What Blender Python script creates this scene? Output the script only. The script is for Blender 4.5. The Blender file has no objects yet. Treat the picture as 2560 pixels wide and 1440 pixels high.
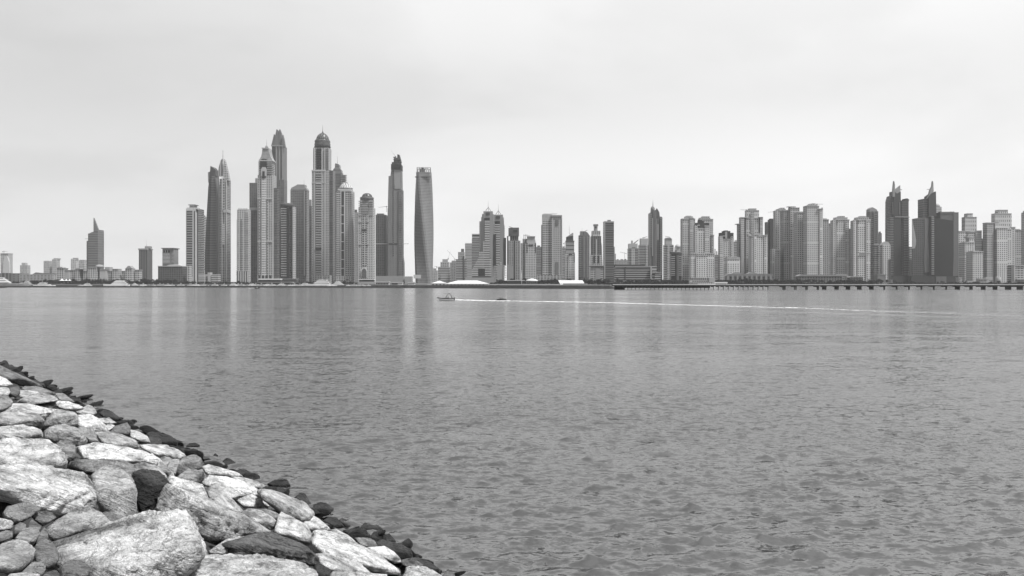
import bpy, math, random
import numpy as np
from math import radians as R
random.seed(7)
S = bpy.context.scene
COL = S.collection

# ------------------------------------------------------------------ camera
F = 2000.0            # focal length in photo pixels (photo 2560 x 1440)
HZ = 704.0            # photo row of the horizon
CH = 7.0              # camera height above the water
cam_d = bpy.data.cameras.new('camera'); cam = bpy.data.objects.new('camera', cam_d); COL.objects.link(cam)
cam_d.sensor_width = 36.0; cam_d.lens = 36.0*F/2560.0
cam_d.shift_y = -(720.0-HZ)/2560.0
cam_d.clip_start = 0.3; cam_d.clip_end = 60000
cam.location = (0, 0, CH); cam.rotation_euler = (R(90), 0, 0)
S.camera = cam
S.render.resolution_x = 1024; S.render.resolution_y = 576

# ------------------------------------------------------------------ view, sky, sun
S.render.engine = 'CYCLES'
S.view_settings.view_transform = 'Standard'; S.view_settings.look = 'None'
S.view_settings.exposure = 0.5; S.view_settings.gamma = 1.0
S.cycles.use_denoising = True
S.cycles.max_bounces = 5; S.cycles.diffuse_bounces = 2; S.cycles.glossy_bounces = 3
S.cycles.transmission_bounces = 2; S.cycles.volume_bounces = 1; S.cycles.transparent_max_bounces = 8
S.cycles.sample_clamp_indirect = 4.0; S.cycles.sample_clamp_direct = 2.0

SUN_EL, SUN_AZ = R(62), R(118)     # azimuth clockwise from the view direction (+Y)
W = bpy.data.worlds.new('World'); S.world = W; W.use_nodes = True
nt = W.node_tree; nt.nodes.clear()
def NN(nt, t, **kw):
    n = nt.nodes.new(t)
    for k, v in kw.items():
        if k == 'inp':
            for kk, vv in v.items(): n.inputs[kk].default_value = vv
        else: setattr(n, k, v)
    return n
def math_(nt, op, a, b=None, c=None, clamp=False):
    n = nt.nodes.new('ShaderNodeMath'); n.operation = op; n.use_clamp = clamp
    for i, x in enumerate((a, b, c)):
        if x is None: continue
        if isinstance(x, (int, float)): n.inputs[i].default_value = x
        else: nt.links.new(x, n.inputs[i])
    return n.outputs[0]
def ramp(nt, fac, stops, interp='LINEAR'):
    n = nt.nodes.new('ShaderNodeValToRGB'); n.color_ramp.interpolation = interp
    el = n.color_ramp.elements
    while len(el) < len(stops): el.new(0.5)
    for e, (p, v) in zip(el, stops): e.position = p; e.color = (v, v, v, 1)
    nt.links.new(fac, n.inputs[0]); return n.outputs[0]
out = NN(nt, 'ShaderNodeOutputWorld'); bg = NN(nt, 'ShaderNodeBackground'); bg.inputs[1].default_value = 0.1
sky = NN(nt, 'ShaderNodeTexSky'); sky.sky_type = 'NISHITA'; sky.sun_disc = False
sky.sun_elevation = SUN_EL; sky.sun_rotation = SUN_AZ; sky.dust_density = 4.0; sky.air_density = 1.5
bw = NN(nt, 'ShaderNodeRGBToBW'); nt.links.new(sky.outputs[0], bw.inputs[0])
tc = NN(nt, 'ShaderNodeTexCoord')
mp = NN(nt, 'ShaderNodeMapping'); mp.inputs['Scale'].default_value = (1.0, 1.0, 3.2); mp.inputs['Rotation'].default_value = (0, R(14), R(20))
nt.links.new(tc.outputs['Generated'], mp.inputs[0])
cn = NN(nt, 'ShaderNodeTexNoise'); cn.inputs['Scale'].default_value = 1.5; cn.inputs['Detail'].default_value = 5.5; cn.inputs['Roughness'].default_value = 0.5; cn.inputs['Distortion'].default_value = 0.25
nt.links.new(mp.outputs[0], cn.inputs['Vector'])
sep = NN(nt, 'ShaderNodeSeparateXYZ'); nt.links.new(tc.outputs['Generated'], sep.inputs[0])
# overcast layer: brighter low down, soft grey banks higher up; unseen zenith darkened for contrast
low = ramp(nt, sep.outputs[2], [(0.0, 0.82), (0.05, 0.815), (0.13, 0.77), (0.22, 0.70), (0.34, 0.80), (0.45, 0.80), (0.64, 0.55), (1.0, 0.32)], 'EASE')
cl = ramp(nt, cn.outputs['Fac'], [(0.32, 0.82), (0.44, 0.93), (0.52, 1.0), (0.66, 1.10)], 'EASE')
side = ramp(nt, math_(nt, 'MULTIPLY_ADD', sep.outputs[0], 0.9, 0.5), [(0.05, 0.88), (0.45, 0.97), (0.9, 1.05)], 'EASE')
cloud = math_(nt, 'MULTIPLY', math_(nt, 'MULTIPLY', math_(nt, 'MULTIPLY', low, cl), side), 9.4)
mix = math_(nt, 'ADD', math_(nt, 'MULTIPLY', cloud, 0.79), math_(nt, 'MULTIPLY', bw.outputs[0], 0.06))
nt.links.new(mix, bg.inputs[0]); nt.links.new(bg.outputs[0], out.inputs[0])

sd = bpy.data.lights.new('sun', 'SUN'); sun = bpy.data.objects.new('sun', sd); COL.objects.link(sun)
sd.energy = 5.0; sd.angle = R(9); sd.color = (1, 1, 1)
sun.rotation_euler = (R(90)-SUN_EL, 0, -SUN_AZ + math.pi)
# aim: light travels along local -Z
from mathutils import Vector, Matrix
sdir = Vector((math.cos(SUN_EL)*math.sin(SUN_AZ), math.cos(SUN_EL)*math.cos(SUN_AZ), math.sin(SUN_EL)))
sun.rotation_euler = sdir.to_track_quat('Z', 'Y').to_euler()
sun.location = sdir*500

# ------------------------------------------------------------------ helpers
def tag(o, label=None, cat=None, group=None, kind=None):
    if label: o['label'] = label
    if cat: o['category'] = cat
    if group: o['group'] = group
    if kind: o['kind'] = kind
    return o
def link(name, me, parent=None, loc=None):
    o = bpy.data.objects.new(name, me); COL.objects.link(o)
    if parent: o.parent = parent
    if loc is not None: o.location = loc
    return o
def empty(name, loc, label, cat, group=None):
    o = bpy.data.objects.new(name, None); COL.objects.link(o); o.location = loc; o.empty_display_size = 1
    return tag(o, label, cat, group)
def fastmesh(name, V, faces, uv=None, smooth=False):
    """V (n,3) array, faces (m,k) int array with constant k"""
    me = bpy.data.meshes.new(name)
    V = np.asarray(V, dtype=np.float32); faces = np.asarray(faces, dtype=np.int32)
    m, k = faces.shape
    me.vertices.add(len(V)); me.vertices.foreach_set('co', V.ravel())
    me.loops.add(m*k); me.loops.foreach_set('vertex_index', faces.ravel())
    me.polygons.add(m); me.polygons.foreach_set('loop_start', np.arange(m, dtype=np.int32)*k)
    me.polygons.foreach_set('loop_total', np.full(m, k, dtype=np.int32))
    if smooth: me.polygons.foreach_set('use_smooth', np.ones(m, dtype=bool))
    me.update(calc_edges=True); me.validate()
    if uv is not None:
        l = me.uv_layers.new(name='UVMap'); l.data.foreach_set('uv', np.asarray(uv, dtype=np.float32).ravel())
    return me
def px(x, D): return (x-1280.0)*D/F
def pz(y, D): return CH+(HZ-y)*D/F
def ray(x, y): return np.array([(x-1280.0)/F, 1.0, (HZ-y)/F])
O3 = np.array([0, 0, CH])

# --- vectorised value noise
def _h(i, j, k, s):
    n = (i*374761393 + j*668265263 + k*2147483647 + s*144665) & 0xFFFFFFFF
    n = ((n ^ (n >> 13))*1274126177) & 0xFFFFFFFF
    n = ((n ^ (n >> 16))*2246822519) & 0xFFFFFFFF
    return ((n ^ (n >> 15)) & 0xFFFFFF)/float(0xFFFFFF)*2-1
def vnoise(P, s=0):
    I = np.floor(P).astype(np.int64); f = P-I; f = f*f*f*(f*(f*6-15)+10)
    r = 0
    for a in (0, 1):
        for b in (0, 1):
            for c in (0, 1):
                w = (f[:, 0] if a else 1-f[:, 0])*(f[:, 1] if b else 1-f[:, 1])*(f[:, 2] if c else 1-f[:, 2])
                r = r + w*_h(I[:, 0]+a, I[:, 1]+b, I[:, 2]+c, s)
    return r
def fbm(P, o=4, s=0, g=0.5, ridged=False):
    r = 0; a = 1.0; t = 0
    for q in range(o):
        n = vnoise(P*(2.03**q)+17.3*q, s+q)
        if ridged: n = 1-2*np.abs(n)
        r = r+a*n; t += a; a *= g
    return r/t

# ------------------------------------------------------------------ materials
MATS = {}
def newmat(name):
    m = bpy.data.materials.new(name); m.use_nodes = True
    nt = m.node_tree; b = nt.nodes['Principled BSDF']; return m, nt, b
def plain(v, rough=0.7, spec=0.3, var=0.12, scale=0.15, metallic=0.0):
    key = ('p', v, rough, spec, var, scale, metallic)
    if key in MATS: return MATS[key]
    m, nt, b = newmat('paint_%03d' % int(v*1000))
    t = NN(nt, 'ShaderNodeTexCoord'); n = NN(nt, 'ShaderNodeTexNoise'); n.inputs['Scale'].default_value = scale; n.inputs['Detail'].default_value = 6
    nt.links.new(t.outputs['Object'], n.inputs['Vector'])
    c = math_(nt, 'MULTIPLY', math_(nt, 'MULTIPLY_ADD', n.outputs['Fac'], 2*var, 1-var), v)
    nt.links.new(c, b.inputs['Base Color'])
    b.inputs['Roughness'].default_value = rough; b.inputs['Specular IOR Level'].default_value = spec; b.inputs['Metallic'].default_value = metallic
    MATS[key] = m; return m
def facade(wall, glass, bay, floor, wf=0.5, hf=0.5, rough=0.25, vary=0.5, du=0.0, mech=0):
    """window grid laid on the walls in metres; wf/hf = glazed share; mech = every n-th storey plain"""
    key = ('f', wall, glass, round(bay, 2), round(floor, 2), wf, hf, rough, vary, du, mech)
    if key in MATS: return MATS[key]
    m, nt, b = newmat('facade')
    uv = NN(nt, 'ShaderNodeUVMap'); s = NN(nt, 'ShaderNodeSeparateXYZ'); nt.links.new(uv.outputs[0], s.inputs[0])
    U = math_(nt, 'MULTIPLY_ADD', s.outputs[0], 1.0/bay, du); Vv = math_(nt, 'MULTIPLY', s.outputs[1], 1.0/floor)
    fu = math_(nt, 'ABSOLUTE', math_(nt, 'SUBTRACT', math_(nt, 'FRACT', U), 0.5))
    fv = math_(nt, 'ABSOLUTE', math_(nt, 'SUBTRACT', math_(nt, 'FRACT', Vv), 0.5))
    mv = math_(nt, 'LESS_THAN', fv, hf/2)
    mask = mv if wf >= 1 else math_(nt, 'MULTIPLY', math_(nt, 'LESS_THAN', fu, wf/2), mv)
    if mech:
        k = math_(nt, 'FRACT', math_(nt, 'MULTIPLY', math_(nt, 'FLOOR', Vv), 1.0/mech))
        mask = math_(nt, 'MULTIPLY', mask, math_(nt, 'GREATER_THAN', k, 0.9/mech))
    cx = NN(nt, 'ShaderNodeCombineXYZ'); nt.links.new(math_(nt, 'FLOOR', U), cx.inputs[0]); nt.links.new(math_(nt, 'FLOOR', Vv), cx.inputs[1])
    wn = NN(nt, 'ShaderNodeTexWhiteNoise'); nt.links.new(cx.outputs[0], wn.inputs['Vector'])
    r3 = math_(nt, 'POWER', wn.outputs['Value'], 3.0)
    g = math_(nt, 'MULTIPLY', math_(nt, 'MULTIPLY_ADD', r3, 3.0*vary, 1-0.4*vary), glass)
    t = NN(nt, 'ShaderNodeTexCoord'); n = NN(nt, 'ShaderNodeTexNoise'); n.inputs['Scale'].default_value = 0.05; n.inputs['Detail'].default_value = 5
    nt.links.new(t.outputs['Object'], n.inputs['Vector'])
    wl = math_(nt, 'MULTIPLY', math_(nt, 'MULTIPLY_ADD', n.outputs['Fac'], 0.34, 0.83), wall)
    mx = NN(nt, 'ShaderNodeMix'); nt.links.new(mask, mx.inputs[0]); nt.links.new(wl, mx.inputs[2]); nt.links.new(g, mx.inputs[3])
    nt.links.new(mx.outputs[0], b.inputs['Base Color'])
    nt.links.new(math_(nt, 'MULTIPLY_ADD', mask, rough-0.8, 0.8), b.inputs['Roughness'])
    b.inputs['Specular IOR Level'].default_value = 0.3
    MATS[key] = m; return m

# ------------------------------------------------------------------ water (one sheet, waves as real displacement)
def build_water():
    rings = 13.0*np.exp(np.linspace(0, math.log(9000/13.0), 1650)); rings[0] = 2.0; rings[1] = 8.0
    a = np.concatenate([np.linspace(-180, -48, 26)[:-1], np.linspace(-48, 48, 1000), np.linspace(48, 180, 26)[1:]])
    a = np.radians(a)
    rr, aa = np.meshgrid(rings, a, indexing='ij')
    X = rr*np.sin(aa); Y = rr*np.cos(aa); Z = np.zeros_like(X)
    rs = np.random.RandomState(3)
    spacing = rr*0.0042
    lam = np.exp(rs.uniform(math.log(0.26), math.log(1.6), 135))
    wind = R(284)
    for L in lam:
        th = wind + rs.normal(0, 0.48)
        k = 2*math.pi/L
        amp = 0.0047*L**0.92
        ph = k*(X*math.cos(th)+Y*math.sin(th))+rs.uniform(0, 6.28)
        att = np.clip((L/spacing-2.2)/3.0, 0, 1)
        Z += (amp*att)*np.sin(ph+0.5*np.sin(ph))
    # gusts: patches of calmer and rougher water
    P = np.stack([X.ravel()*0.021, Y.ravel()*0.012, np.zeros(X.size)], 1)
    g = 0.92+0.45*vnoise(P, 5).reshape(X.shape)
    Z *= g
    kz = 0.2/Z[:900].std(); Z = (np.exp(np.clip(Z*kz, -2, 2))-1)/kz*0.9
    # stern waves either side of the speedboat's track
    A_ = np.array([-22.0, 303.0]); B_ = np.array([118.0, 140.0]); T_ = (B_-A_)/np.linalg.norm(B_-A_)
    du = (X-A_[0])*T_[0]+(Y-A_[1])*T_[1]; dn = np.abs((X-A_[0])*-T_[1]+(Y-A_[1])*T_[0])
    c0 = 4+du*0.045
    Z += 0.16*np.cos(2*math.pi*(dn-c0)/5.0)*np.exp(-((dn-c0)/3.6)**2)*np.clip((du-30)/40, 0, 1)*np.clip((230-du)/40, 0, 1)*(0.6+0.8*np.clip(vnoise(np.stack([du.ravel()*.05, dn.ravel()*.02, np.zeros(X.size)], 1), 77).reshape(X.shape), -0.6, 1))
    n, m = X.shape
    V = np.stack([X.ravel(), Y.ravel(), Z.ravel()], 1)
    i = np.arange(n-1)[:, None]*m; j = np.arange(m-1)[None, :]
    q = np.stack([i+j, i+m+j, i+m+j+1, i+j+1], -1).reshape(-1, 4)[:, ::-1]
    me = fastmesh('water', V, q, smooth=True)
    o = link('water', me); tag(o, kind='structure')
    mt, nt, b = newmat('sea_water')
    b.inputs['Base Color'].default_value = (0.028, 0.028, 0.028, 1)
    b.inputs['IOR'].default_value = 3.4; b.inputs['Roughness'].default_value = 0.13
    t = NN(nt, 'ShaderNodeTexCoord')
    def nz(sc, rot, det, rough=0.5):
        mp = NN(nt, 'ShaderNodeMapping'); mp.inputs['Scale'].default_value = sc; mp.inputs['Rotation'].default_value = (0, 0, rot)
        nt.links.new(t.outputs['Object'], mp.inputs[0])
        n = NN(nt, 'ShaderNodeTexNoise'); n.inputs['Scale'].default_value = 1; n.inputs['Detail'].default_value = det; n.inputs['Roughness'].default_value = rough
        n.inputs['Distortion'].default_value = 0.4
        nt.links.new(mp.outputs[0], n.inputs['Vector']); return n.outputs['Fac']
    def nzc(sc, rot, det, rough, dist=0.3):
        mp = NN(nt, 'ShaderNodeMapping'); mp.inputs['Scale'].default_value = sc; mp.inputs['Rotation'].default_value = (0, 0, rot)
        nt.links.new(t.outputs['Object'], mp.inputs[0])
        n = NN(nt, 'ShaderNodeTexNoise'); n.inputs['Scale'].default_value = 1; n.inputs['Detail'].default_value = det; n.inputs['Roughness'].default_value = rough
        n.inputs['Distortion'].default_value = dist
        nt.links.new(mp.outputs[0], n.inputs['Vector'])
        q = NN(nt, 'ShaderNodeVectorMath', operation='SUBTRACT'); nt.links.new(n.outputs['Color'], q.inputs[0]); q.inputs[1].default_value = (0.5, 0.5, 0.5)
        return q.outputs[0]
    def vadd(a_, b_):
        q = NN(nt, 'ShaderNodeVectorMath', operation='ADD'); nt.links.new(a_, q.inputs[0]); nt.links.new(b_, q.inputs[1]); return q.outputs[0]
    def vmul(a_, v):
        q = NN(nt, 'ShaderNodeVectorMath', operation='MULTIPLY'); nt.links.new(a_, q.inputs[0])
        if isinstance(v, tuple): q.inputs[1].default_value = v
        else: nt.links.new(v, q.inputs[1])
        return q.outputs[0]
    # small ripples tilt the surface directly; gust patches make them stronger and weaker
    rip = vadd(vmul(nzc((2.0, 4.6, 1), R(-12), 3, 0.65), (0.5, 1.6, 0)), vmul(nzc((6.0, 13.0, 1), R(10), 2, 0.6), (0.3, 0.7, 0)))
    gust = ramp(nt, nz((0.010, 0.028, 1), R(-8), 4, 0.6), [(0.32, 0.35), (0.5, 0.9), (0.68, 1.6)])
    rip = vmul(rip, gust)
    sw = vmul(nzc((0.12, 0.42, 1), R(-12), 3, 0.65, 0.6), (0.03, 0.6, 0))
    def lim(v):
        # no facet steeper than a real wind wave
        q = NN(nt, 'ShaderNodeSeparateXYZ'); nt.links.new(v, q.inputs[0]); c = NN(nt, 'ShaderNodeCombineXYZ')
        sx_ = math_(nt, 'DIVIDE', q.outputs[0], q.outputs[2]); sy_ = math_(nt, 'DIVIDE', q.outputs[1], q.outputs[2])
        nt.links.new(math_(nt, 'MINIMUM', math_(nt, 'MAXIMUM', sx_, -0.25), 0.25), c.inputs[0])
        nt.links.new(math_(nt, 'MINIMUM', math_(nt, 'MAXIMUM', math_(nt, 'SUBTRACT', sy_, 0.03), -0.56), 0.30), c.inputs[1])
        c.inputs[2].default_value = 1.0
        return c.outputs[0]
    gm = NN(nt, 'ShaderNodeNewGeometry')
    nn_ = NN(nt, 'ShaderNodeVectorMath', operation='NORMALIZE'); nt.links.new(lim(vadd(gm.outputs['Normal'], vadd(rip, sw))), nn_.inputs[0])
    nt.links.new(nn_.outputs[0], b.inputs['Normal'])
    me.materials.append(mt)
build_water()
# ------------------------------------------------------------------ near breakwater
WA = np.array([-1.6, 19.0]); WN = np.array([-0.757, -0.653]); SL = 0.49   # water edge point, inland normal, slope
WT = np.array([-0.653, 0.757])
def inland(P): return (P[..., 0]-WA[0])*WN[0]+(P[..., 1]-WA[1])*WN[1]
SN = np.array([-WN[0]*SL, -WN[1]*SL, 1.0]); SN /= np.linalg.norm(SN)
def hit(x, y, H=0.0):
    """point where the photo ray meets the slope raised by H (or the water seaward of it)"""
    d = ray(x, y)
    # z = SL*s + H
    s0 = inland(O3); ds = d[0]*WN[0]+d[1]*WN[1]
    den = d[2]-SL*ds
    t = (SL*s0+H-CH)/den if abs(den) > 1e-6 else 1e9
    if t < 0: t = 1e9
    zmin = -0.05+H
    tw = (zmin-CH)/d[2] if d[2] < 0 else 1e9
    p = O3+d*t
    if t > tw or inland(p) < 0: t = tw
    return O3+d*t

def icosphere(n):
    import bmesh
    bm = bmesh.new(); bmesh.ops.create_icosphere(bm, subdivisions=n, radius=1)
    V = np.array([v.co[:] for v in bm.verts]); Fc = np.array([[v.index for v in f.verts] for f in bm.faces]); bm.free()
    return V/np.linalg.norm(V, axis=1)[:, None], Fc
ICO = {n: icosphere(n) for n in (3, 4, 5, 6)}

def rock_material():
    m, nt, b = newmat('quarry_rock')
    t = NN(nt, 'ShaderNodeTexCoord'); oi = NN(nt, 'ShaderNodeObjectInfo')
    sh = NN(nt, 'ShaderNodeVectorMath', operation='ADD')
    sc = NN(nt, 'ShaderNodeVectorMath', operation='SCALE'); cx = NN(nt, 'ShaderNodeCombineXYZ')
    for i, k in enumerate((91.0, 57.0, 33.0)): nt.links.new(math_(nt, 'MULTIPLY', oi.outputs['Random'], k), cx.inputs[i])
    nt.links.new(t.outputs['Object'], sh.inputs[0]); nt.links.new(cx.outputs[0], sh.inputs[1])
    # strata direction turned per rock
    vr = NN(nt, 'ShaderNodeVectorRotate', rotation_type='EULER_XYZ')
    rc = NN(nt, 'ShaderNodeCombineXYZ')
    for i, (k, o_) in enumerate(((0.9, -0.2), (0.8, -0.9), (3.1, 0.0))): nt.links.new(math_(nt, 'MULTIPLY_ADD', oi.outputs['Random'], k, o_), rc.inputs[i])
    nt.links.new(sh.outputs[0], vr.inputs['Vector']); nt.links.new(rc.outputs[0], vr.inputs['Rotation'])
    def nz(scale, det, rough, stretch=None, dist=0.0):
        n = NN(nt, 'ShaderNodeTexNoise'); n.inputs['Scale'].default_value = scale; n.inputs['Detail'].default_value = det
        n.inputs['Roughness'].default_value = rough; n.inputs['Distortion'].default_value = dist
        if stretch:
            mp = NN(nt, 'ShaderNodeMapping'); mp.inputs['Scale'].default_value = stretch; nt.links.new(vr.outputs[0], mp.inputs[0]); nt.links.new(mp.outputs[0], n.inputs['Vector'])
        else: nt.links.new(vr.outputs[0], n.inputs['Vector'])
        return n.outputs['Fac']
    big = nz(1.1, 6, 0.6, None, 0.6); mid = nz(5.5, 8, 0.68); fine = nz(34, 7, 0.75); strat = nz(2.1, 7, 0.66, (0.8, 1.0, 6.5), 0.7)
    col = math_(nt, 'MULTIPLY', ramp(nt, big, [(0.34, 0.34), (0.47, 1.0), (0.66, 1.45)]), ramp(nt, mid, [(0.30, 0.42), (0.48, 0.88), (0.68, 1.25)]))
    col = math_(nt, 'MULTIPLY', col, ramp(nt, strat, [(0.34, 0.62), (0.44, 0.97), (0.58, 1.03), (0.7, 1.15)]))
    col = math_(nt, 'MULTIPLY', col, ramp(nt, fine, [(0.3, 0.45), (0.5, 1.0), (0.7, 1.5)]))
    # white calcite veins and dark hairline cracks
    v1 = math_(nt, 'ABSOLUTE', math_(nt, 'SUBTRACT', nz(1.9, 5, 0.6, None, 1.4), 0.5))
    vein = ramp(nt, v1, [(0.0, 1.0), (0.008, 0.6), (0.018, 0.0)])
    v2 = math_(nt, 'ABSOLUTE', math_(nt, 'SUBTRACT', nz(2.6, 6, 0.6, (0.8, 1.0, 2.4), 1.1), 0.52))
    crack = ramp(nt, v2, [(0.0, 1.0), (0.007, 0.7), (0.016, 0.0)])
    vm = math_(nt, 'MULTIPLY', vein, ramp(nt, nz(0.9, 2, 0.5), [(0.56, 0.0), (0.68, 0.6)]))
    al = NN(nt, 'ShaderNodeRGBToBW'); nt.links.new(oi.outputs['Color'], al.inputs[0])
    c = math_(nt, 'MULTIPLY', col, al.outputs[0])
    c = math_(nt, 'ADD', c, math_(nt, 'MULTIPLY', vm, math_(nt, 'MULTIPLY_ADD', al.outputs[0], 0.5, 0.08)))
    c = math_(nt, 'MULTIPLY', c, math_(nt, 'MULTIPLY_ADD', math_(nt, 'MULTIPLY', crack, ramp(nt, nz(1.6, 3, 0.5), [(0.54, 0.0), (0.66, 1.0)])), -0.5, 1.0))
    c = math_(nt, 'MINIMUM', c, 0.84)
    nt.links.new(c, b.inputs['Base Color'])
    b.inputs['Specular IOR Level'].default_value = 0.2
    nt.links.new(ramp(nt, al.outputs[0], [(0.05, 0.42), (0.2, 0.8)]), b.inputs['Roughness'])
    h = math_(nt, 'ADD', math_(nt, 'MULTIPLY', mid, 0.5), math_(nt, 'MULTIPLY', strat, 0.6))
    h = math_(nt, 'ADD', h, math_(nt, 'MULTIPLY', fine, 0.16)); h = math_(nt, 'SUBTRACT', h, math_(nt, 'MULTIPLY', crack, 0.10))
    bp = NN(nt, 'ShaderNodeBump'); bp.inputs['Strength'].default_value = 1.0; bp.inputs['Distance'].default_value = 0.22
    nt.links.new(h, bp.inputs['Height']); nt.links.new(bp.outputs[0], b.inputs['Normal'])
    return m
ROCK = rock_material()

def polytope(C, planes, size, seed, sub, p=14.0, amp=0.05):
    """star-shaped rock: soft intersection of half spaces (n, point) about C, then broken surface noise"""
    rs = np.random.RandomState(seed)
    N = []; Hh = []
    for n, q in planes:
        n = n/np.linalg.norm(n); h = float(np.dot(n, q-C))
        N.append(n); Hh.append(max(h, 0.03*size))
    N = np.array(N); Hh = np.array(Hh)
    D, Fc = ICO[sub]
    def rad(D, N, Hh):
        q = np.maximum(D@N.T/Hh, 0); m = q.max(1); return 1/(m*((q/m[:, None])**p).sum(1)**(1/p))
    # even out the sampling on flat rocks
    P = D*rad(D, N, Hh)[:, None]
    w, E = np.linalg.eigh(np.cov(P.T)); w = np.sqrt(np.maximum(w, 1e-6)); w = w/w.max()
    D2 = (D*np.maximum(w, 0.16))@E.T if np.linalg.det(E) > 0 else (D*np.maximum(w, 0.16))@(E*np.array([1, 1, -1])).T
    D2 /= np.linalg.norm(D2, axis=1)[:, None]
    # random chips: extra planes just inside the shell
    r0 = rad(D2, N, Hh)
    for c_ in range(46):
        k = rs.randint(len(D2)); n = D2[k]+rs.normal(0, 0.45, 3); n /= np.linalg.norm(n)
        hh = ((D2*r0[:, None])@n).max()*(rs.uniform(0.80, 0.95) if c_ < 5 else rs.uniform(0.92, 0.985))
        N = np.vstack([N, n]); Hh = np.append(Hh, hh)
    r = rad(D2, N, Hh)
    P = D2*r[:, None]
    off = rs.uniform(-50, 50, 3)
    Q = P/size
    # strata ledges + lumps
    sdv = rs.normal(0, 1, 3)*np.array([.5, .5, 1]); sdv /= np.linalg.norm(sdv)
    st = (Q@sdv)[:, None]*sdv*7.0+Q*1.6
    d = 0.4*fbm(Q*2.2+off, 3, seed)+0.35*np.sign(vnoise(Q*3.1+off, seed+3))*np.abs(vnoise(Q*3.1+off, seed+3))**0.5+0.5*fbm(Q*6+off, 4, seed+9, 0.65, True)+0.45*fbm(st+off, 3, seed+20, 0.6, True)+0.30*fbm(Q*20+off, 3, seed+31, 0.6)
    tt = (Q@sdv)*rs.uniform(5, 9)+0.9*fbm(Q*1.8+off, 3, seed+41); fr = tt-np.floor(tt)
    d = d-0.75*fr**5-0.5*np.maximum(fbm(Q*4.5+off, 3, seed+51, 0.5, True)-0.45, 0)*3
    P = P*(1+amp*d/np.maximum(np.linalg.norm(Q, axis=1), 0.25)*0.5)[:, None]
    return P, Fc

NEAR = []
def make_rock_obj(C, P, Fc, alb, label, cat='boulder', name='boulder', group=None, flat=False):
    me = fastmesh(name, P, Fc, smooth=False); me.materials.append(ROCK)
    o = link(name, me, None, tuple(C)); alb = alb*0.9 if alb > .3 else alb*0.95 if alb > .12 else alb*0.4; o.color = (alb, alb, alb, 1)
    tag(o, label, cat, group); return o

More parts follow.
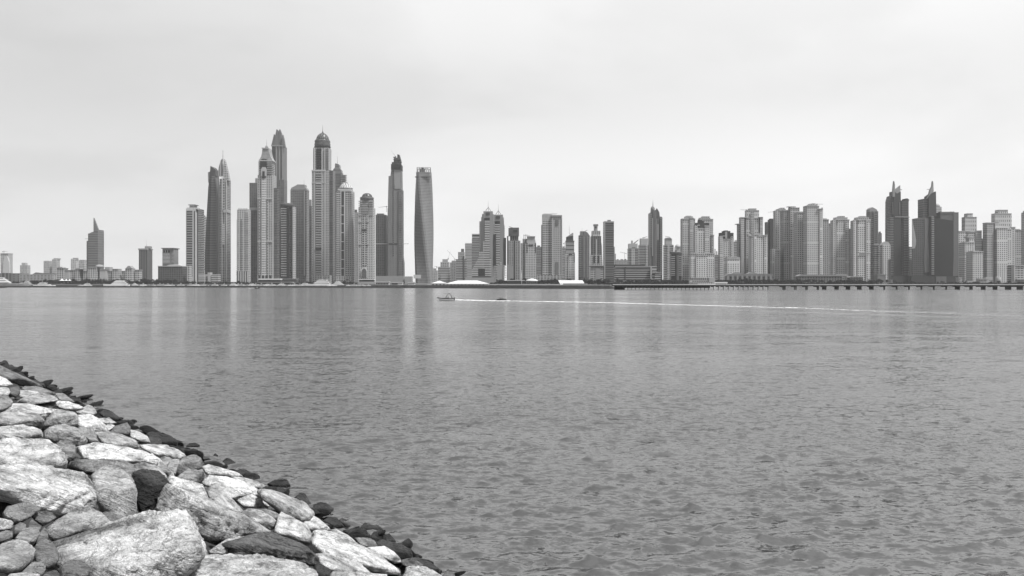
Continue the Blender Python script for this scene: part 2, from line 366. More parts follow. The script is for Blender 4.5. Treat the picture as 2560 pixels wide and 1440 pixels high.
KT = 3.2
def hull(pts):
    pts = sorted(set(pts))
    def half(ps):
        h = []
        for q in ps:
            while len(h) > 1 and (h[-1][0]-h[-2][0])*(q[1]-h[-2][1])-(h[-1][1]-h[-2][1])*(q[0]-h[-2][0]) <= 0: h.pop()
            h.append(q)
        return h[:-1]
    return half(pts)+half(pts[::-1])
def rock(outline, alb, label, H=0.35, ridge=None, p=110, seed=None, amp=0.095, lift=0.0):
    seed = seed if seed is not None else len(NEAR)*13+5
    outline = hull(outline)
    xs = np.array([q[0] for q in outline], float); ys = np.array([q[1] for q in outline], float)
    g_ = 0.99; mx_, my_ = xs.mean(), ys.mean()
    xs = mx_+(xs-mx_)*g_; ys = my_+(ys-my_)*g_
    xc = xs.mean(); yb = ys.max(); yt = ys.min()
    Bm = hit(xs[np.argmax(ys)], yb, lift)
    size_px = max(xs.max()-xs.min(), (yb-yt))
    dist = Bm[1]
    size = size_px*dist/F
    Hm = H*min(size, 1.6*(yb-yt)*dist/F+0.15*size)
    planes = []
    if ridge is None:
        # ridge a third of the way up the outline
        yr = yb-0.30*(yb-yt); ridge = ((xs.min(), yr+0.02*(yb-yt)), (xs.max(), yr-0.02*(yb-yt)))
    (x1, y1), (x2, y2) = ridge
    fm = hit(xc, yb, lift)
    D0 = fm[1]
    e1 = hit(xc+25, yb, lift)[1]; e2 = hit(xc-25, yb, lift)[1]
    gx = float(np.clip((e1-e2)/50/D0*F, -0.9, 0.9))
    real = (hit(xc, yt, lift)[1]-D0)/D0*F/max(yb-yt, 1)
    kt = min(KT, max(real, 0.6)); kf = -0.08
    yr0 = 0.5*(y1+y2); xr0 = 0.5*(x1+x2)
    def PT(x, y, k, y0, Db): return O3+ray(x, y)*(Db*(1+(gx*(x-xc)+k*(y0-y))/F))
    R1 = PT(x1, y1, kf, yb, D0); R2 = PT(x2, y2, kf, yb, D0)
    Dr = D0*(1+kf*(yb-yr0)/F)
    T_ = PT(xc, yt, kt, yr0, Dr)
    def plane3(a, b, c, up):
        n = np.cross(b-a, c-a); n /= np.linalg.norm(n)+1e-9
        return (n if np.dot(n, up) > 0 else -n), a
    up = SN
    nT, qT = plane3(R1, R2, T_, up); 
    planes.append((nT, qT))
    toCam = (O3-fm); toCam /= np.linalg.norm(toCam)
    foot = PT(xc, yb, kf, yb, D0)
    nF, qF = plane3(R1, R2, foot, toCam)
    planes.append((nF, qF))
    # silhouette
    n = len(outline)
    area = sum(xs[i]*ys[(i+1) % n]-xs[(i+1) % n]*ys[i] for i in range(n))
    back = np.array([T_[0], T_[1], 0])-np.array([fm[0], fm[1], 0]); back /= np.linalg.norm(back)+1e-9
    ymid = 0.5*(yt+yb)
    tC = np.linalg.norm(foot-O3)
    for i in range(n):
        a = ray(xs[i], ys[i]); b_ = ray(xs[(i+1) % n], ys[(i+1) % n])
        nn = np.cross(a, b_); nn /= np.linalg.norm(nn)
        if np.dot(nn, ray(xs.mean(), ys.mean())) > 0: nn = -nn
        planes.append((nn, O3+a*foot[1]))
    tops = [PT(xs[i], ys[i], kt, yr0, Dr) for i in range(n) if ys[i] < yr0+2]
    far = max([np.dot(t_-T_, back) for t_ in tops]+[0.0])
    planes.append((back*0.9+SN*0.35, T_+back*(max(far, 0)+0.10*size)))
    planes.append((-SN, foot-SN*0.30*size))
    # roomiest inner point of the block
    rs0 = np.random.RandomState(seed)
    Wt = rs0.dirichlet(np.ones(n)*0.8, 3000); RX = Wt@xs; RY = Wt@ys
    dd = rs0.uniform(T_[1]-0.2*size if T_[1] < foot[1] else foot[1]-0.3*size, max(T_[1], foot[1])+0.8*size, 3000)
    Pt = np.stack([(RX-1280)/F*dd, dd, CH+(HZ-RY)/F*dd], 1)
    mn = np.full(3000, 1e9)
    for nn, qq in planes:
        u_ = nn/np.linalg.norm(nn); mn = np.minimum(mn, (qq-Pt)@u_)
    C = Pt[np.argmax(mn)]
    sub = 6 if size_px > 200 else 5
    P, Fc = polytope(C, planes, size*0.8, seed, sub, p, amp)
    o = make_rock_obj(C, P, Fc, alb, label)
    NEAR.append(o); return o

# ground of the breakwater under and between the boulders, coloured near-black for gap shade
def build_core():
    u = np.linspace(-45, 120, 420); s = np.concatenate([np.linspace(-14, 13.5, 150), np.linspace(14, 40, 20)])
    uu, ss = np.meshgrid(u, s, indexing='ij')
    X = WA[0]+WT[0]*uu+WN[0]*ss; Y = WA[1]+WT[1]*uu+WN[1]*ss
    P = np.stack([X.ravel()*1.6, Y.ravel()*1.6, np.zeros(X.size)], 1)
    Z = np.minimum(ss, 11.2)*SL-0.68+0.30*fbm(P, 3, 3).reshape(X.shape)
    n, m = X.shape; i = np.arange(n-1)[:, None]*m; j = np.arange(m-1)[None, :]
    q = np.stack([i+j, i+m+j, i+m+j+1, i+j+1], -1).reshape(-1, 4)
    if np.cross([WT[0], WT[1], 0], [WN[0], WN[1], 0])[2] < 0: q = q[:, ::-1]
    me = fastmesh('embankment', np.stack([X.ravel(), Y.ravel(), Z.ravel()], 1), q, smooth=True)
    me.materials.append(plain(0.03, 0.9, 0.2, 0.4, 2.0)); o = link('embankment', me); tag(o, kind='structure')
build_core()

ROCKS = [
 ([(131,1357),(187,1338),(240,1325),(325,1305),(362,1280),(430,1273),(465,1279),(482,1310),(500,1350),(513,1387),(492,1412),(462,1452),(330,1475),(180,1465),(140,1420)], .58, 'largest pale flat slab at the bottom edge, smooth top with a darker lower face', .30, ((250,1452),(505,1376))),
 ([(499,1389),(534,1385),(679,1387),(748,1404),(780,1420),(800,1450),(790,1500),(600,1530),(455,1500),(462,1445)], .50, 'broad pale slab cut by the bottom edge, just right of the largest slab', .30, ((480,1500),(795,1480))),
 ([(557,1386),(556,1358),(600,1347),(628,1339),(671,1331),(730,1350),(762,1366),(787,1386),(784,1416),(745,1408),(680,1390)], .13, 'dark coarse pitted boulder above the broad slab at the bottom', .55, ((560,1352),(786,1384))),
 ([(521,1378),(566,1348),(597,1340),(630,1342),(600,1372),(557,1388),(524,1385)], .5, 'small pale wedge of rock at the left end of the dark pitted boulder', .3, None),
 ([(391,1275),(402,1230),(420,1210),(445,1217),(545,1263),(600,1285),(680,1330),(622,1343),(540,1357),(499,1345),(489,1318),(465,1281)], .40, 'huge boulder with a bright sloping top strip and speckled front beside the hollow', .55, ((424,1217),(668,1332))),
 ([(420,1186),(465,1199),(504,1211),(511,1232),(527,1258),(524,1272),(470,1245),(440,1218),(418,1206)], .62, 'smooth bright slanting slab lying behind the huge boulder', .25, None),
 ([(332,1180),(360,1172),(395,1176),(412,1194),(424,1211),(405,1226),(397,1266),(388,1285),(350,1292),(338,1250)], .10, 'black boulder sunk in the deep hollow right of the standing block', .30, ((335,1195),(420,1205))),
 ([(228,1191),(245,1172),(262,1160),(283,1161),(305,1174),(324,1189),(337,1217),(343,1284),(322,1303),(290,1296),(252,1280),(240,1250)], .46, 'grey standing block with a light flat top and crazed front face', .60, ((240,1234),(338,1226))),
 ([(-45,1172),(40,1162),(92,1161),(150,1176),(232,1194),(240,1222),(234,1268),(150,1294),(100,1276),(30,1258),(-45,1236)], .62, 'big white slab at the left edge with a shadowed end beside the standing block', .40, ((20,1222),(236,1236))),
 ([(116,1320),(159,1290),(187,1271),(216,1267),(253,1281),(278,1307),(258,1316),(206,1331),(150,1352),(131,1355),(119,1341)], .50, 'oval speckled pale boulder lying on the top end of the largest slab', .5, ((118,1335),(275,1311))),
 ([(250,1281),(275,1273),(302,1271),(323,1302),(302,1311),(275,1307)], .28, 'small grey stone at the foot of the standing block', .4, None),
 ([(7,1284),(18,1267),(71,1254),(104,1271),(75,1294),(38,1311),(12,1300)], .22, 'dark flat stone below the big white slab, near the left edge', .35, None),
 ([(77,1291),(97,1277),(131,1282),(140,1295),(107,1316)], .2, 'small dark wedge stone between the dark flat stone and the oval boulder', .4, None),
 ([(-14,1300),(0,1295),(28,1301),(38,1313),(28,1323),(-14,1330)], .55, 'small bright stone touching the left edge above the cobbles', .4, None),
 ([(34,1342),(37,1315),(51,1305),(65,1312),(62,1332)], .28, 'little grey cobble right of the small bright stone', .5, None),
 ([(70,1316),(79,1298),(105,1316),(96,1334),(76,1330)], .33, 'little pointed cobble left of the oval boulder', .5, None),
 ([(36,1347),(62,1317),(94,1318),(99,1336),(82,1368),(58,1358)], .30, 'rough grey cobble in the middle of the cobble heap', .5, None),
 ([(94,1341),(110,1318),(119,1326),(121,1345),(104,1360),(88,1368)], .20, 'narrow dark cobble against the oval boulder', .5, None),
 ([(-12,1336),(14,1326),(31,1329),(31,1344),(-12,1362)], .26, 'flat grey cobble at the left edge under the small bright stone', .4, None),
 ([(-14,1380),(4,1360),(34,1348),(64,1352),(87,1374),(84,1398),(50,1430),(25,1436),(-14,1430)], .50, 'round pale boulder with a dark crease in the bottom left corner', .5, None),
 ([(82,1376),(96,1355),(112,1345),(130,1357),(145,1378),(146,1398),(134,1420),(110,1424),(90,1405)], .20, 'dark rough ball shaped stone at the left end of the largest slab', .6, None),
 ([(46,1440),(79,1404),(111,1405),(114,1424),(102,1446),(70,1452)], .26, 'grey angular cobble under the dark ball shaped stone', .5, None),
 ([(144,1424),(169,1402),(202,1401),(224,1417),(225,1434),(206,1452),(155,1454)], .15, 'dark speckled round stone lying on the lower left of the largest slab', .6, None),
 ([(14,1448),(26,1436),(56,1432),(99,1436),(105,1466),(30,1475)], .55, 'pale stone top just showing at the bottom edge near the left corner', .3, None),
 ([(101,1446),(116,1431),(140,1424),(152,1440),(150,1462),(110,1468)], .24, 'small grey stone at the bottom edge beside the dark speckled round stone', .4, None),
 ([(-35,1108),(20,1098),(66,1094),(131,1102),(154,1117),(166,1150),(163,1172),(100,1176),(-35,1172)], .56, 'long white slab at the left edge with a dark worn right corner', .35, ((-20,1160),(164,1150))),
 ([(140,1108),(152,1101),(172,1102),(188,1113),(190,1142),(172,1163),(162,1150)], .28, 'grey block wedged at the right end of the long white slab', .5, None),
 ([(186,1118),(232,1108),(266,1112),(319,1121),(350,1127),(378,1138),(402,1152),(398,1170),(334,1160),(250,1150),(208,1150)], .66, 'wide bright rough slab in the middle of the slope', .30, None),
 ([(358,1136),(380,1134),(398,1147),(417,1174),(443,1192),(425,1195),(392,1172),(360,1158)], .70, 'brightest narrow white slab running down from the wide bright slab', .25, None),
 ([(165,1167),(178,1151),(234,1148),(309,1150),(335,1161),(342,1192),(300,1196),(250,1188),(200,1180)], .22, 'dark ledge of rock under the wide bright slab', .45, None),
 ([(334,1162),(362,1155),(392,1167),(415,1188),(426,1213),(400,1208),(365,1196),(338,1182)], .40, 'grey striped slab arching over the dark hollow', .35, None),
 ([(107,1068),(118,1047),(131,1031),(146,1024),(180,1026),(193,1037),(195,1060),(180,1066),(131,1068)], .34, 'grey angular boulder with a pitted dark front, upper slope left', .55, ((128,1040),(193,1038))),
 ([(111,1097),(113,1078),(131,1065),(169,1059),(193,1067),(207,1080),(220,1108),(197,1114),(135,1106)], .30, 'dark veined boulder with a light peaked top below the pitted angular one', .55, ((118,1080),(206,1080))),
 ([(-25,1070),(56,1063),(81,1067),(105,1078),(108,1092),(81,1097),(-25,1102)], .60, 'flat bright slab at the left edge with a dark rounded right end', .35, ((-20,1090),(106,1084))),
 ([(-25,1046),(10,1030),(43,1022),(80,1030),(110,1039),(115,1053),(103,1066),(60,1067),(-25,1067)], .40, 'layered grey slab with dark streaks at the left edge', .4, None),
 ([(15,1023),(34,1007),(75,1011),(110,1018),(143,1025),(131,1032),(112,1043),(80,1033)], .64, 'long bright slab under the small dark block on the upper slope', .3, None),
 ([(91,1013),(96,1001),(116,999),(136,1002),(141,1012),(139,1021),(122,1023)], .17, 'small dark block sitting on the upper slope', .6, None),
 ([(-14,995),(0,990),(20,990),(33,1005),(27,1017),(6,1028),(-14,1033)], .26, 'grey rounded boulder cut by the left edge, upper slope', .6, None),
 ([(22,986),(24,970),(36,966),(49,967),(51,983),(39,995)], .13, 'small black block near the left edge of the upper slope', .7, None),
 ([(-14,970),(8,967),(22,969),(26,980),(20,991),(-14,991)], .48, 'light grey stone at the left edge next to the small black block', .4, None),
 ([(-14,945),(0,940),(15,947),(33,962),(22,967),(-14,969)], .60, 'small white slab at the left edge near the crest', .4, None),
 ([(-20,910),(0,914),(17,923),(56,944),(94,961),(113,967),(94,969),(56,965),(28,953),(-20,938)], .20, 'long dark ridge of rock running down from the left edge at the top', .45, None),
 ([(72,949),(94,951),(110,960),(114,969),(96,966)], .09, 'black wet rock at the waterline next to the long dark ridge', .5, None),
 ([(43,990),(51,975),(90,978),(106,985),(97,995),(60,997)], .46, 'flat light stone right of the small black block', .3, None),
 ([(54,973),(60,965),(84,965),(101,968),(120,974),(140,983),(135,990),(105,984),(70,978)], .25, 'grey striped slab below the long dark ridge', .35, None),
 ([(39,1007),(60,995),(79,988),(105,983),(131,990),(148,1002),(120,1003),(94,1010),(70,1014)], .42, 'mottled grey slab left above the small dark block', .35, None),
 ([(139,1013),(143,1002),(169,1004),(193,1011),(214,1022),(187,1028),(150,1023)], .62, 'thin bright slab right of the small dark block', .25, None),
 ([(136,983),(159,984),(166,996),(189,1006),(165,1007),(148,999)], .2, 'dark grey rock just above the waterline, upper slope', .4, None),
 ([(139,975),(150,972),(158,975),(159,982),(146,983)], .05, 'small black wet rock poking out at the far waterline', .5, None),
 ([(166,997),(180,994),(199,993),(203,1002),(195,1007),(176,1004)], .05, 'flat black wet rock at the waterline, second one down', .5, None),
 ([(187,1030),(214,1020),(221,1012),(231,1016),(243,1032),(231,1039),(206,1040)], .32, 'grey cracked slab near the waterline above the long pale slab', .35, None),
 ([(192,1038),(225,1036),(245,1047),(263,1063),(272,1080),(236,1080),(196,1066)], .54, 'long pale slab slanting down right of the pitted boulder', .28, None),
 ([(248,1034),(262,1022),(276,1027),(310,1051),(304,1057),(288,1058),(262,1045)], .06, 'pointed black wet rock leaning at the waterline', .5, None),
 ([(244,1046),(272,1044),(291,1057),(270,1062),(253,1056)], .42, 'small light slab under the pointed black wet rock', .3, None),
 ([(260,1068),(268,1061),(288,1062),(282,1070),(268,1080)], .5, 'small pale chip of rock left of the dark peaked rock', .3, None),
 ([(271,1080),(285,1067),(317,1056),(327,1069),(325,1089),(300,1090)], .15, 'dark peaked rock by the waterline', .6, None),
 ([(324,1065),(345,1066),(361,1071),(368,1082),(345,1080)], .17, 'dark thin rock behind the dark peaked rock', .35, None),
 ([(234,1080),(270,1079),(304,1086),(338,1099),(347,1118),(334,1123),(281,1114),(258,1110)], .40, 'smooth grey slab right of the dark veined boulder', .4, None),
 ([(195,1067),(232,1069),(238,1082),(248,1110),(221,1110),(210,1086)], .26, 'striped dark face between the veined boulder and the smooth grey slab', .45, None),
 ([(326,1074),(343,1077),(369,1091),(376,1108),(347,1104),(326,1092)], .48, 'pale craggy rock right of the dark peaked rock', .4, None),
 ([(362,1090),(367,1082),(379,1079),(403,1081),(426,1091),(443,1104),(443,1117),(416,1113),(385,1100)], .05, 'large round black rock at the waterline', .55, None),
 ([(367,1108),(374,1091),(388,1088),(404,1101),(406,1113),(382,1114)], .10, 'smaller black round rock in front of the large round black one', .6, None),
 ([(345,1114),(372,1110),(416,1112),(445,1124),(468,1138),(450,1149),(407,1146),(372,1132)], .54, 'bright long slab with a dark hollow in its side, under the round black rock', .4, ((378,1130),(464,1141))),
 ([(439,1121),(455,1120),(480,1118),(485,1132),(462,1134)], .08, 'low black rock at the waterline right of the round black rock', .4, None),
 ([(480,1136),(487,1131),(506,1137),(530,1149),(520,1154),(499,1147)], .10, 'long low black rock along the waterline', .4, None),
 ([(462,1117),(474,1108),(487,1107),(500,1112),(491,1118)], .04, 'black rock awash, standing alone off the waterline', .5, None),
 ([(530,1141),(538,1133),(546,1139),(539,1142)], .04, 'tiny black rock in the water beyond the waterline', .6, None),
 ([(556,1152),(568,1144),(577,1149),(600,1163),(582,1171),(562,1170)], .05, 'triangular black rock jutting into the water', .6, None),
 ([(508,1153),(530,1149),(547,1149),(560,1157),(566,1171),(538,1170),(515,1164)], .13, 'dark smooth rock left of the triangular black rock', .45, None),
 ([(434,1168),(457,1144),(476,1135),(494,1136),(505,1151),(505,1171),(480,1174),(455,1186),(440,1193)], .22, 'big dark boulder standing on the bright slabs', .6, ((440,1158),(503,1152))),
 ([(416,1171),(424,1155),(431,1147),(449,1149),(436,1168),(438,1191)], .38, 'rounded grey rock left of the big dark boulder', .5, None),
 ([(398,1146),(414,1141),(432,1147),(424,1160),(415,1171),(403,1158)], .36, 'small light topped rock left of the rounded grey rock', .4, None),
 ([(440,1193),(472,1172),(510,1177),(513,1190),(500,1210),(470,1206)], .28, 'blocky dark rock with a bright slanted top below the big dark boulder', .55, ((455,1198),(512,1184))),
 ([(504,1168),(521,1161),(566,1173),(594,1181),(611,1193),(566,1191),(516,1186)], .48, 'speckled light slab right of the big dark boulder', .3, None),
 ([(588,1178),(600,1173),(613,1173),(632,1184),(652,1205),(636,1204),(612,1194)], .06, 'long humped black rock at the waterline', .5, None),
 ([(499,1211),(516,1187),(562,1191),(613,1205),(642,1222),(645,1238),(600,1244),(560,1225),(520,1214)], .68, 'large bright white slab, centre of the lower slope', .30, None),
 ([(572,1191),(602,1193),(632,1199),(660,1213),(665,1226),(643,1224),(610,1206)], .40, 'grey slab between the bright white slab and the black rocks', .3, None),
 ([(667,1210),(686,1200),(702,1202),(716,1198),(726,1212),(716,1220),(690,1218)], .045, 'jagged black rock awash off the waterline', .6, None),
 ([(662,1219),(690,1219),(716,1226),(738,1227),(744,1240),(726,1241),(669,1227)], .07, 'low black wet rock below the jagged one', .4, None),
 ([(641,1226),(655,1223),(679,1226),(716,1237),(760,1258),(787,1283),(776,1300),(757,1305),(716,1292),(700,1271),(676,1252),(645,1241)], .46, 'long boulder with a bright curved top strip and a dark veined front near the water', .55, ((650,1236),(784,1290))),
 ([(736,1244),(751,1232),(762,1234),(777,1257),(783,1272),(760,1262)], .10, 'dark rounded rock behind the long bright topped boulder', .5, None),
 ([(592,1251),(612,1242),(630,1236),(653,1247),(662,1266),(641,1273),(609,1269)], .72, 'round white boulder, whitest one in the middle', .5, None),
 ([(650,1246),(663,1240),(682,1256),(668,1273),(659,1264)], .62, 'small white rock right of the round white boulder', .4, None),
 ([(597,1233),(617,1220),(640,1230),(634,1241),(602,1245)], .2, 'small dark triangular rock above the round white boulder', .5, None),
 ([(518,1230),(529,1209),(547,1210),(575,1222),(602,1239),(585,1249),(552,1243),(537,1262),(524,1248)], .46, 'grey boulder with a dark left end and pitted light top', .5, None),
 ([(531,1249),(557,1233),(582,1249),(612,1280),(600,1285),(572,1276),(545,1264)], .46, 'long slanting slab with a dark edge left of the round white boulder', .4, ((534,1252),(602,1285))),
 ([(600,1283),(622,1271),(652,1275),(680,1292),(699,1310),(686,1322),(672,1326),(632,1301)], .56, 'rough light slab below the round white boulder', .3, None),
 ([(632,1272),(667,1272),(695,1284),(705,1302),(692,1306),(655,1282)], .28, 'thin grey slab lying on the rough light slab', .3, None),
 ([(667,1273),(682,1262),(700,1267),(701,1283),(684,1281)], .14, 'small black angular stone under the long bright topped boulder', .5, None),
 ([(754,1306),(777,1286),(794,1296),(812,1309),(827,1324),(796,1331),(770,1324)], .58, 'bright faceted boulder with a thin dark crack near the water', .4, None),
 ([(699,1278),(738,1298),(766,1312),(779,1337),(779,1362),(760,1364),(720,1345),(683,1331),(705,1310)], .50, 'mottled light slab above the dark pitted boulder', .3, None),
 ([(776,1352),(791,1329),(820,1330),(848,1338),(899,1366),(946,1386),(978,1412),(1010,1434),(975,1437),(927,1428),(880,1400),(789,1384)], .64, 'very long bright boulder running down to the lower right', .35, ((780,1378),(985,1430))),
 ([(916,1369),(961,1366),(985,1380),(999,1394),(1003,1406),(985,1408),(946,1388)], .62, 'bright slab tucked against the water side of the very long boulder', .3, None),
 ([(820,1325),(841,1323),(871,1338),(901,1365),(870,1352),(845,1337)], .52, 'narrow pale slab above the very long boulder', .25, None),
 ([(786,1386),(820,1384),(852,1390),(886,1399),(928,1433),(900,1444),(834,1434),(802,1416)], .52, 'pitted light boulder under the very long one', .4, ((792,1408),(920,1438))),
 ([(782,1414),(791,1403),(826,1424),(826,1446),(796,1452)], .10, 'dark stone in the gap right of the broad bottom slab', .4, None),
 ([(822,1442),(834,1430),(890,1430),(967,1436),(975,1475),(840,1480)], .48, 'grey ribbed rock at the bottom edge under the pitted light boulder', .3, None),
 ([(881,1388),(896,1375),(929,1394),(930,1416),(918,1424)], .2, 'shaded face of the very long bright boulder, painted dark as a separate block', .6, None),  # shaded face of the long boulder, its shade put into a darker block
 ([(886,1345),(927,1345),(950,1367),(925,1371),(900,1362)], .26, 'mottled grey stone above the bright tucked slab', .35, None),
 ([(807,1302),(824,1292),(841,1294),(862,1318),(845,1322)], .06, 'black wet rock at the waterline right of the bright faceted boulder', .5, None),
 ([(846,1300),(856,1294),(872,1303),(899,1319),(870,1322)], .08, 'low black rock with a pale worn top at the waterline', .4, None),
 ([(852,1327),(880,1322),(899,1323),(922,1334),(930,1346),(890,1344)], .08, 'black seaweed dark rock between the waterline rocks', .4, None),
 ([(899,1319),(912,1306),(944,1310),(962,1326),(955,1333),(927,1331)], .07, 'tall black rock with a flat slanting top at the waterline', .6, None),
 ([(924,1341),(935,1329),(958,1328),(960,1348),(937,1359)], .05, 'black cube like rock under the tall slanting one', .6, None),
 ([(955,1336),(974,1334),(991,1353),(975,1360),(958,1350)], .11, 'wet dark rock half in the water right of the black cube like rock', .4, None),
 ([(935,1359),(955,1348),(1002,1362),(1028,1375),(1033,1396),(999,1398),(965,1380)], .10, 'large dark wet rock on the lower waterline', .45, None),
 ([(1028,1396),(1045,1393),(1077,1407),(1104,1426),(1102,1436),(1060,1418)], .07, 'lowest long black rock on the waterline', .4, None),
 ([(999,1400),(1032,1395),(1062,1414),(1030,1422),(1004,1412)], .15, 'dark pitted rock inland of the lowest long black rock', .35, None),
 ([(1006,1446),(1017,1419),(1049,1413),(1080,1426),(1108,1442),(1100,1470),(1015,1475)], .5, 'light barnacled rock at the bottom edge, farthest right', .35, None),
 ([(944,1436),(960,1428),(985,1430),(1006,1440),(990,1460),(950,1460)], .09, 'dark rock at the bottom edge below the very long boulder', .3, None),
 ([(783,1262),(800,1255),(815,1259),(836,1272),(830,1280),(796,1287)], .08, 'flat black slab awash beside the long bright topped boulder', .4, None),
 ([(1101,1446),(1117,1428),(1135,1432),(1140,1450),(1120,1465)], .13, 'dark stone at the bottom edge where the water begins', .4, None),
]
for r_ in ROCKS: rock(r_[0], r_[1], r_[2], r_[3], r_[4])

# loose rubble filling the gaps
def rubble():
    rs = np.random.RandomState(11); protos = []
    for k in range(6):
        pl = []
        for _ in range(11):
            n = rs.normal(0, 1, 3); n /= np.linalg.norm(n); pl.append((n, n*rs.uniform(0.62, 1.0)*np.array([1, .8, .62])))
        P, Fc = polytope(np.zeros(3), pl, 1.0, 900+k, 4, 12, 0.08)
        me = fastmesh('rubble_stone', P, Fc, smooth=True); me.materials.append(ROCK); protos.append(me)
    n = 0
    u = -10.0
    while u < 66:
        base = WA+WT*u
        dcam = max(5, 11+u*0.75)
        step = 0.62+dcam*0.034
        for s in np.arange(1.3, 11.0, step):
            q = base+WN*(s+rs.uniform(-.3, .3))+WT*rs.uniform(-.3, .3)
            if q[1] < 3.2 or abs(q[0]) < 1.2 and q[1] < 7: continue
            sx = 1280+q[0]/q[1]*F; sz = HZ+(CH-SL*s)/q[1]*F
            if sx < -120 or sz > 1520: continue
            if rs.rand() < (0.34 if q[1] > 9 else 0.1): continue
            sc = rs.uniform(0.20, 0.32)*(1+dcam*0.006)
            o = link('rubble_stone', protos[rs.randint(6)], None, (q[0], q[1], SL*max(s, 0)-0.27+rs.uniform(-.1, .03)))
            o.scale = (sc, sc, sc*0.85); o.rotation_euler = tuple(rs.uniform(-1, 1, 2).tolist()+[rs.uniform(0, 6.28)])
            wet = s < 0.9
            al = rs.uniform(.05, .09) if wet else rs.choice([.08, .14, .22, .3])  # dry stones toned down to stand for shade deep in the gaps
            o.color = (al, al, al, 1)
            if wet: tag(o, 'small black wet stone wedged between the rocks along the waterline', 'stone', 'wet rubble stones along the waterline')
            else: tag(o, 'small rubble stone filling a gap between the boulders of the slope', 'stone', 'rubble stones between the boulders')
            n += 1
        u += step
    u = -4.0
    while u < 62:
        dcam = max(5, 11+u*0.75)
        for s in (-0.1, 0.4, 0.9):
            q = WA+WT*(u+rs.uniform(-.3, .3))+WN*(s+rs.uniform(-.45, .35))
            sc = rs.choice([.12, .16, .22, .30, .40])*rs.uniform(.85, 1.15)*(1+dcam*0.006)
            if rs.rand() < .10: continue
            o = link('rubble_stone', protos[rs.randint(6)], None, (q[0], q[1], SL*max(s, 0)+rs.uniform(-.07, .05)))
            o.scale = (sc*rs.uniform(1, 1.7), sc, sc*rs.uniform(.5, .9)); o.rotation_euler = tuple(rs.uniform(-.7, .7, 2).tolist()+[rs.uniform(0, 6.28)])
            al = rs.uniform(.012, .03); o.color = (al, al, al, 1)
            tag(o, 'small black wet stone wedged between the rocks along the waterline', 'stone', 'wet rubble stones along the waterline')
            n += 1
        u += 0.75+dcam*0.02
    print('rubble', n)
rubble()
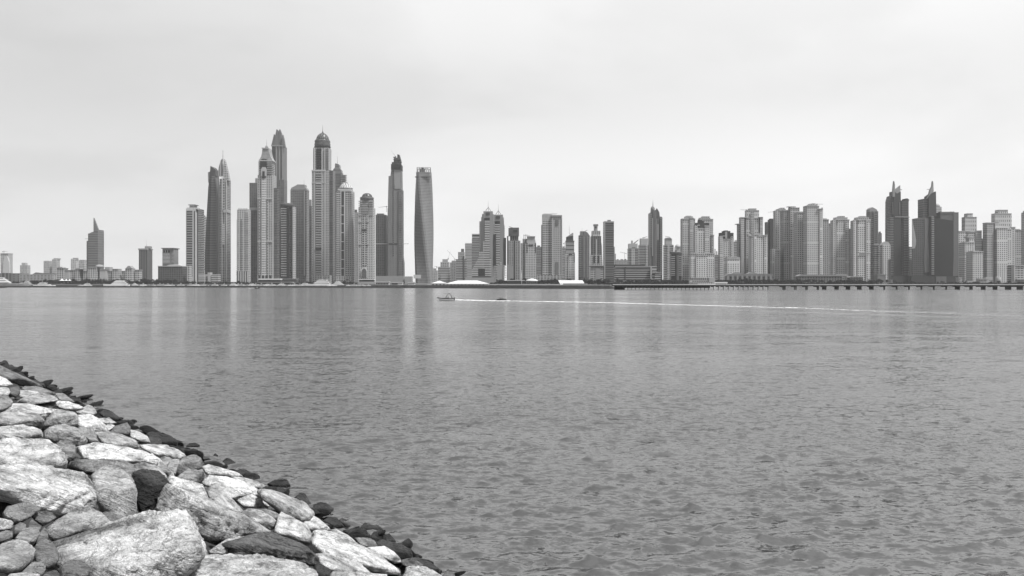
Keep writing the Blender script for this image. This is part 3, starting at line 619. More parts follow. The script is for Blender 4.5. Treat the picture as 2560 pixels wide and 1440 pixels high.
# ------------------------------------------------------------------ city building kit
# Each building is an Empty at its foot; every part is a mesh of its own under it.
GZ = 2.2             # ground level of the far shore
_plain0, _facade0 = plain, facade
def plain(v, rough=.7, spec=.3, *a, **k): return _plain0((v*.46 if v < .3 else v*.6) if v < .7 else v*.9, rough, min(spec, .15 if v < .2 else .3), *a, **k)
def facade(w, g, *a, **k): return _facade0(w*(.50 if w < .32 else .64), g*0.42, *a, **k)
class Bld:
    def __init__(s, name, label, D, xc, cat='tower', group=None):
        s.D = D; s.o = np.array([px(xc, D), D, GZ]); s.e = empty(name, tuple(s.o), label, cat, group); s.root = name; s.rm = None
    def add(s, part, V, Fc, mat, uv=None, smooth=False, parent=None):
        V = np.array(V, float)-s.o
        me = bpy.data.meshes.new(part)
        me.from_pydata([tuple(v) for v in V], [], [tuple(f) for f in Fc])
        if uv is not None:
            l = me.uv_layers.new(name='UVMap'); l.data.foreach_set('uv', np.array(uv, np.float32).ravel())
        if smooth:
            for p in me.polygons: p.use_smooth = True
        me.materials.append(mat); me.update()
        return link(part, me, parent or s.e)
    def span(s, x0, x1, D, dep):
        """front edge positions so that front and flank together fill x0..x1 of the view"""
        w = (x1-x0)*D/F
        if x0 > 1280: a, b = px(x0, D+dep), px(x1, D)
        elif x1 < 1280: a, b = px(x0, D), px(x1, D+dep)
        else: a, b = px(x0, D), px(x1, D)
        if b-a < 0.5*w: a, b = px(x0, D), px(x1, D)
        if s.rm is None: s.rm = (x0, x1, a*s.D/D, b*s.D/D)
        return a, b
    def mapx(s, x, D):
        if s.rm is None or not (s.rm[0]-3 <= x <= s.rm[1]+3): return px(x, D)
        x0, x1, a, b = s.rm; return a+(b-a)*(x-x0)/(x1-x0)
    def poly3(s, part, pts, z0, z1, mat, parent=None):
        """extrude plan points [(X, Y)] (anticlockwise from above) from z0 to z1 with wall coordinates in metres"""
        n = len(pts); V = [(x, y, z0) for x, y in pts]+[(x, y, z1) for x, y in pts]; Fc = []; uv = []; u = 0
        ar = sum(pts[i][0]*pts[(i+1) % n][1]-pts[(i+1) % n][0]*pts[i][1] for i in range(n))
        if ar < 0: pts = pts[::-1]; V = [(x, y, z0) for x, y in pts]+[(x, y, z1) for x, y in pts]
        for i in range(n):
            j = (i+1) % n; L = math.hypot(pts[j][0]-pts[i][0], pts[j][1]-pts[i][1])
            Fc.append((i, j, n+j, n+i)); uv += [(u, z0), (u+L, z0), (u+L, z1), (u, z1)]; u = math.ceil((u+L)/200.0)*200.0
        Fc.append(tuple(range(n, 2*n))); uv += [(0, 0)]*n
        Fc.append(tuple(range(n-1, -1, -1))); uv += [(0, 0)]*n
        return s.add(part, V, Fc, mat, uv, parent=parent)
    def box(s, part, x0, x1, yt, yb, mat, dz=0.0, dep=None, parent=None, chamfer=0.0):
        D = s.D+dz; w = (x1-x0)*D/F
        if dep is None: dep = max(6.0, min(0.75*w, 30.0))
        a, b = (s.mapx(x0, D), s.mapx(x1, D)) if dep <= 8 else s.span(x0, x1, D, dep)
        z1 = pz(yt, D); z0 = GZ-0.5 if yb is None else pz(yb, D)
        if chamfer:
            c = min(chamfer, 0.4*(b-a), 0.4*dep); pts = [(a+c, D), (b-c, D), (b, D+c), (b, D+dep-c), (b-c, D+dep), (a+c, D+dep), (a, D+dep-c), (a, D+c)]
        else: pts = [(a, D), (b, D), (b, D+dep), (a, D+dep)]
        return s.poly3(part, pts, z0, z1, mat, parent)
    def sil(s, part, pts, mat, dz=0.0, dep=12.0, parent=None, smooth=False):
        """front outline given in photo points, built at its distance with real depth"""
        D = s.D+dz; n = len(pts); xa, xb = min(x for x, y in pts), max(x for x, y in pts)
        if dep > 8:
            a, c = s.span(xa, xb, D, dep); P = [(a+(c-a)*(x-xa)/(xb-xa), pz(y, D)) for x, y in pts]
        else: P = [(s.mapx(x, D), pz(y, D)) for x, y in pts]
        ar = sum(P[i][0]*P[(i+1) % n][1]-P[(i+1) % n][0]*P[i][1] for i in range(n))
        if ar < 0: P = P[::-1]
        V = [(x, D, z) for x, z in P]+[(x, D+dep, z) for x, z in P]
        Fc = [tuple(range(n))]+[tuple(range(2*n-1, n-1, -1))]; uv = [(x-P[0][0]+400, z) for x, z in P]+[(x-P[0][0]+400, z) for x, z in P[::-1]]
        for i in range(n):
            j = (i+1) % n; Fc.append((j, i, n+i, n+j)); u = 0
            flat = abs(P[i][1]-P[j][1]) < 0.3*abs(P[i][0]-P[j][0])
            uv += [(0, 0)]*4 if flat else [(0, P[j][1]), (0, P[i][1]), (dep, P[i][1]), (dep, P[j][1])]
        return s.add(part, V, Fc, mat, uv, parent=parent)
    def lathe(s, part, xc, prof, mat, n=16, dz=None, rot=None, smooth=True, parent=None, sy=1.0):
        """turned form: prof = [(photo row, half width in photo px)] from top to bottom"""
        rmax = max(w for _, w in prof)*s.D/F
        D = s.D+(rmax*sy if dz is None else dz); V = []; Fc = []; uv = []
        rot = (math.pi/n if rot is None else rot); k = 1/math.cos(math.pi/n) if n <= 8 else 1.0
        cx = s.mapx(xc, D)
        for y, w in prof:
            r = max(w, 0.01)*D/F*k
            for i in range(n): t = rot+2*math.pi*i/n; V.append((cx+r*math.cos(t), D+sy*r*math.sin(t), pz(y, D)))
        for j in range(len(prof)-1):
            for i in range(n):
                a, b = j*n+i, j*n+(i+1) % n; Fc.append((a+n, b+n, b, a))
                L = 2*math.pi*prof[j][1]*D/F/n; z0, z1 = pz(prof[j+1][0], D), pz(prof[j][0], D)
                uv += [(L*i, z0), (L*(i+1), z0), (L*(i+1), z1), (L*i, z1)]
        Fc.append(tuple(range(n))); uv += [(0, 0)]*n
        Fc.append(tuple(range((len(prof)-1)*n+n-1, (len(prof)-1)*n-1, -1))); uv += [(0, 0)]*n
        return s.add(part, V, Fc, mat, uv, smooth=smooth and n > 8, parent=parent)
    def bars(s, part, rects, mat, parent=None):
        """many small boxes in one part: rects of (x0, x1, yt, yb, dz, dep)"""
        V = []; Fc = []
        for x0, x1, yt, yb, dz, dep in rects:
            D = s.D+dz; a, b = s.span(x0, x1, D, dep) if dep > 8 and x1-x0 > 12 and (x1-x0)*D/F > 1.2*dep else (s.mapx(x0, D), s.mapx(x1, D)); z1, z0 = pz(yt, D), pz(yb, D); k = len(V)
            V += [(a, D, z0), (b, D, z0), (b, D+dep, z0), (a, D+dep, z0), (a, D, z1), (b, D, z1), (b, D+dep, z1), (a, D+dep, z1)]
            Fc += [tuple(k+q for q in f) for f in ((0, 1, 5, 4), (1, 2, 6, 5), (2, 3, 7, 6), (3, 0, 4, 7), (4, 5, 6, 7), (3, 2, 1, 0))]
        return s.add(part, V, Fc, mat, parent=parent)
    def slabs(s, part, x0, x1, yt, yb, pitch, mat, over=1.6, dep=None, share=0.35):
        """stack of balcony slabs standing proud of the wall (x range and pitch in photo px)"""
        w = (x1-x0)*s.D/F; dep = dep or max(6.0, min(0.75*w, 30.0)); r = []; y = yb-pitch*0.5
        while y > yt: r.append((x0, x1, y-pitch*share, y, -over, dep*0.8+over)); y -= pitch
        return s.bars(part, r, mat)
    def mast(s, part, x, yt, yb, w=0.35, mat=None, dz=8.0, parent=None):
        return s.lathe(part, x, [(yt, 0.12), (yb-(yb-yt)*0.3, w*0.7), (yb, w)], mat or plain(0.25), n=8, dz=dz, smooth=False, parent=parent)
def m_(px_, D=2000.0): return px_*D/F

LT = plain(0.62); MD = plain(0.34); DK = plain(0.12, 0.5); WH = _plain0(0.5, 0.7); GL = plain(0.05, 0.22, 0.5); GR = plain(0.22)
def FL(*a, **k): return facade(*a, **k)

# ------------------------------------------------------------------ far left
b = Bld('office_tower', 'pale unfinished block with a tower crane above it, at the far left edge', 4300, 16)
fm = FL(.42, .26, 12, 9, .5, .5); b.sil('tower_body', [(1,634),(32,634),(32,684),(2,684)], fm, dep=40)
b.sil('curved_bay', [(7,684),(8,655),(12,641),(20,641),(25,655),(26,684)], plain(.55), dz=-8, dep=10); b.box('roof_slab', 1, 33, 633, 635, MD, dz=-2, dep=44)
b = Bld('office_tower', 'small hazy stepped block, second from the left edge', 4300, 63)
b.box('tower_body', 50, 76, 663, None, FL(.38, .22, 8, 9, .5, .6)); b.box('roof_block', 54, 69, 657, 664, plain(.4), dz=6, dep=20)
b = Bld('office_tower', 'hazy pair of joined blocks with the right one taller, left of the resort hotel', 4000, 130)
b.box('low_wing', 109, 131, 652, None, FL(.40, .22, 7, 9, .55, .5)); b.box('high_wing', 130, 150, 648, None, FL(.42, .22, 7, 9, .55, .5), dz=-4); b.box('roof_block', 134, 152, 645.5, 649, MD, dz=2)
b = Bld('office_tower', 'pale hazy block with a stepped roof standing just left of the sail topped tower', 4000, 187)
b.box('tower_body', 177, 197, 647, None, FL(.5, .26, 9, 9, .5, .6)); b.box('roof_block', 182, 196, 644.5, 648, MD, dz=4, dep=16)
b = Bld('office_tower', 'plain hazy grey block wedged behind the sail topped tower', 4100, 207)
b.box('tower_body', 197, 218, 651, None, FL(.42, .24, 9, 9, .8, .5)); b.box('roof_cap', 199, 216, 649.5, 651, MD, dz=4, dep=20)
b = Bld('sail_tower', 'curved grey glass tower with a sharp triangular fin on its roof, far left', 3000, 240)
sg = FL(.24, .10, 30, 9.0, 1.0, .62, .3, .2)
b.sil('tower_body', [(220,700),(220,586),(229,582),(240,579.5),(259,574),(260,580),(260,700)], sg, dep=45)
b.sil('roof_fin', [(240,544.5),(258.5,574.5),(247,577),(240,579)], plain(.20, .5), dz=4, dep=8)
b.sil('fin_edge', [(239.6,544),(240.6,544),(240.6,580),(239.6,580)], LT, dz=3, dep=3)
b.box('side_slab', 216.5, 220, 602, None, plain(.2), dz=10, dep=25); b.box('roof_band', 221, 259.5, 583.5, 585.5, GR, dz=-1, dep=3)
b.bars('roof_jib', [(212.5, 220, 596.6, 597.5, 8, 2)], GR)
b = Bld('office_tower', 'dark square tower with a small roof box and thin aerial, left of centre-left group', 2050, 363)
dv = FL(.24, .07, 4.4, 300, .55, 1.0, .3, .2)
b.box('tower_body', 347, 381, 624, None, dv, dep=30); b.box('roof_cap', 345, 382.5, 621, 624.5, MD, dz=-1, dep=34); b.box('plant_room', 362, 374, 615.5, 621, MD, dz=8, dep=14)
b.mast('aerial', 367, 599, 616, .3, plain(.3), dz=14); b.mast('short_aerial', 371.5, 611, 616, .3, plain(.3), dz=12)
b = Bld('office_tower', 'block with a wide overhanging flat roof and pale striped front, behind the dark square block', 2150, 426)
b.box('tower_body', 406, 446, 621.5, None, plain(.3), dep=30); b.box('striped_front', 408.5, 432, 633, 660, FL(.55, .10, 40, 3.6, 1.0, .45), dz=-1.2, dep=2)
b.box('side_front', 438.5, 446, 633, 660, FL(.5, .10, 40, 3.6, 1.0, .45), dz=-1.2, dep=2); b.box('top_windows', 409, 432, 625.5, 631.5, FL(.45, .06, 6.2, 40, .7, 1.0), dz=-1.2, dep=2)
b.box('flat_roof', 402.5, 449.5, 619.6, 621.5, plain(.25), dz=-4, dep=40)
b = Bld('apartment_block', 'dark low block with a grid of recessed windows and pale right edge, behind the trees', 1850, 432, 'building')
b.box('main_block', 395, 469, 666, None, FL(.16, .045, 5.2, 4.2, .65, .6), dep=30); b.box('parapet', 394.5, 469.5, 664.6, 666.8, plain(.4), dz=-1, dep=32)
b.box('pale_stair_tower', 468, 473.5, 664, None, FL(.5, .1, 7, 4.2, .5, .5), dz=-1.5, dep=14); b.sil('curved_roof', [(415,665),(424,662),(438,660.8),(452,662),(465,665)], plain(.55), dz=8, dep=20)

# low resort hotel at the left
b = Bld('resort_hotel', 'low cream resort hotel with rows of arched windows and small hipped roofs', 1750, 245, 'hotel')
cr = FL(.50, .07, 5.0, 4.6, .50, .58, .4, .3); crp = plain(.46)
for k, (x0, x1, yt, dz) in enumerate([(142,160,671,0),(160,172,676,3),(172,189,676,8),(188,208,673,2),(208,221,678,9),(220,250,669,-4),(249,264,674,0),(264,282,678,8),(281,304,673,2),(304,313,678,8),(313,338,672,0),(337,347,676,9)]):
    b.box('wing', x0, x1, yt, None, crp if k in (1, 6) else cr, dz=dz, dep=16); b.box('cornice', x0-.8, x1+.8, yt-1, yt, plain(.36), dz=dz-1, dep=18)
b.sil('hipped_roof', [(142,670),(147,667),(161,667),(166,670)], MD, dz=1, dep=14); b.sil('hipped_roof', [(314,671),(320,666.5),(324,664.6),(329,664.6),(337,670.5)], MD, dz=1, dep=14)
b.lathe('roof_dome', 249, [(661.4, .5),(662.5,6),(664.6,9.5),(669,10.5)], MD, 20, dz=8); b.sil('hipped_roof', [(188,672.2),(193,670.5),(205,670.5),(209,672.2)], MD, dz=3, dep=12)
b.box('rear_wing', 262, 282, 667.5, None, crp, dz=24, dep=14); b.box('entrance_hall', 221, 262, 697, None, FL(.5, .08, 6, 40, .6, 1.0), dz=-12, dep=8)
b = Bld('convention_hall', 'long low grey hall behind the marina at the far left', 2300, 80, 'building')
b.box('hall', -20, 72, 683, None, FL(.26, .10, 14, 6, .4, .4), dep=30); b.box('hall_wing', 48, 143, 686, None, FL(.34, .12, 10, 4.5, .5, .4), dz=-8, dep=24); b.sil('roof_hump', [(80,686),(90,681),(105,682.5),(142,683),(143,686)], GR, dz=3, dep=12)
b.box('entrance_frame', 16, 40, 682.5, None, FL(.3, .08, 11, 30, .7, 1), dz=-12, dep=6)
b = Bld('apartment_block', 'narrow grey block between the resort hotel and the dark square tower', 1900, 342, 'building')
b.box('main_block', 338, 348, 675, None, FL(.28, .1, 4, 4, .5, .5), dep=16); b.box('roof_cap', 337.5, 348.3, 674, 675, MD, dz=-1, dep=18)

# ------------------------------------------------------------------ tall cluster
b = Bld('hotel_tower', 'white edged tower with dark striped windows and a flared crown, leftmost of the tall group', 2050, 484)
b.box('tower_body', 465, 498, 521, None, plain(.60), dep=26); b.box('striped_glazing', 467.8, 488, 526, 692, FL(.36, .045, 60, 6.3, 1.0, .58, .3, .1), dz=-1.0, dep=2)
b.box('side_wing', 495, 503.5, 523, None, FL(.36, .10, 30, 4.6, 1.0, .5), dz=10, dep=18); b.box('dark_corner', 494, 497.5, 527, None, DK, dz=-.6, dep=2)
b.box('penthouse', 467, 500, 519, 523, plain(.55), dz=2, dep=20); b.sil('crown', [(473,523),(474.5,513),(492,513),(493.5,523)], plain(.5), dz=5, dep=14)
b.sil('flared_roof', [(469.5,512),(473,510.8),(494,510.8),(497.5,512),(492,514),(475,514)], plain(.34), dz=2, dep=20)
b = Bld('apartment_tower', 'slim pale banded tower squeezed behind the two big dark ones on the left', 2250, 509)
b.box('tower_body', 502, 516, 541, None, FL(.40, .14, 30, 4.8, 1.0, .5), dep=18); b.box('crown', 505, 513.5, 538, 541, MD, dz=3, dep=10)
b = Bld('twisting_tower', 'big dark tower leaning outwards to a slanted pointed top, left part of the tall group', 2080, 533)
b.sil('dark_glass_side', [(512,700),(512.3,640),(513.5,596),(517,531),(520.5,470),(524,436),(526.5,415),(531,418),(531,700)], FL(.13, .06, 60, 4.3, 1.0, .6, .25, .1), dep=34)
b.sil('banded_front', [(524,700),(525,600),(528,520),(532,440),(544,440),(548.5,470),(551,560),(552,700)], FL(.30, .085, 60, 4.3, 1.0, .55, .3, .1), dz=-2.5, dep=30)
b.sil('slanted_crown', [(524.5,440),(526.6,415),(545.7,424),(545.7,440)], plain(.11, .4), dz=-1, dep=20)
b.sil('left_flap', [(519.6,431),(524.5,429),(524,460),(520.5,456)], plain(.4), dz=2, dep=12)
b.sil('edge_rib', [(545.5,424),(547,424),(547,700),(545.5,700)], plain(.42), dz=-3.5, dep=2)
b = Bld('spire_tower', 'slender tower with a curved two blade crown and needle spire beside the leaning dark tower', 2060, 563)
b.box('tower_body', 549, 577, 447, None, FL(.34, .09, 40, 4.2, 1.0, .5), dep=30)
b.box('window_column', 561, 569, 446, 524, FL(.55, .06, 8.4, 7.0, .62, .66), dz=-1.6, dep=3); b.box('frame_rib', 558.2, 560.2, 440, None, plain(.6), dz=-2.2, dep=3); b.box('frame_rib', 570, 571.3, 446, None, plain(.6), dz=-2.2, dep=3)
b.box('frame_rib', 575.8, 577.2, 449, None, plain(.6), dz=-2.2, dep=3); b.box('lower_window_strip', 560.2, 570, 560, 612, FL(.5, .1, 4.2, 5.5, .6, .55), dz=-1.8, dep=3)
b.box('sky_lobby', 558, 577, 524, 531, plain(.46), dz=-2, dep=26)
b.sil('left_blade', [(546,422),(548,416),(553,403),(557.5,397),(558.6,440),(546,440)], FL(.5, .25, 5, 30, .6, 1.0), dz=3, dep=10)
b.sil('right_blade', [(559.8,397),(563,403),(567,416),(571.5,430),(576,447),(577,452),(558,452),(558,420)], FL(.46, .16, 6, 6, .6, .5), dz=1, dep=12)
b.mast('spire', 557.6, 374.5, 402, .9, plain(.32), dz=8); b.bars('spire_collar', [(556.6,558.6,377,379,7,2.4)], plain(.4))
b = Bld('apartment_tower', 'cream tower with serrated balconies and a ruffled top, right of the first gap', 1980, 610)
b.box('tower_body', 592.5, 627, 524, None, FL(.50, .16, 5.6, 4.4, .5, .5), dep=26); b.slabs('balconies', 590.3, 597, 548, 690, 5.2, plain(.55)); b.slabs('balconies', 621, 629, 530, 690, 5.2, plain(.55))
b.box('crown', 595, 625, 522, 529, plain(.5), dz=2, dep=20); b.bars('roof_finials', [(596,598,520,523,3,3),(603,606,520.4,523,3,3),(612,615,520.4,523,3,3),(620,623,520.8,523,3,3)], plain(.5))
b.box('recess', 604.5, 609, 548, 690, FL(.34, .08, 9, 4.4, 1, .5), dz=-.8, dep=2); b.box('base_arcade', 592, 630, 678, None, FL(.52, .1, 5.5, 30, .45, 1), dz=-3, dep=6)
b = Bld('apartment_tower', 'dark stepped tower peeping out behind the left side of the cream domed crown tower', 2250, 638)
b.box('tower_body', 623.5, 650, 457, None, FL(.20, .07, 6, 4.5, .6, .5), dep=26); b.box('upper_step', 638, 650, 445.5, 458, plain(.34), dz=4, dep=18); b.box('sky_garden', 624, 650, 519, 526, plain(.4), dz=-1, dep=3)
b = Bld('apartment_tower', 'cream tower with a flared bell shaped crown, dark arch and thin finial', 2000, 668)
cf = FL(.48, .09, 4.6, 4.2, .5, .55, .35, .3)
b.box('tower_body', 644, 691, 437, None, cf, dep=36); b.box('upper_shaft', 647, 688, 402, 438, FL(.40, .10, 40, 4.0, 1, .5), dz=3, dep=28)
b.slabs('balconies', 645.6, 652, 404, 436, 4.6, plain(.55), dep=24); b.slabs('balconies', 674, 690.5, 404, 436, 4.6, plain(.45), dep=24)
b.sil('dark_arch', [(651,420),(651,404),(655,399),(663,396.5),(671,399),(675.5,404),(675.5,420)], GL, dz=0, dep=4)
b.sil('window_bay_head', [(656,440),(656,424),(660,418),(670,418),(673.5,424),(673.5,440)], plain(.52), dz=-3, dep=6); b.box('bay_window', 661.3, 668, 428, 446, GL, dz=-4, dep=2)
b.box('lattice_strip', 658, 671, 447, 688, FL(.70, .08, 3.4, 6.0, .55, .5, .35, .2), dz=-3, dep=4); b.box('side_windows', 648, 653, 500, 682, FL(.46, .07, 3.4, 7.4, .55, .6), dz=-1.5, dep=3); b.box('side_windows', 674.5, 678.6, 500, 682, FL(.46, .07, 3.4, 7.4, .55, .6), dz=-1.5, dep=3)
b.box('string_course', 643.5, 691.5, 495, 498, plain(.56), dz=-2, dep=40); b.box('string_course', 643.5, 691.5, 602, 605, plain(.56), dz=-2, dep=40)
b.box('dark_flank', 683, 693, 470, None, FL(.22, .08, 30, 4.2, 1, .5), dz=14, dep=20)
b.sil('bell_crown', [(646.5,401),(650,397.5),(654,391),(656.5,382),(658,370),(677,370),(679,382),(682,392),(686,398),(689,402),(676,401),(668,397.5),(660,397.5),(652,401)], FL(.42, .16, 3.2, 3.4, .5, .5), dz=2, dep=24)
b.bars('crown_plate', [(657,678.5,369,371.3,0,28)], plain(.55)); b.lathe('lantern', 668.6, [(363.5,.5),(364.5,2.6),(367,3.2),(369.5,4)], plain(.3), 12, dz=12); b.mast('finial', 668.6, 347.5, 364, .55, plain(.3), dz=12)
b.bars('crown_rib', [(646.5,690,400.6,402.4,-.5,28)], plain(.62))
b.box('base_hall', 646, 690, 688, None, FL(.52, .08, 9, 30, .7, 1), dz=-5, dep=8)
b = Bld('skyscraper', 'very tall grey tower with a crown of pointed petals behind the bell crowned tower', 2180, 699)
b.box('tower_body', 679.5, 717.5, 364, None, FL(.26, .12, 7.5, 300, .5, 1, .3, .2), dep=40); b.box('dark_recess', 681, 693, 367, None, FL(.11, .05, 5, 300, .5, 1), dz=-1, dep=3)
b.box('bright_fin', 693.5, 696, 364, None, plain(.36), dz=-2, dep=4); b.box('bright_fin', 704, 706, 364, 450, plain(.36), dz=-2, dep=4); b.box('bright_fin', 714.8, 716.4, 366, 450, plain(.36), dz=-2, dep=4)
b.box('lower_shaft', 695, 718, 449, None, FL(.2, .10, 7, 4.6, .6, .5), dz=-1.5, dep=30)
for q in ([(678,364),(683.5,345),(686,335),(689,337),(692,364)], [(684,364),(687,345),(693,322.5),(696.5,325),(697,364)], [(695.5,364),(696,330),(700,322.5),(705,332),(708,364)], [(704,368),(706,340),(707.5,336),(711,347),(715.5,368)]):
    b.sil('crown_petal', q, plain(.25, .5), dz=random.uniform(-2, 6), dep=9)
b.bars('crown_collar', [(677.5,716.8,363,365.5,-2,44)], plain(.36))
b = Bld('apartment_tower', 'dark rounded tower with thick white balcony bands in the middle of the tall group', 1900, 720)
b.box('tower_body', 701.5, 731, 519, None, FL(.16, .05, 60, 6.2, 1, .6), dep=26, chamfer=6); b.slabs('balconies', 703, 722, 520, 693, 6.0, plain(.48), over=1.2, dep=24, share=.28)
b.box('curved_side', 728, 741, 517, None, FL(.46, .14, 4.5, 4.4, .6, .55), dz=6, dep=18, chamfer=3); b.box('dark_slot', 722, 731, 517, None, GL, dz=-1.5, dep=4)
b.lathe('drum_top', 717, [(508.5,13),(510,16),(512,16.5),(519,16.5)], plain(.14), 24, dz=14); b.bars('roof_rim', [(703,731,508.4,509.8,2,20)], plain(.36))
b = Bld('apartment_tower', 'broad grey banded tower with a sloping roof slab, left of the tallest domed tower', 2150, 749)
b.box('tower_body', 726.5, 773, 474, None, FL(.30, .10, 5.5, 4.4, .7, .5), dep=32); b.slabs('balconies', 725.3, 731, 476, 690, 4.4, plain(.4)); b.slabs('balconies', 766, 775, 476, 690, 4.4, plain(.36))
b.sil('sloping_roof', [(727,474),(727.5,470),(744,462.5),(745,461),(766,461.3),(766,467),(771,470),(773,475)], plain(.34), dz=3, dep=24); b.mast('aerial', 763, 449, 462, .3, None, 12)
b.box('bright_stack', 766.5, 768.5, 478, 690, plain(.5), dz=-2, dep=3)
b = Bld('apartment_tower', 'narrow sliver of a tower just left of the tallest domed tower', 2300, 776)
b.box('tower_body', 769, 782, 515, None, FL(.22, .09, 30, 4.5, 1, .5), dep=14); b.box('roof_block', 771, 779, 499, 516, plain(.3), dz=3, dep=8)
b = Bld('skyscraper', 'tallest cream tower crowned by a ribbed dome and needle, centre of the tall group', 2060, 806)
b.box('tower_body', 779.5, 829.5, 426, None, FL(.46, .09, 4.4, 4.4, .5, .55, .35, .3), dep=38)
b.box('upper_shaft', 783, 828.5, 369, 427, FL(.42, .09, 4.4, 4.2, .5, .55), dz=2, dep=32)
b.box('dark_centre', 792.5, 808, 372, 424, GL, dz=1, dep=2); b.slabs('centre_balconies', 792.8, 807.6, 374, 424, 4.6, plain(.32), over=-1.0, dep=3, share=.3)
b.box('centre_glazing', 791, 808.5, 432, 688, FL(.34, .06, 60, 6.3, 1, .55), dz=-1, dep=3); b.slabs('centre_balconies', 791.5, 808, 433, 688, 6.1, plain(.62), over=1.8, dep=3, share=.26)
b.box('pier_rib', 786.6, 788.2, 369, None, plain(.6), dz=-1.2, dep=4); b.box('pier_rib', 809, 811, 369, None, plain(.6), dz=-1.2, dep=4); b.box('pier_rib', 817.6, 819, 369, None, plain(.58), dz=-1.2, dep=4)
b.box('dark_flank', 819.5, 832, 426, None, FL(.16, .06, 30, 4.4, 1, .5), dz=8, dep=30); b.slabs('flank_balconies', 820, 829, 371, 425, 4.4, plain(.24), over=-1, dep=26)
b.bars('string_course', [(779,821,424.5,427.5,-1.6,40),(779,821,456,457.6,-1.2,40),(779,821,688,690,-2,44)], plain(.6)); b.box('dark_floor', 791.5, 808, 618, 624, GL, dz=-3.2, dep=3)
b.lathe('drum', 806, [(350,17),(352,18.5),(355,19.5),(358,18.2),(361,20),(364,19.2),(369,20.5)], FL(.17, .06, 3, 30, .5, 1), 28, dz=20)
b.lathe('dome', 806.5, [(331.5,1.2),(333,4.5),(335.5,8.5),(339,12),(343,14.4),(347,15.6),(351,16)], FL(.24, .07, 5.2, 60, .55, 1, .3, .1), 28, dz=20)
b.bars('dome_ring', [(790.5,822.5,345.6,346.8,6,28)], plain(.3)); b.lathe('lantern', 806.6, [(327,.6),(330,1.5),(332.5,2.6)], DK, 12, dz=20); b.mast('spire', 806.6, 311.8, 329, .6, plain(.2), 20)
b.box('podium', 780, 829, 688, None, FL(.55, .12, 6.5, 5.2, .4, .45), dz=-9, dep=12)
b = Bld('apartment_tower', 'dark banded tower with a peaked stepped roof and aerial behind the tallest one', 2260, 848)
b.box('tower_body', 829, 859, 434, None, FL(.24, .08, 60, 4.4, 1, .5), dep=30); b.box('right_wing', 854, 865, 437, None, FL(.3, .1, 60, 4.4, 1, .5), dz=2, dep=16); b.slabs('balconies', 857, 866.3, 438, 520, 4.4, plain(.4))
b.sil('peaked_roof', [(831,434),(833,424),(838,419),(838.5,410),(840,408),(850,411),(851,420),(856,425),(858.5,434)], FL(.28, .2, 60, 5, 1, .4), dz=4, dep=20); b.mast('aerial', 843.6, 390, 409, .45, plain(.2), 14)
b = Bld('apartment_tower', 'white framed tower with a long dark central slot and fan ribbed pyramid roof', 1980, 864)
b.box('tower_body', 842, 886.5, 477, None, FL(.44, .11, 5.2, 5.0, .55, .5), dep=34)
b.slabs('balconies', 841, 850.5, 482, 690, 5.2, plain(.66), dep=24); b.slabs('balconies', 869, 876, 482, 690, 5.2, plain(.66), dep=8); b.slabs('balconies', 880, 887.6, 482, 690, 5.2, plain(.5), dep=28)
b.box('centre_slot', 855.5, 863.7, 479, 692, GL, dz=-1.2, dep=3); b.bars('slot_frame', [(853.3,855.5,477,692,-2,4),(863.7,866,477,692,-2,4)]+[(855,864,514+22.3*i,515.6+22.3*i,-2,3) for i in range(8)], plain(.66))
b.bars('top_frame', [(845,883,472.2,475.5,-1.5,34),(851,884,476,478,-1.7,6)], plain(.62))
b.lathe('pyramid_roof', 864, [(457,6),(459,9),(464,13),(470.5,17.5),(472.5,18)], FL(.62, .3, 5.0, 60, .45, 1), 16, dz=18); b.bars('roof_lip', [(857,871,456,457.6,10,16)], plain(.6))
b.box('base', 841, 888, 690, None, FL(.5, .1, 6, 4, .5, .5), dz=-4, dep=8)
b = Bld('apartment_tower', 'pale tower glimpsed between the pyramid roofed tower and the round domed one', 2250, 890)
b.box('tower_body', 884, 898, 531, None, FL(.46, .16, 4.6, 4.4, .5, .5), dep=14); b.box('roof_block', 886, 893, 524, 531, plain(.2), dz=3, dep=8)
b = Bld('apartment_tower', 'cream tower with a dark domed top, stepped shoulders and tall arch at its foot', 1950, 917)
b.box('tower_body', 896, 938.5, 519, None, FL(.52, .11, 4.8, 4.2, .5, .5), dep=32); b.box('shoulder', 899.5, 935, 500, 520, FL(.40, .1, 60, 4.2, 1, .5), dz=2, dep=26)
b.slabs('balconies', 896.5, 906, 502, 540, 4.8, plain(.55)); b.slabs('balconies', 927, 938, 502, 540, 4.8, plain(.5)); b.sil('curved_bay', [(905,532),(905,515),(924.5,515),(924.5,532),(921,536),(908,536)], FL(.34, .1, 60, 4, 1, .5), dz=-2, dep=6)
b.lathe('drum', 917, [(493,15.5),(495,17.5),(497,16.5),(501,17)], plain(.2), 24, dz=16); b.lathe('dome', 917.5, [(482.8,1.5),(483.6,6),(486,10),(490,12.6),(494,13.6)], FL(.17, .06, 4, 60, .5, 1), 24, dz=16)
b.box('centre_slot', 906, 920, 542, 664, FL(.44, .05, 7.2, 5.4, .6, .62), dz=-1.2, dep=3); b.box('dark_floor', 905.5, 920.3, 573, 576.5, GL, dz=-2.4, dep=4); b.bars('string_course', [(896,926,554,555.2,-1.6,3)], plain(.55)); b.bars('string_course', [(896,926,610,611.4,-1.6,3)], plain(.55))
b.sil('arch_frame', [(904,694),(904,676),(906,671),(909,668.5),(916,668.5),(919,671),(921.5,676),(921.5,694)], plain(.62), dz=-2.5, dep=4); b.sil('arch', [(906,694),(906,679),(908,674),(911,671.5),(915,671.5),(918,674),(919.8,679),(919.8,694)], plain(.17), dz=-3.2, dep=2)
b = Bld('apartment_tower', 'dark wide glass tower with a flat top, left of the concrete one being built', 2150, 953)
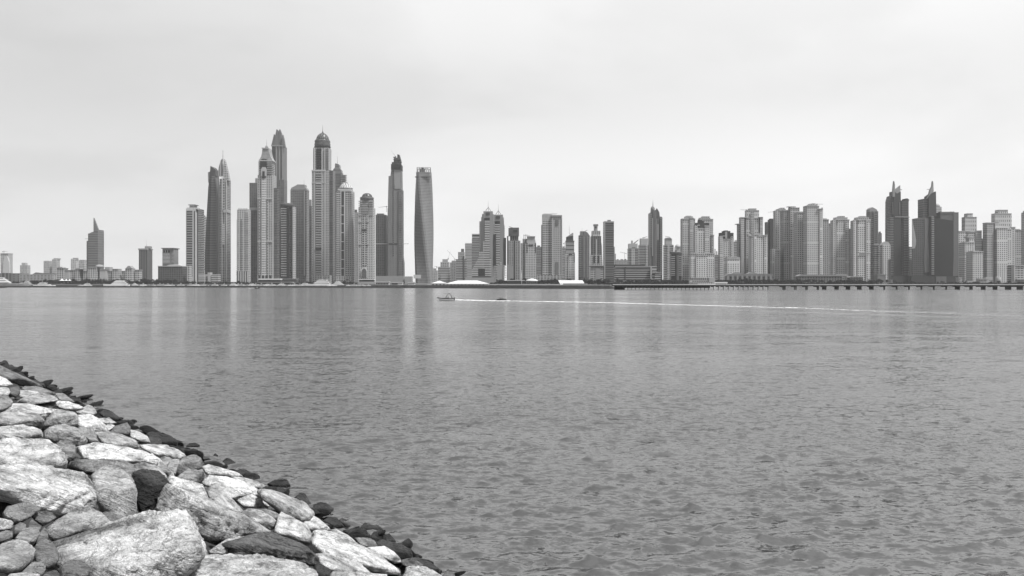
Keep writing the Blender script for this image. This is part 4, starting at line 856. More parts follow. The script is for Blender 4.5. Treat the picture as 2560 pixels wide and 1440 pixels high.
b.box('tower_body', 939.3, 969, 537, None, FL(.17, .065, 5, 4.4, .6, .55), dep=24); b.box('dark_side', 961, 969, 540, None, plain(.12), dz=-1, dep=20); b.box('roof_block', 942, 961, 533.6, 538, plain(.22), dz=4, dep=14)
b = Bld('unfinished_tower', 'tall bare concrete tower under construction with dark scaffolding round its tapering top', 2060, 989)
cc = FL(.27, .14, 7.5, 4.6, .16, .4, .6, .3)
b.sil('concrete_shaft', [(968.4,700),(969,600),(970,500),(971.8,440),(977,439.5),(979.5,424),(1006,424),(1007,475),(1008,700)], cc, dep=34)
b.sil('right_wing', [(997,700),(997.5,475),(1008,474),(1008.5,640),(1011.5,656),(1012,700)], FL(.24, .05, 4.4, 4.4, .7, .6, .5, .2), dz=-1.5, dep=30)
b.slabs('floor_edges', 998, 1009.3, 476, 692, 4.6, plain(.28), dep=22); b.box('window_column', 983.5, 986.6, 428, 640, FL(.3, .04, 3.2, 4.8, .8, .6), dz=-.8, dep=2)
b.sil('bright_panel', [(987,424),(1004.5,424),(1005.5,472),(989,472)], plain(.34), dz=-1, dep=3)
b.bars('scaffolding', [(979,1006.6,410,424,-2,36),(981,1004,405,411,0,30)]+[(978.8,1006.8,411+3*i,411.8+3*i,-3,38) for i in range(5)], plain(.085, .8, .3, .5, .4)); b.sil('core_top', [(984,406),(985,394),(996,394),(997,386.5),(999.5,386.5),(1003,398),(1005,406)], plain(.16), dz=4, dep=14)
b.bars('climbing_rig', [(984.6,988,391.6,395,5,4),(990,992,390.5,395,5,4),(995.6,999,385.8,395,4,4),(983,1003,398,399.2,2,16)], plain(.14)); b.box('dark_floor', 973, 997, 608.5, 611, GL, dz=-.6, dep=2)
b.bars('hoist_mast', [(969.6,970.6,520,700,-3,1)], plain(.1)); b.bars('safety_deck', [(930,968,608.8,610,4,2),(1009,1022,608.8,610,4,2)], plain(.6))

# the twisted tower: square plan turning a quarter circle on the way up
b = Bld('twisted_tower', 'light lattice skinned tower twisting a quarter turn with an open framed top', 2100, 1057)
def twist():
    D = 2100; cx, cy = px(1057.5, D), D+22; V = []; Fc = []; uv = []; N = 75; z0, z1 = GZ-.5, pz(430, D); s2 = 20.3
    for k in range(N+1):
        t = k/N; a = R(5+84*(1-t)); z = z0+(z1-z0)*t
        pts = []
        for sx, sy in ((-1,-1),(1,-1),(1,1),(-1,1)):
            for q in range(6):
                nx = {(-1,-1):(1,0),(1,-1):(0,1),(1,1):(-1,0),(-1,1):(0,-1)}[(sx, sy)]
                x, y = (sx+nx[0]*2*q/6)*s2, (sy+nx[1]*2*q/6)*s2
                kk = min(1.0, 1.26*s2/math.hypot(x, y)); x *= kk; y *= kk
                pts.append((cx+x*math.cos(a)-y*math.sin(a), cy+x*math.sin(a)+y*math.cos(a), z))
        V += pts
    n = 24
    for k in range(N):
        for i in range(n):
            j = (i+1) % n; Fc.append((k*n+i, k*n+j, (k+1)*n+j, (k+1)*n+i)); L = 2*s2/6; za, zb = z0+(z1-z0)*k/N, z0+(z1-z0)*(k+1)/N
            uv += [(L*i, za), (L*i+L, za), (L*i+L, zb), (L*i, zb)]
    Fc.append(tuple(range(N*n, N*n+n))); uv += [(0, 0)]*n
    b.add('tower_body', V, Fc, FL(.32, .06, 3.2, 3.9, .55, .6, .35, .2), uv)
    # open frame on top: posts and rim following the last turn
    a = R(5); pv = []; pf = []
    def bar(p, q, r):
        k = len(pv); d = Vector(q)-Vector(p); u = d.orthogonal().normalized()*r; w = d.normalized().cross(u)
        for e in (p, q):
            for c in (u+w, u-w, -u-w, -u+w): pv.append(tuple(Vector(e)+c))
        for i in range(4): pf.append((k+i, k+(i+1) % 4, k+4+(i+1) % 4, k+4+i))
        pf.append((k, k+1, k+2, k+3)); pf.append((k+7, k+6, k+5, k+4))
    zt = pz(418, D); cs = []
    for sx, sy in ((-1,-1),(1,-1),(1,1),(-1,1)):
        x, y = sx*s2*.85, sy*s2*.85; cs.append((cx+x*math.cos(a)-y*math.sin(a), cy+x*math.sin(a)+y*math.cos(a)))
    for i in range(4):
        p, q = cs[i], cs[(i+1) % 4]
        for k in range(6):
            f = k/6; g = (k+1)/6; P = (p[0]+(q[0]-p[0])*f, p[1]+(q[1]-p[1])*f); Q = (p[0]+(q[0]-p[0])*g, p[1]+(q[1]-p[1])*g)
            bar((*P, z1-1), (*P, zt), .9 if k == 0 else .45); bar((*P, z1), (*Q, zt-2), .3)
        bar((*p, zt), (*q, zt), .45)
    b.add('open_crown', pv, pf, plain(.3))
    b.bars('dark_storey', [(1037.5,1076.5,441,443.5,.5,2)], DK); b.bars('roof_gear', [(1050,1062,422,430,14,8),(1053,1058,418,422,16,4),(1046,1070,420.4,421.2,15,1.5)], DK)
twist()

# low things at the foot of the tall group
b = Bld('site_hoarding', 'long plain grey windowless block at the foot of the concrete tower', 1700, 985, 'building')
b.box('blank_wall', 940, 1012, 690, None, plain(.33), dep=20); b.box('right_wall', 1012, 1032, 691, None, plain(.38), dz=-4, dep=20); b.bars('site_board', [(1034,1052,687,696,6,1.5)], plain(.6))
b = Bld('hotel_annex', 'low pale annex with ribbon windows at the foot of the leaning dark tower', 1850, 523, 'building')
b.box('annex', 496, 522, 685, None, FL(.50, .2, 50, 4.4, 1, .45), dep=16); b.box('annex_front', 519, 531, 681, None, plain(.46), dz=-3, dep=14); b.box('annex_wing', 528, 552, 686, None, FL(.46, .14, 50, 4.6, 1, .45), dz=-1, dep=16)
# ------------------------------------------------------------------ middle group
def tw(name, label, D, xc, **k): return Bld(name, label, D, xc, **k)
b = tw('apartment_tower', 'low hazy block with busy rooftop cranes, first right of the twisted tower', 3000, 1087)
b.box('tower_body', 1080, 1095, 676, None, FL(.42, .2, 6, 6, .5, .5), dep=20); b.box('roof_block', 1083, 1091, 671, 677, MD, dz=3, dep=10)
b = tw('apartment_tower', 'pale stepped apartment block with a square top, right of the twisted tower', 2000, 1110)
b.box('tower_body', 1095, 1126, 667, None, FL(.44, .12, 30, 4.2, 1, .45), dep=24); b.box('middle_step', 1101, 1124, 655, 668, FL(.46, .12, 5, 4.2, .6, .45), dz=2, dep=18); b.box('top_block', 1106, 1120, 648, 656, plain(.44), dz=4, dep=12); b.box('lower_front', 1102, 1126, 686, None, FL(.5, .12, 30, 4.2, 1, .45), dz=-3, dep=6)
b = tw('apartment_tower', 'plain darker block between two stepped pale ones, under the crossed cranes', 2150, 1133)
b.box('tower_body', 1125, 1142, 656, None, FL(.34, .14, 5, 4.2, .5, .5), dep=16); b.box('roof_step', 1129, 1140, 651.5, 657, MD, dz=2, dep=10)
b = tw('apartment_tower', 'grey stepped tower rising to a dark chimney like top, left of the stepped pair', 1980, 1155)
b.box('tower_body', 1140, 1168, 648, None, FL(.40, .11, 30, 4.2, 1, .45), dep=24); b.box('middle_step', 1145, 1162, 630, 649, FL(.42, .12, 5, 4.2, .5, .5), dz=2, dep=16); b.box('top_block', 1153, 1160.5, 622, 631, plain(.2), dz=4, dep=8); b.box('dark_flank', 1158, 1162, 640, None, plain(.16), dz=-.6, dep=3)
b = tw('apartment_tower', 'pale hazy tower with fine horizontal lines behind the grey stepped one', 2400, 1172)
b.box('tower_body', 1162.5, 1182, 609.5, None, FL(.46, .24, 40, 4.6, 1, .4), dep=18); b.box('roof_cap', 1163, 1181, 607.8, 609.6, plain(.5), dz=2, dep=14)
b = tw('apartment_tower', 'squared grey tower with a light lid, tucked left of the stepped pair', 2150, 1189)
b.box('tower_body', 1179.5, 1203, 598, None, FL(.36, .12, 40, 4.4, 1, .5), dep=22); b.box('top_storeys', 1180, 1202, 585.5, 598, FL(.4, .1, 40, 9, 1, .45), dz=1, dep=18); b.box('roof_cap', 1179.5, 1203, 584.6, 587, plain(.5), dz=0, dep=20)
# stepped pair with wire pyramids
def stepped(lbl, dx, dy, D, first):
    b = tw('stepped_tower', lbl, D, 1222+dx)
    g = plain(.30); g2 = plain(.35)
    P = [(1198.5,1236,553,0),(1203,1235,542.5,-1.5),(1205,1234.5,535,-3),(1208.5,1232.5,528,-4.5)]
    for x0, x1, yt, dz in P: b.box('tower_step', x0+dx, x1+dx, yt+dy, None, g if dz < -2 else g2, dz=dz, dep=30)
    r = []; y = 552.0
    while y < 690:
        x0 = 1212.0 if y < 602 else 1207.5 if y < 630 else 1198 if y < 640 else 1198-(y-640)*0.55
        x0 = max(x0, 1179.5); x1 = 1224.5 if y < 645 else 1229
        if y < 668 or True: r.append((x0+dx, x1+dx, y+dy, y+2.0+dy, -6.6, 4)); 
        y += 4.35
    b.bars('balconies', r, plain(.66))
    b.box('glazing', 1211+dx, 1224.5+dx, 545+dy, 690 if first else 665, GL, dz=-5.2, dep=3)
    b.box('top_window', 1214+dx, 1225+dx, 544+dy, 552+dy, GL, dz=-6, dep=2); b.bars('top_louvres', [(1215+dx,1225+dx,531+dy+1.9*i,532+dy+1.9*i,-5.5,2) for i in range(4)], plain(.1))
    b.box('dark_slot', 1234+dx, 1240+dx, 586+dy, 664, GL, dz=-4, dep=4); b.slabs('side_balconies', 1199+dx, 1204+dx, 554+dy, 640, 4.3, plain(.4), dep=20); b.slabs('side_balconies', 1230+dx, 1237.5+dx, 556+dy, 690, 4.3, plain(.5), over=1.5)
    # wire pyramid
    D2 = D+10; V = []; Fc = []
    ap = (px(1220.6+dx, D2), D2, pz(518+dy, D2)); zb = pz(527+dy, D2)
    for sx, sy in ((-1,-1),(1,-1),(1,1),(-1,1),(0,-1),(0,1)):
        q = (ap[0]+sx*6.2*D/F, ap[1]+sy*6, zb); u = Vector((.45, 0, .1)); w = Vector((0, .45, .1)); k = len(V)
        for e in (q, ap):
            for c in (u+w, u-w, -u-w, -u+w): V.append(tuple(Vector(e)+c))
        for i in range(4): Fc.append((k+i, k+(i+1) % 4, k+4+(i+1) % 4, k+4+i))
    b.add('wire_pyramid', V, Fc, plain(.2)); b.mast('spire', 1220.6+dx, 501.5+dy, 520+dy, .5, plain(.25), 10)
    if first:
        b.sil('stepped_base', [(1179.5,700),(1179.5,665),(1188,661),(1197,640),(1207,633),(1212,633),(1229,645),(1229,700)], plain(.24), dz=-4.6, dep=8)
        b.box('dark_opening', 1196, 1213, 671, 689, GL, dz=-7, dep=2); b.box('podium', 1163, 1240, 694, None, plain(.36), dz=-14, dep=14)
stepped('front one of the stepped striped pair, its white balconies widening towards the base', 0, 0, 1900, True)
stepped('rear slightly lower one of the stepped striped pair, right of the front one', 25.2, 8.5, 1960, False)
b = tw('apartment_tower', 'low curved fronted wing of light panels under the stepped pair', 1850, 1253, cat='building')
b.sil('curved_front', [(1243,700),(1243,664),(1249,660),(1256,664),(1259,700)], plain(.34), dep=14); b.slabs('balconies', 1258, 1266, 664, 696, 4.2, plain(.5)); b.sil('curved_front', [(1269,700),(1269,661),(1277,660),(1283,668),(1283,700)], plain(.3), dz=3, dep=14)
b = tw('apartment_tower', 'tower with a dark boxy head on a narrow neck, right of the stepped pair', 2050, 1285)
b.box('lower_body', 1267.5, 1301, 601.5, None, FL(.38, .10, 5.4, 4.2, .5, .5), dep=26); b.box('neck', 1275, 1296, 588, 602, FL(.2, .06, 6, 20, .5, 1), dz=3, dep=18); b.box('head', 1271, 1297.5, 570, 590, plain(.15, .4), dz=1, dep=22)
b.bars('head_rim', [(1274,1297.5,568.8,570.4,1,22)], plain(.3)); b.bars('head_window', [(1283,1293,575,579,.2,1)], GL); b.sil('roof_jib', [(1272,565.6),(1282,568.6),(1282,569.4),(1272,566.6)], plain(.2), dz=6, dep=1); b.box('dark_slot', 1285, 1287.6, 602, None, GL, dz=-.8, dep=2); b.box('dark_edge', 1267.5, 1271, 590, None, DK, dz=-.8, dep=3)
b = tw('apartment_tower', 'slim pale strip of a tower behind the right edge of the boxy headed one', 2250, 1306)
b.box('tower_body', 1301.5, 1314, 609, None, FL(.40, .18, 5, 4.4, .5, .5), dep=14); b.box('roof_cap', 1302, 1312, 607.5, 609, MD, dz=2, dep=10)
b = tw('apartment_tower', 'cream tower with a tapering lantern top and bare column frames on the roof', 1930, 1324)
b.box('tower_body', 1313, 1340.5, 609, None, FL(.52, .08, 4.0, 4.2, .5, .5), dep=24); b.box('left_block', 1306.5, 1318, 597, None, FL(.34, .12, 4.6, 4.2, .5, .5), dz=8, dep=14)
b.sil('tapered_top', [(1316,609),(1318,592),(1337,592),(1339.5,609)], plain(.46), dz=2, dep=18); b.bars('roof_lip', [(1317,1338,590.4,592.2,0,20)], plain(.3)); b.bars('column_frame', [(1309,1310,586,597,12,2),(1313,1314,585,597,12,2),(1317,1318,586,592,12,2),(1309,1325,588,588.8,12,2)], plain(.3))
b.bars('top_louvres', [(1321,1333,611+1.8*i,612+1.8*i,-.6,1.5) for i in range(3)], plain(.08)); b.box('corner_strip', 1316.5, 1318.2, 607, 632, GL, dz=-.6, dep=2); b.box('corner_strip', 1338, 1339.6, 607, 632, GL, dz=-.6, dep=2)
b = tw('apartment_tower', 'grey tower with a ragged roofline between the lantern topped tower and the big slab', 2200, 1347)
b.box('tower_body', 1340.5, 1354, 617, None, FL(.32, .13, 40, 4.4, 1, .5), dep=16); b.box('roof_block', 1343, 1350, 613.6, 617.5, GR, dz=2, dep=8)
b = tw('apartment_tower', 'broad tall tower of two joined halves, dark grid at left and pale at right', 1950, 1379)
b.box('dark_half', 1355, 1380, 549, None, FL(.52, .05, 3.9, 5.4, .60, .66), dep=30); b.box('top_frame', 1355, 1380, 535.5, 550, FL(.46, .2, 2.6, 2.8, .5, .5), dz=1, dep=26); b.box('left_edge', 1353, 1356.5, 562, None, DK, dz=4, dep=18)
b.box('pale_half', 1378.5, 1405, 540, None, FL(.42, .13, 4.6, 5.0, .5, .42), dz=-4, dep=30); b.box('tall_window', 1388.5, 1395.5, 549, 564, plain(.2), dz=-5, dep=2); b.bars('pale_head', [(1377.6,1405,537.5,541,-6,34)], plain(.34)); b.box('lower_plain', 1388, 1396, 655, 690, plain(.24), dz=-5, dep=2)
b.bars('roof_rail', [(1358,1393,534,534.8,10,1.5)]+[(1358+3.5*i,1358.6+3.5*i,534,538,10,1.5) for i in range(10)], plain(.4)); b.bars('corner_rib', [(1379,1381.5,545,692,-5,3),(1404,1405.6,545,692,-5,3)], plain(.5))
b.box('podium', 1342, 1404, 688, None, FL(.4, .1, 8, 4, .6, .5), dz=-8, dep=10)
b = tw('apartment_tower', 'low pale block with a small crane, right of the broad two half tower', 2200, 1409)
b.box('tower_body', 1404, 1414, 620, None, FL(.46, .14, 40, 4.4, 1, .5), dep=12); b.box('roof_block', 1406, 1412, 616, 620.5, MD, dz=2, dep=6)
b = tw('sail_top_tower', 'slim tower with a slanting glass sail and tall aerial on top, cream below', 1950, 1424)
b.box('lower_body', 1411.5, 1437.5, 634, None, FL(.56, .08, 3.8, 4.3, .5, .55), dep=24); b.box('middle_body', 1413.5, 1435.5, 603, 635, FL(.34, .16, 30, 10, 1, .3), dz=1, dep=20); b.bars('ledge', [(1413,1436,601.6,603.4,0,22)], plain(.2))
b.sil('upper_body', [(1415,603),(1415,592),(1433,588),(1433.5,603)], plain(.14), dz=3, dep=16); b.sil('glass_sail', [(1415,592.5),(1432,581.6),(1433.4,583),(1433.4,589)], plain(.42), dz=1, dep=14); b.mast('aerial', 1423, 564, 586, .5, plain(.3), 8)
b.sil('inner_pier', [(1419,700),(1420,652),(1421,635),(1428,635),(1429,652),(1430,700)], FL(.62, .08, 3.8, 4.3, .5, .5), dz=-2, dep=4); b.bars('dark_loggia', [(1420,1430,634.6,637,-3,2)], GL); b.box('corner_strip', 1434.6, 1436.4, 631, 656, GL, dz=-.6, dep=2)
b = tw('apartment_tower', 'dark banded tower with a quarter round roof, left of the clock topped one', 1950, 1459)
b.box('tower_body', 1445.5, 1475, 588, None, FL(.24, .075, 6, 4.6, .7, .55), dep=26, chamfer=4); b.slabs('balconies', 1444, 1450.5, 592, 694, 5.4, plain(.34)); b.sil('round_roof', [(1449.5,588),(1449.5,578),(1462,578.2),(1468,581),(1472,586),(1473,588)], FL(.3, .16, 4, 30, .5, 1), dz=2, dep=18); b.mast('aerial', 1454.5, 570, 579, .3, None, 10)
b.sil('roof_crane_arm', [(1462,577.4),(1468.6,574.8),(1468.6,575.8),(1463,578.4)], plain(.1), dz=6, dep=1); b.box('bright_stripe', 1458.5, 1460, 590, 694, plain(.44), dz=-1, dep=2); b.box('bright_stripe', 1466.5, 1468, 590, 694, plain(.44), dz=-1, dep=2)
b = tw('clock_top_tower', 'tower with a square turret like a clock housing, dark upper shaft and cream lower half', 1900, 1490)
b.box('tower_body', 1476, 1503, 590, None, FL(.2, .06, 5, 4.6, .6, .6), dep=24); b.box('shoulder', 1478.5, 1501, 577, 591, FL(.4, .12, 5, 5, .6, .5), dz=2, dep=20); b.bars('shoulder_windows', [(1481+4.3*i,1483.6+4.3*i,587,590,-.6,1.5) for i in range(5)], WH)
b.box('turret', 1484.5, 1494, 564, 578, plain(.42), dz=6, dep=10); b.box('turret_head', 1483, 1495.5, 560.5, 564.6, plain(.26), dz=5, dep=12); b.lathe('round_window', 1489.3, [(565.4,.3),(566,1.8),(568,2.2),(570,1.8),(570.6,.3)], plain(.15), 12, dz=5.5)
b.bars('white_centre', [(1488.3,1491,598,640,-1,2)], plain(.6)); b.box('cream_lower', 1475.5, 1504.5, 637, None, FL(.56, .08, 4.2, 4.6, .5, .6), dz=-1.6, dep=26); b.box('tall_window', 1481, 1486, 638.5, 658, plain(.08), dz=-2.6, dep=2); b.box('tall_window', 1493, 1498, 638.5, 658, plain(.08), dz=-2.6, dep=2)
b.box('wide_base', 1475, 1509, 668, None, FL(.48, .09, 7.5, 4.3, .8, .45), dz=-6, dep=16); b.box('base_panel', 1486, 1500, 670, None, plain(.32), dz=-7, dep=2); b.bars('base_roof', [(1473.5,1510,664.5,667,-8,20)], plain(.13)); b.sil('right_buttress', [(1501,668),(1501,600),(1504,615),(1507,668)], plain(.36), dz=4, dep=12)
b = tw('slab_tower', 'plain dark rectangular slab tower with fine bands, standing alone right of the clock topped one', 1800, 1521)
b.box('tower_body', 1508, 1534.8, 556, None, FL(.17, .075, 50, 5.2, 1, .55), dep=26); b.bars('left_edge', [(1507.4,1510,556,698,-.8,3)], plain(.4)); b.bars('roof_cap', [(1507.5,1535,553,556.5,-.6,26)], plain(.36)); b.bars('roof_gear', [(1518,1527,549.8,553.4,6,8)], plain(.25))
b = tw('apartment_tower', 'thin pale tower seen at the right edge of the dark slab tower', 2200, 1536)
b.box('tower_body', 1533, 1539.6, 634, None, FL(.38, .15, 4, 4.4, .5, .5), dep=8); b.box('upper_part', 1533, 1537, 617, 635, plain(.36), dz=1, dep=6)
b = tw('apartment_block', 'hazy low block with a flat roof behind the long ribbon windowed building', 2500, 1552, cat='building')
b.box('main_block', 1537, 1569, 650, None, FL(.36, .16, 5, 4, .5, .5), dep=14); b.bars('roof_boxes', [(1541,1546,648,650.4,2,6),(1551,1558,648,650.4,2,6),(1561,1566,647.4,650.4,2,6)], GR)

# ------------------------------------------------------------------ right of centre
b = tw('office_block', 'long low dark building with ribbon windows stepping down to the right', 1500, 1590, cat='building')
b.box('main_block', 1534.5, 1627, 667, None, FL(.34, .05, 60, 4.1, 1, .55), dep=24); b.box('setback_storey', 1534.5, 1612, 661.5, 667.5, plain(.08), dz=4, dep=18); b.box('right_pavilion', 1625, 1641.5, 666.5, None, FL(.38, .06, 60, 6, 1, .4), dz=-3, dep=20); b.box('low_wing', 1633, 1651.5, 681, None, FL(.38, .07, 60, 4.2, 1, .5), dz=-5, dep=16)
b.bars('roof_edge', [(1534.3,1642,665.4,667,-1,25),(1633,1652,680,681.6,-6,18)], plain(.44)); b.bars('stair_slot', [(1559,1561,668,698,-1,2)], DK); b.bars('white_pier', [(1625,1629,667,698,-4,2)], plain(.4))
b = tw('apartment_tower', 'pale tower with white blank corners and a sloping canopy, behind the long low building', 2050, 1581)
b.box('tower_body', 1568.5, 1595.5, 621, None, FL(.36, .09, 60, 4.2, 1, .5), dep=22); b.box('crown', 1570, 1594, 609, 621.5, plain(.52), dz=2, dep=18); b.box('roof_box', 1577, 1581, 601.5, 609.5, plain(.4), dz=4, dep=6); b.box('white_centre', 1576, 1586, 622, None, FL(.58, .08, 3.6, 4.2, .5, .5), dz=-1, dep=3); b.bars('crown_window', [(1578,1588,618,620,1.4,1)], GR)
b.sil('canopy', [(1583,608),(1597,599),(1597,601),(1585,610)], plain(.3), dz=5, dep=8)
b = tw('apartment_tower', 'light tower with a tall blank crown, just left of the horned tower with the mast', 2080, 1608)
b.box('tower_body', 1595.5, 1622, 612, None, FL(.38, .11, 60, 4.2, 1, .5), dep=22); b.box('crown', 1599, 1620, 596, 612.5, plain(.5), dz=2, dep=18); b.box('window_strip', 1613.5, 1618, 612, None, FL(.6, .07, 3.6, 4.2, .5, .5), dz=-1, dep=3); b.sil('roof_arm', [(1604,594.4),(1619,591),(1619,592),(1606,595.6)], plain(.12), dz=6, dep=1)
b = tw('horned_tower', 'dark curved tower with two hooked horns and a mast, centre right', 1900, 1638)
b.sil('left_shaft', [(1620.5,700),(1620.5,532),(1627,529),(1640,524),(1640,700)], FL(.22, .10, 9, 300, .55, 1, .3, .1), dep=30); b.sil('right_shaft', [(1640,700),(1640,545),(1650,541),(1655.5,543),(1656,700)], FL(.22, .08, 5, 4.8, .6, .55), dz=2, dep=28)
b.slabs('balconies', 1619.4, 1625, 534, 620, 5.0, plain(.34)); b.slabs('balconies', 1651, 1656.8, 545, 690, 4.7, plain(.4)); b.bars('bright_rib', [(1627,1629,545,640,-1.5,2),(1638.8,1640.3,526,690,-1.5,2),(1644,1646.5,560,600,.6,2)], plain(.5))
b.sil('left_horn', [(1626,530),(1627,519),(1629,516),(1634,517),(1637,520),(1637,525),(1632,524),(1630,522)], plain(.42), dz=2, dep=10); b.sil('horn_body', [(1626,531),(1626.6,520),(1631,523),(1636,527),(1640,526.5),(1640,533)], plain(.16), dz=1, dep=14)
b.sil('right_horn', [(1640,546),(1640.2,520.8),(1644,525),(1648,531),(1649.6,541),(1649.6,546)], plain(.14), dz=3, dep=12); b.mast('mast', 1631.4, 499, 518, 1.1, plain(.32), 8)
b = tw('apartment_tower', 'pale capped tower right of the horned tower, half hidden by the dark round one', 2000, 1671)
b.box('tower_body', 1658, 1684, 612, None, FL(.42, .09, 60, 4.4, 1, .5), dep=22); b.box('crown', 1661, 1680, 597, 613, plain(.5), dz=2, dep=16); b.sil('curved_roof', [(1660,597.5),(1664,594),(1674,593.4),(1680,597.5)], plain(.34), dz=1, dep=18); b.box('window_strip', 1664, 1673, 612, None, FL(.5, .08, 3.8, 4.2, .5, .5), dz=-1, dep=3)
b.sil('roof_arm', [(1660,590),(1674,592.2),(1674,593),(1661,591)], plain(.14), dz=6, dep=1)
b = tw('domed_block', 'faint hazy domed block behind the dark round tower', 2700, 1694)
b.box('tower_body', 1686, 1702, 618, None, FL(.5, .3, 5, 5, .5, .5), dep=16); b.lathe('dome', 1695, [(610.5,.6),(612,5),(615,7),(619,8)], plain(.5), 16, dz=8)
b = tw('round_tower', 'short dark rounded tower with heavy projecting balcony rings, in front of the pale block', 1560, 1689)
b.box('tower_body', 1673.5, 1706, 634, None, plain(.075, .35), dep=26, chamfer=8); r = []; y = 641.0
while y < 690: r += [(1671, 1683, y, y+1.6, -.6, 20), (1695, 1708, y, y+1.6, -.6, 20)]; y += 4.6
b.bars('balcony_rings', r, plain(.42)); b.lathe('roof_disc', 1690, [(629.4,12),(630,15.5),(632,15.5),(635,14)], plain(.2), 24, dz=13); b.bars('bright_fins', [(1688.5,1690,638,700,-1.2,2),(1692,1693.4,638,700,-1.2,2)], plain(.3)); b.bars('roof_gear', [(1686,1692,626,630,8,6)], plain(.2))

JW = .50
JN = [0]
def jf(v=JW, g=.085, bay=4.1, fl=3.9):
    JN[0] += 1; k = JN[0]; return FL(v*1.12, g*.8, bay+.25*(k*7 % 4), fl+.18*(k*5 % 4), .42+.05*(k % 3), .50+.05*(k*3 % 3), .4, .4, 0.0, (0, 11, 14)[k % 3])
def jbr(lbl, D, parts, xc, crown=None, dark=None, extra=None):
    b = tw('apartment_tower', lbl, D, xc)
    for k, (x0, x1, yt, dz, v) in enumerate(parts):
        b.box('tower_body' if k == 0 else 'side_wing', x0, x1, yt, None, jf(v, .085, 4.1+.15*(k % 3)), dz=dz, dep=24 if k == 0 else 16)
        b.bars('cornice' if k == 0 else 'wing_cornice', [(x0-.4 if x0 < 1280 else x0+.3, x1+.4, yt-1.0, yt+.6, dz-1, 18)], plain(.56))
    for (x0, x1, yt, yb, dz) in (crown or []):
        b.box('crown', x0, x1, yt, yb, FL(.58, .14, 4.2, 9, .35, .5), dz=dz, dep=14)
        b.bars('crown_rim', [(x0+.4, x1+.4, yt-.8, yt+.4, dz-.8, 14)], plain(.5))
    for (x0, x1, yt, yb, dz) in (dark or []): b.box('unfinished_top', x0, x1, yt, yb, plain(.075, .8), dz=dz, dep=14)
    return b
b = jbr('left one of the two matching cream towers, right of the short dark round tower', 1800, [(1701,1738,547,0,.5),(1721,1733,545,-2,.54)], 1719, [(1710,1732,541.5,547.5,3),(1714,1727,540,542.5,4)])
b = jbr('right rear one of the two matching cream towers, half hidden by the dark topped one', 1880, [(1744,1783,548,0,.5),(1775,1785,588,-2,.46)], 1765, [(1746,1776,545,549,3),(1752,1774,541.5,546,4)])
b = jbr('cream tower with a black unfinished top between the two matching cream towers', 1760, [(1734,1774,571,0,.52),(1738,1744,563,-1.5,.52),(1758,1773,565,-1.5,.52)], 1754, None, [(1736,1773,557,571.5,2),(1743.5,1760,552,558,4),(1748,1755,550,553,5)])
b = jbr('shorter wide cream block in front of the pair of matching towers', 1680, [(1721,1786,634,0,.58),(1736,1768,638,-2,.60)], 1753, [(1733,1743,631.5,635,2),(1757,1768,632,635,2)])
b.box('base_arcade', 1721, 1784, 694, None, FL(.4, .08, 4, 30, .5, 1), dz=-3, dep=6)
b = tw('apartment_tower', 'narrow darker tower between the wide cream block and the small dark topped one', 2050, 1791)
b.box('tower_body', 1784, 1798, 637, None, FL(.34, .14, 30, 4.2, 1, .5), dep=12); b.bars('roof_stubs', [(1785,1787,622,637,2,4),(1790,1793,628,637,2,4)], plain(.45))
b = jbr('small cream tower with a black unfinished top standing in the gap', 1750, [(1795.5,1834.5,598,0,.50),(1800,1808,590,-1.5,.52),(1827,1833,592,-1.5,.52)], 1815, None, [(1796.5,1834,582,599,2),(1804,1826,577.5,583,4),(1808,1820,576,578.5,5)])
b.box('centre_column', 1808, 1814, 579, 600, plain(.4), dz=-1, dep=3)
b = tw('apartment_tower', 'pale banded tower right behind the small black topped one', 2150, 1839)
b.box('tower_body', 1833, 1850, 604, None, FL(.44, .16, 30, 4.4, 1, .5), dep=12); b.box('roof_step', 1836, 1846, 600.5, 604.5, plain(.5), dz=2, dep=6)
b = jbr('low bright cream block in front of the small black topped tower', 1650, [(1811,1850,646,0,.60)], 1831, [(1813,1849,643,646.5,2),(1823,1831,641.5,643.5,3)])
b = jbr('tall cream tower with shoulders and a high square top, left of the dark pair', 1800, [(1858,1897,545,0,.50),(1852.5,1861,543.5,-2,.50),(1895,1907.5,543,-2,.54),(1842,1853,560,4,.34)], 1877, [(1862,1897.5,526,546,3),(1869,1891,521.8,526.5,5)])
b.box('centre_strip', 1872, 1882, 530, 640, FL(.52, .06, 3.2, 3.9, .6, .6), dz=-1.4, dep=3)
b = jbr('broad cream block in front of the tall shouldered tower', 1700, [(1871,1919,590,0,.56),(1880,1892,586,-1.5,.58),(1905,1918,588,-1.5,.58)], 1895, [(1890,1900,584.5,590,2),(1872,1878,586,590,2)])
b = tw('apartment_tower', 'black concrete frame tower behind the cream ones', 1980, 1925)
b.box('tower_body', 1919, 1940, 548.5, None, plain(.085, .7, .3, .25, .1), dep=20); b.box('left_wing', 1911.5, 1922, 555, None, FL(.12, .3, 4, 4.4, .3, .3), dz=3, dep=14); b.box('roof_box', 1922, 1934, 546.5, 549, plain(.15), dz=2, dep=10); b.box('light_edge', 1932, 1940, 560, None, plain(.14), dz=-.6, dep=6)
b = jbr('low grey block in front of the black frame tower, beside the widest cream group', 1720, [(1928,1951,625,0,.38),(1931,1938,622.5,-1.5,.42)], 1940)
b = jbr('leftmost tower of the widest cream group, plain at its left corner', 1760, [(1939,1964,523,0,.46),(1939,1950,526,-2,.48)], 1952, [(1946,1962,520,523.5,3)])
b = jbr('second tower of the widest cream group, with a square crowned top', 1720, [(1960,1976,526,6,.38),(1970,1999,519.5,0,.46)], 1984, [(1971,1989,516.5,520,3)])
b = jbr('lower infill tower with stronger windows within the widest cream group', 1690, [(1984,2008,531,0,.50)], 1996, [(1988,2007,529.5,532,2)])
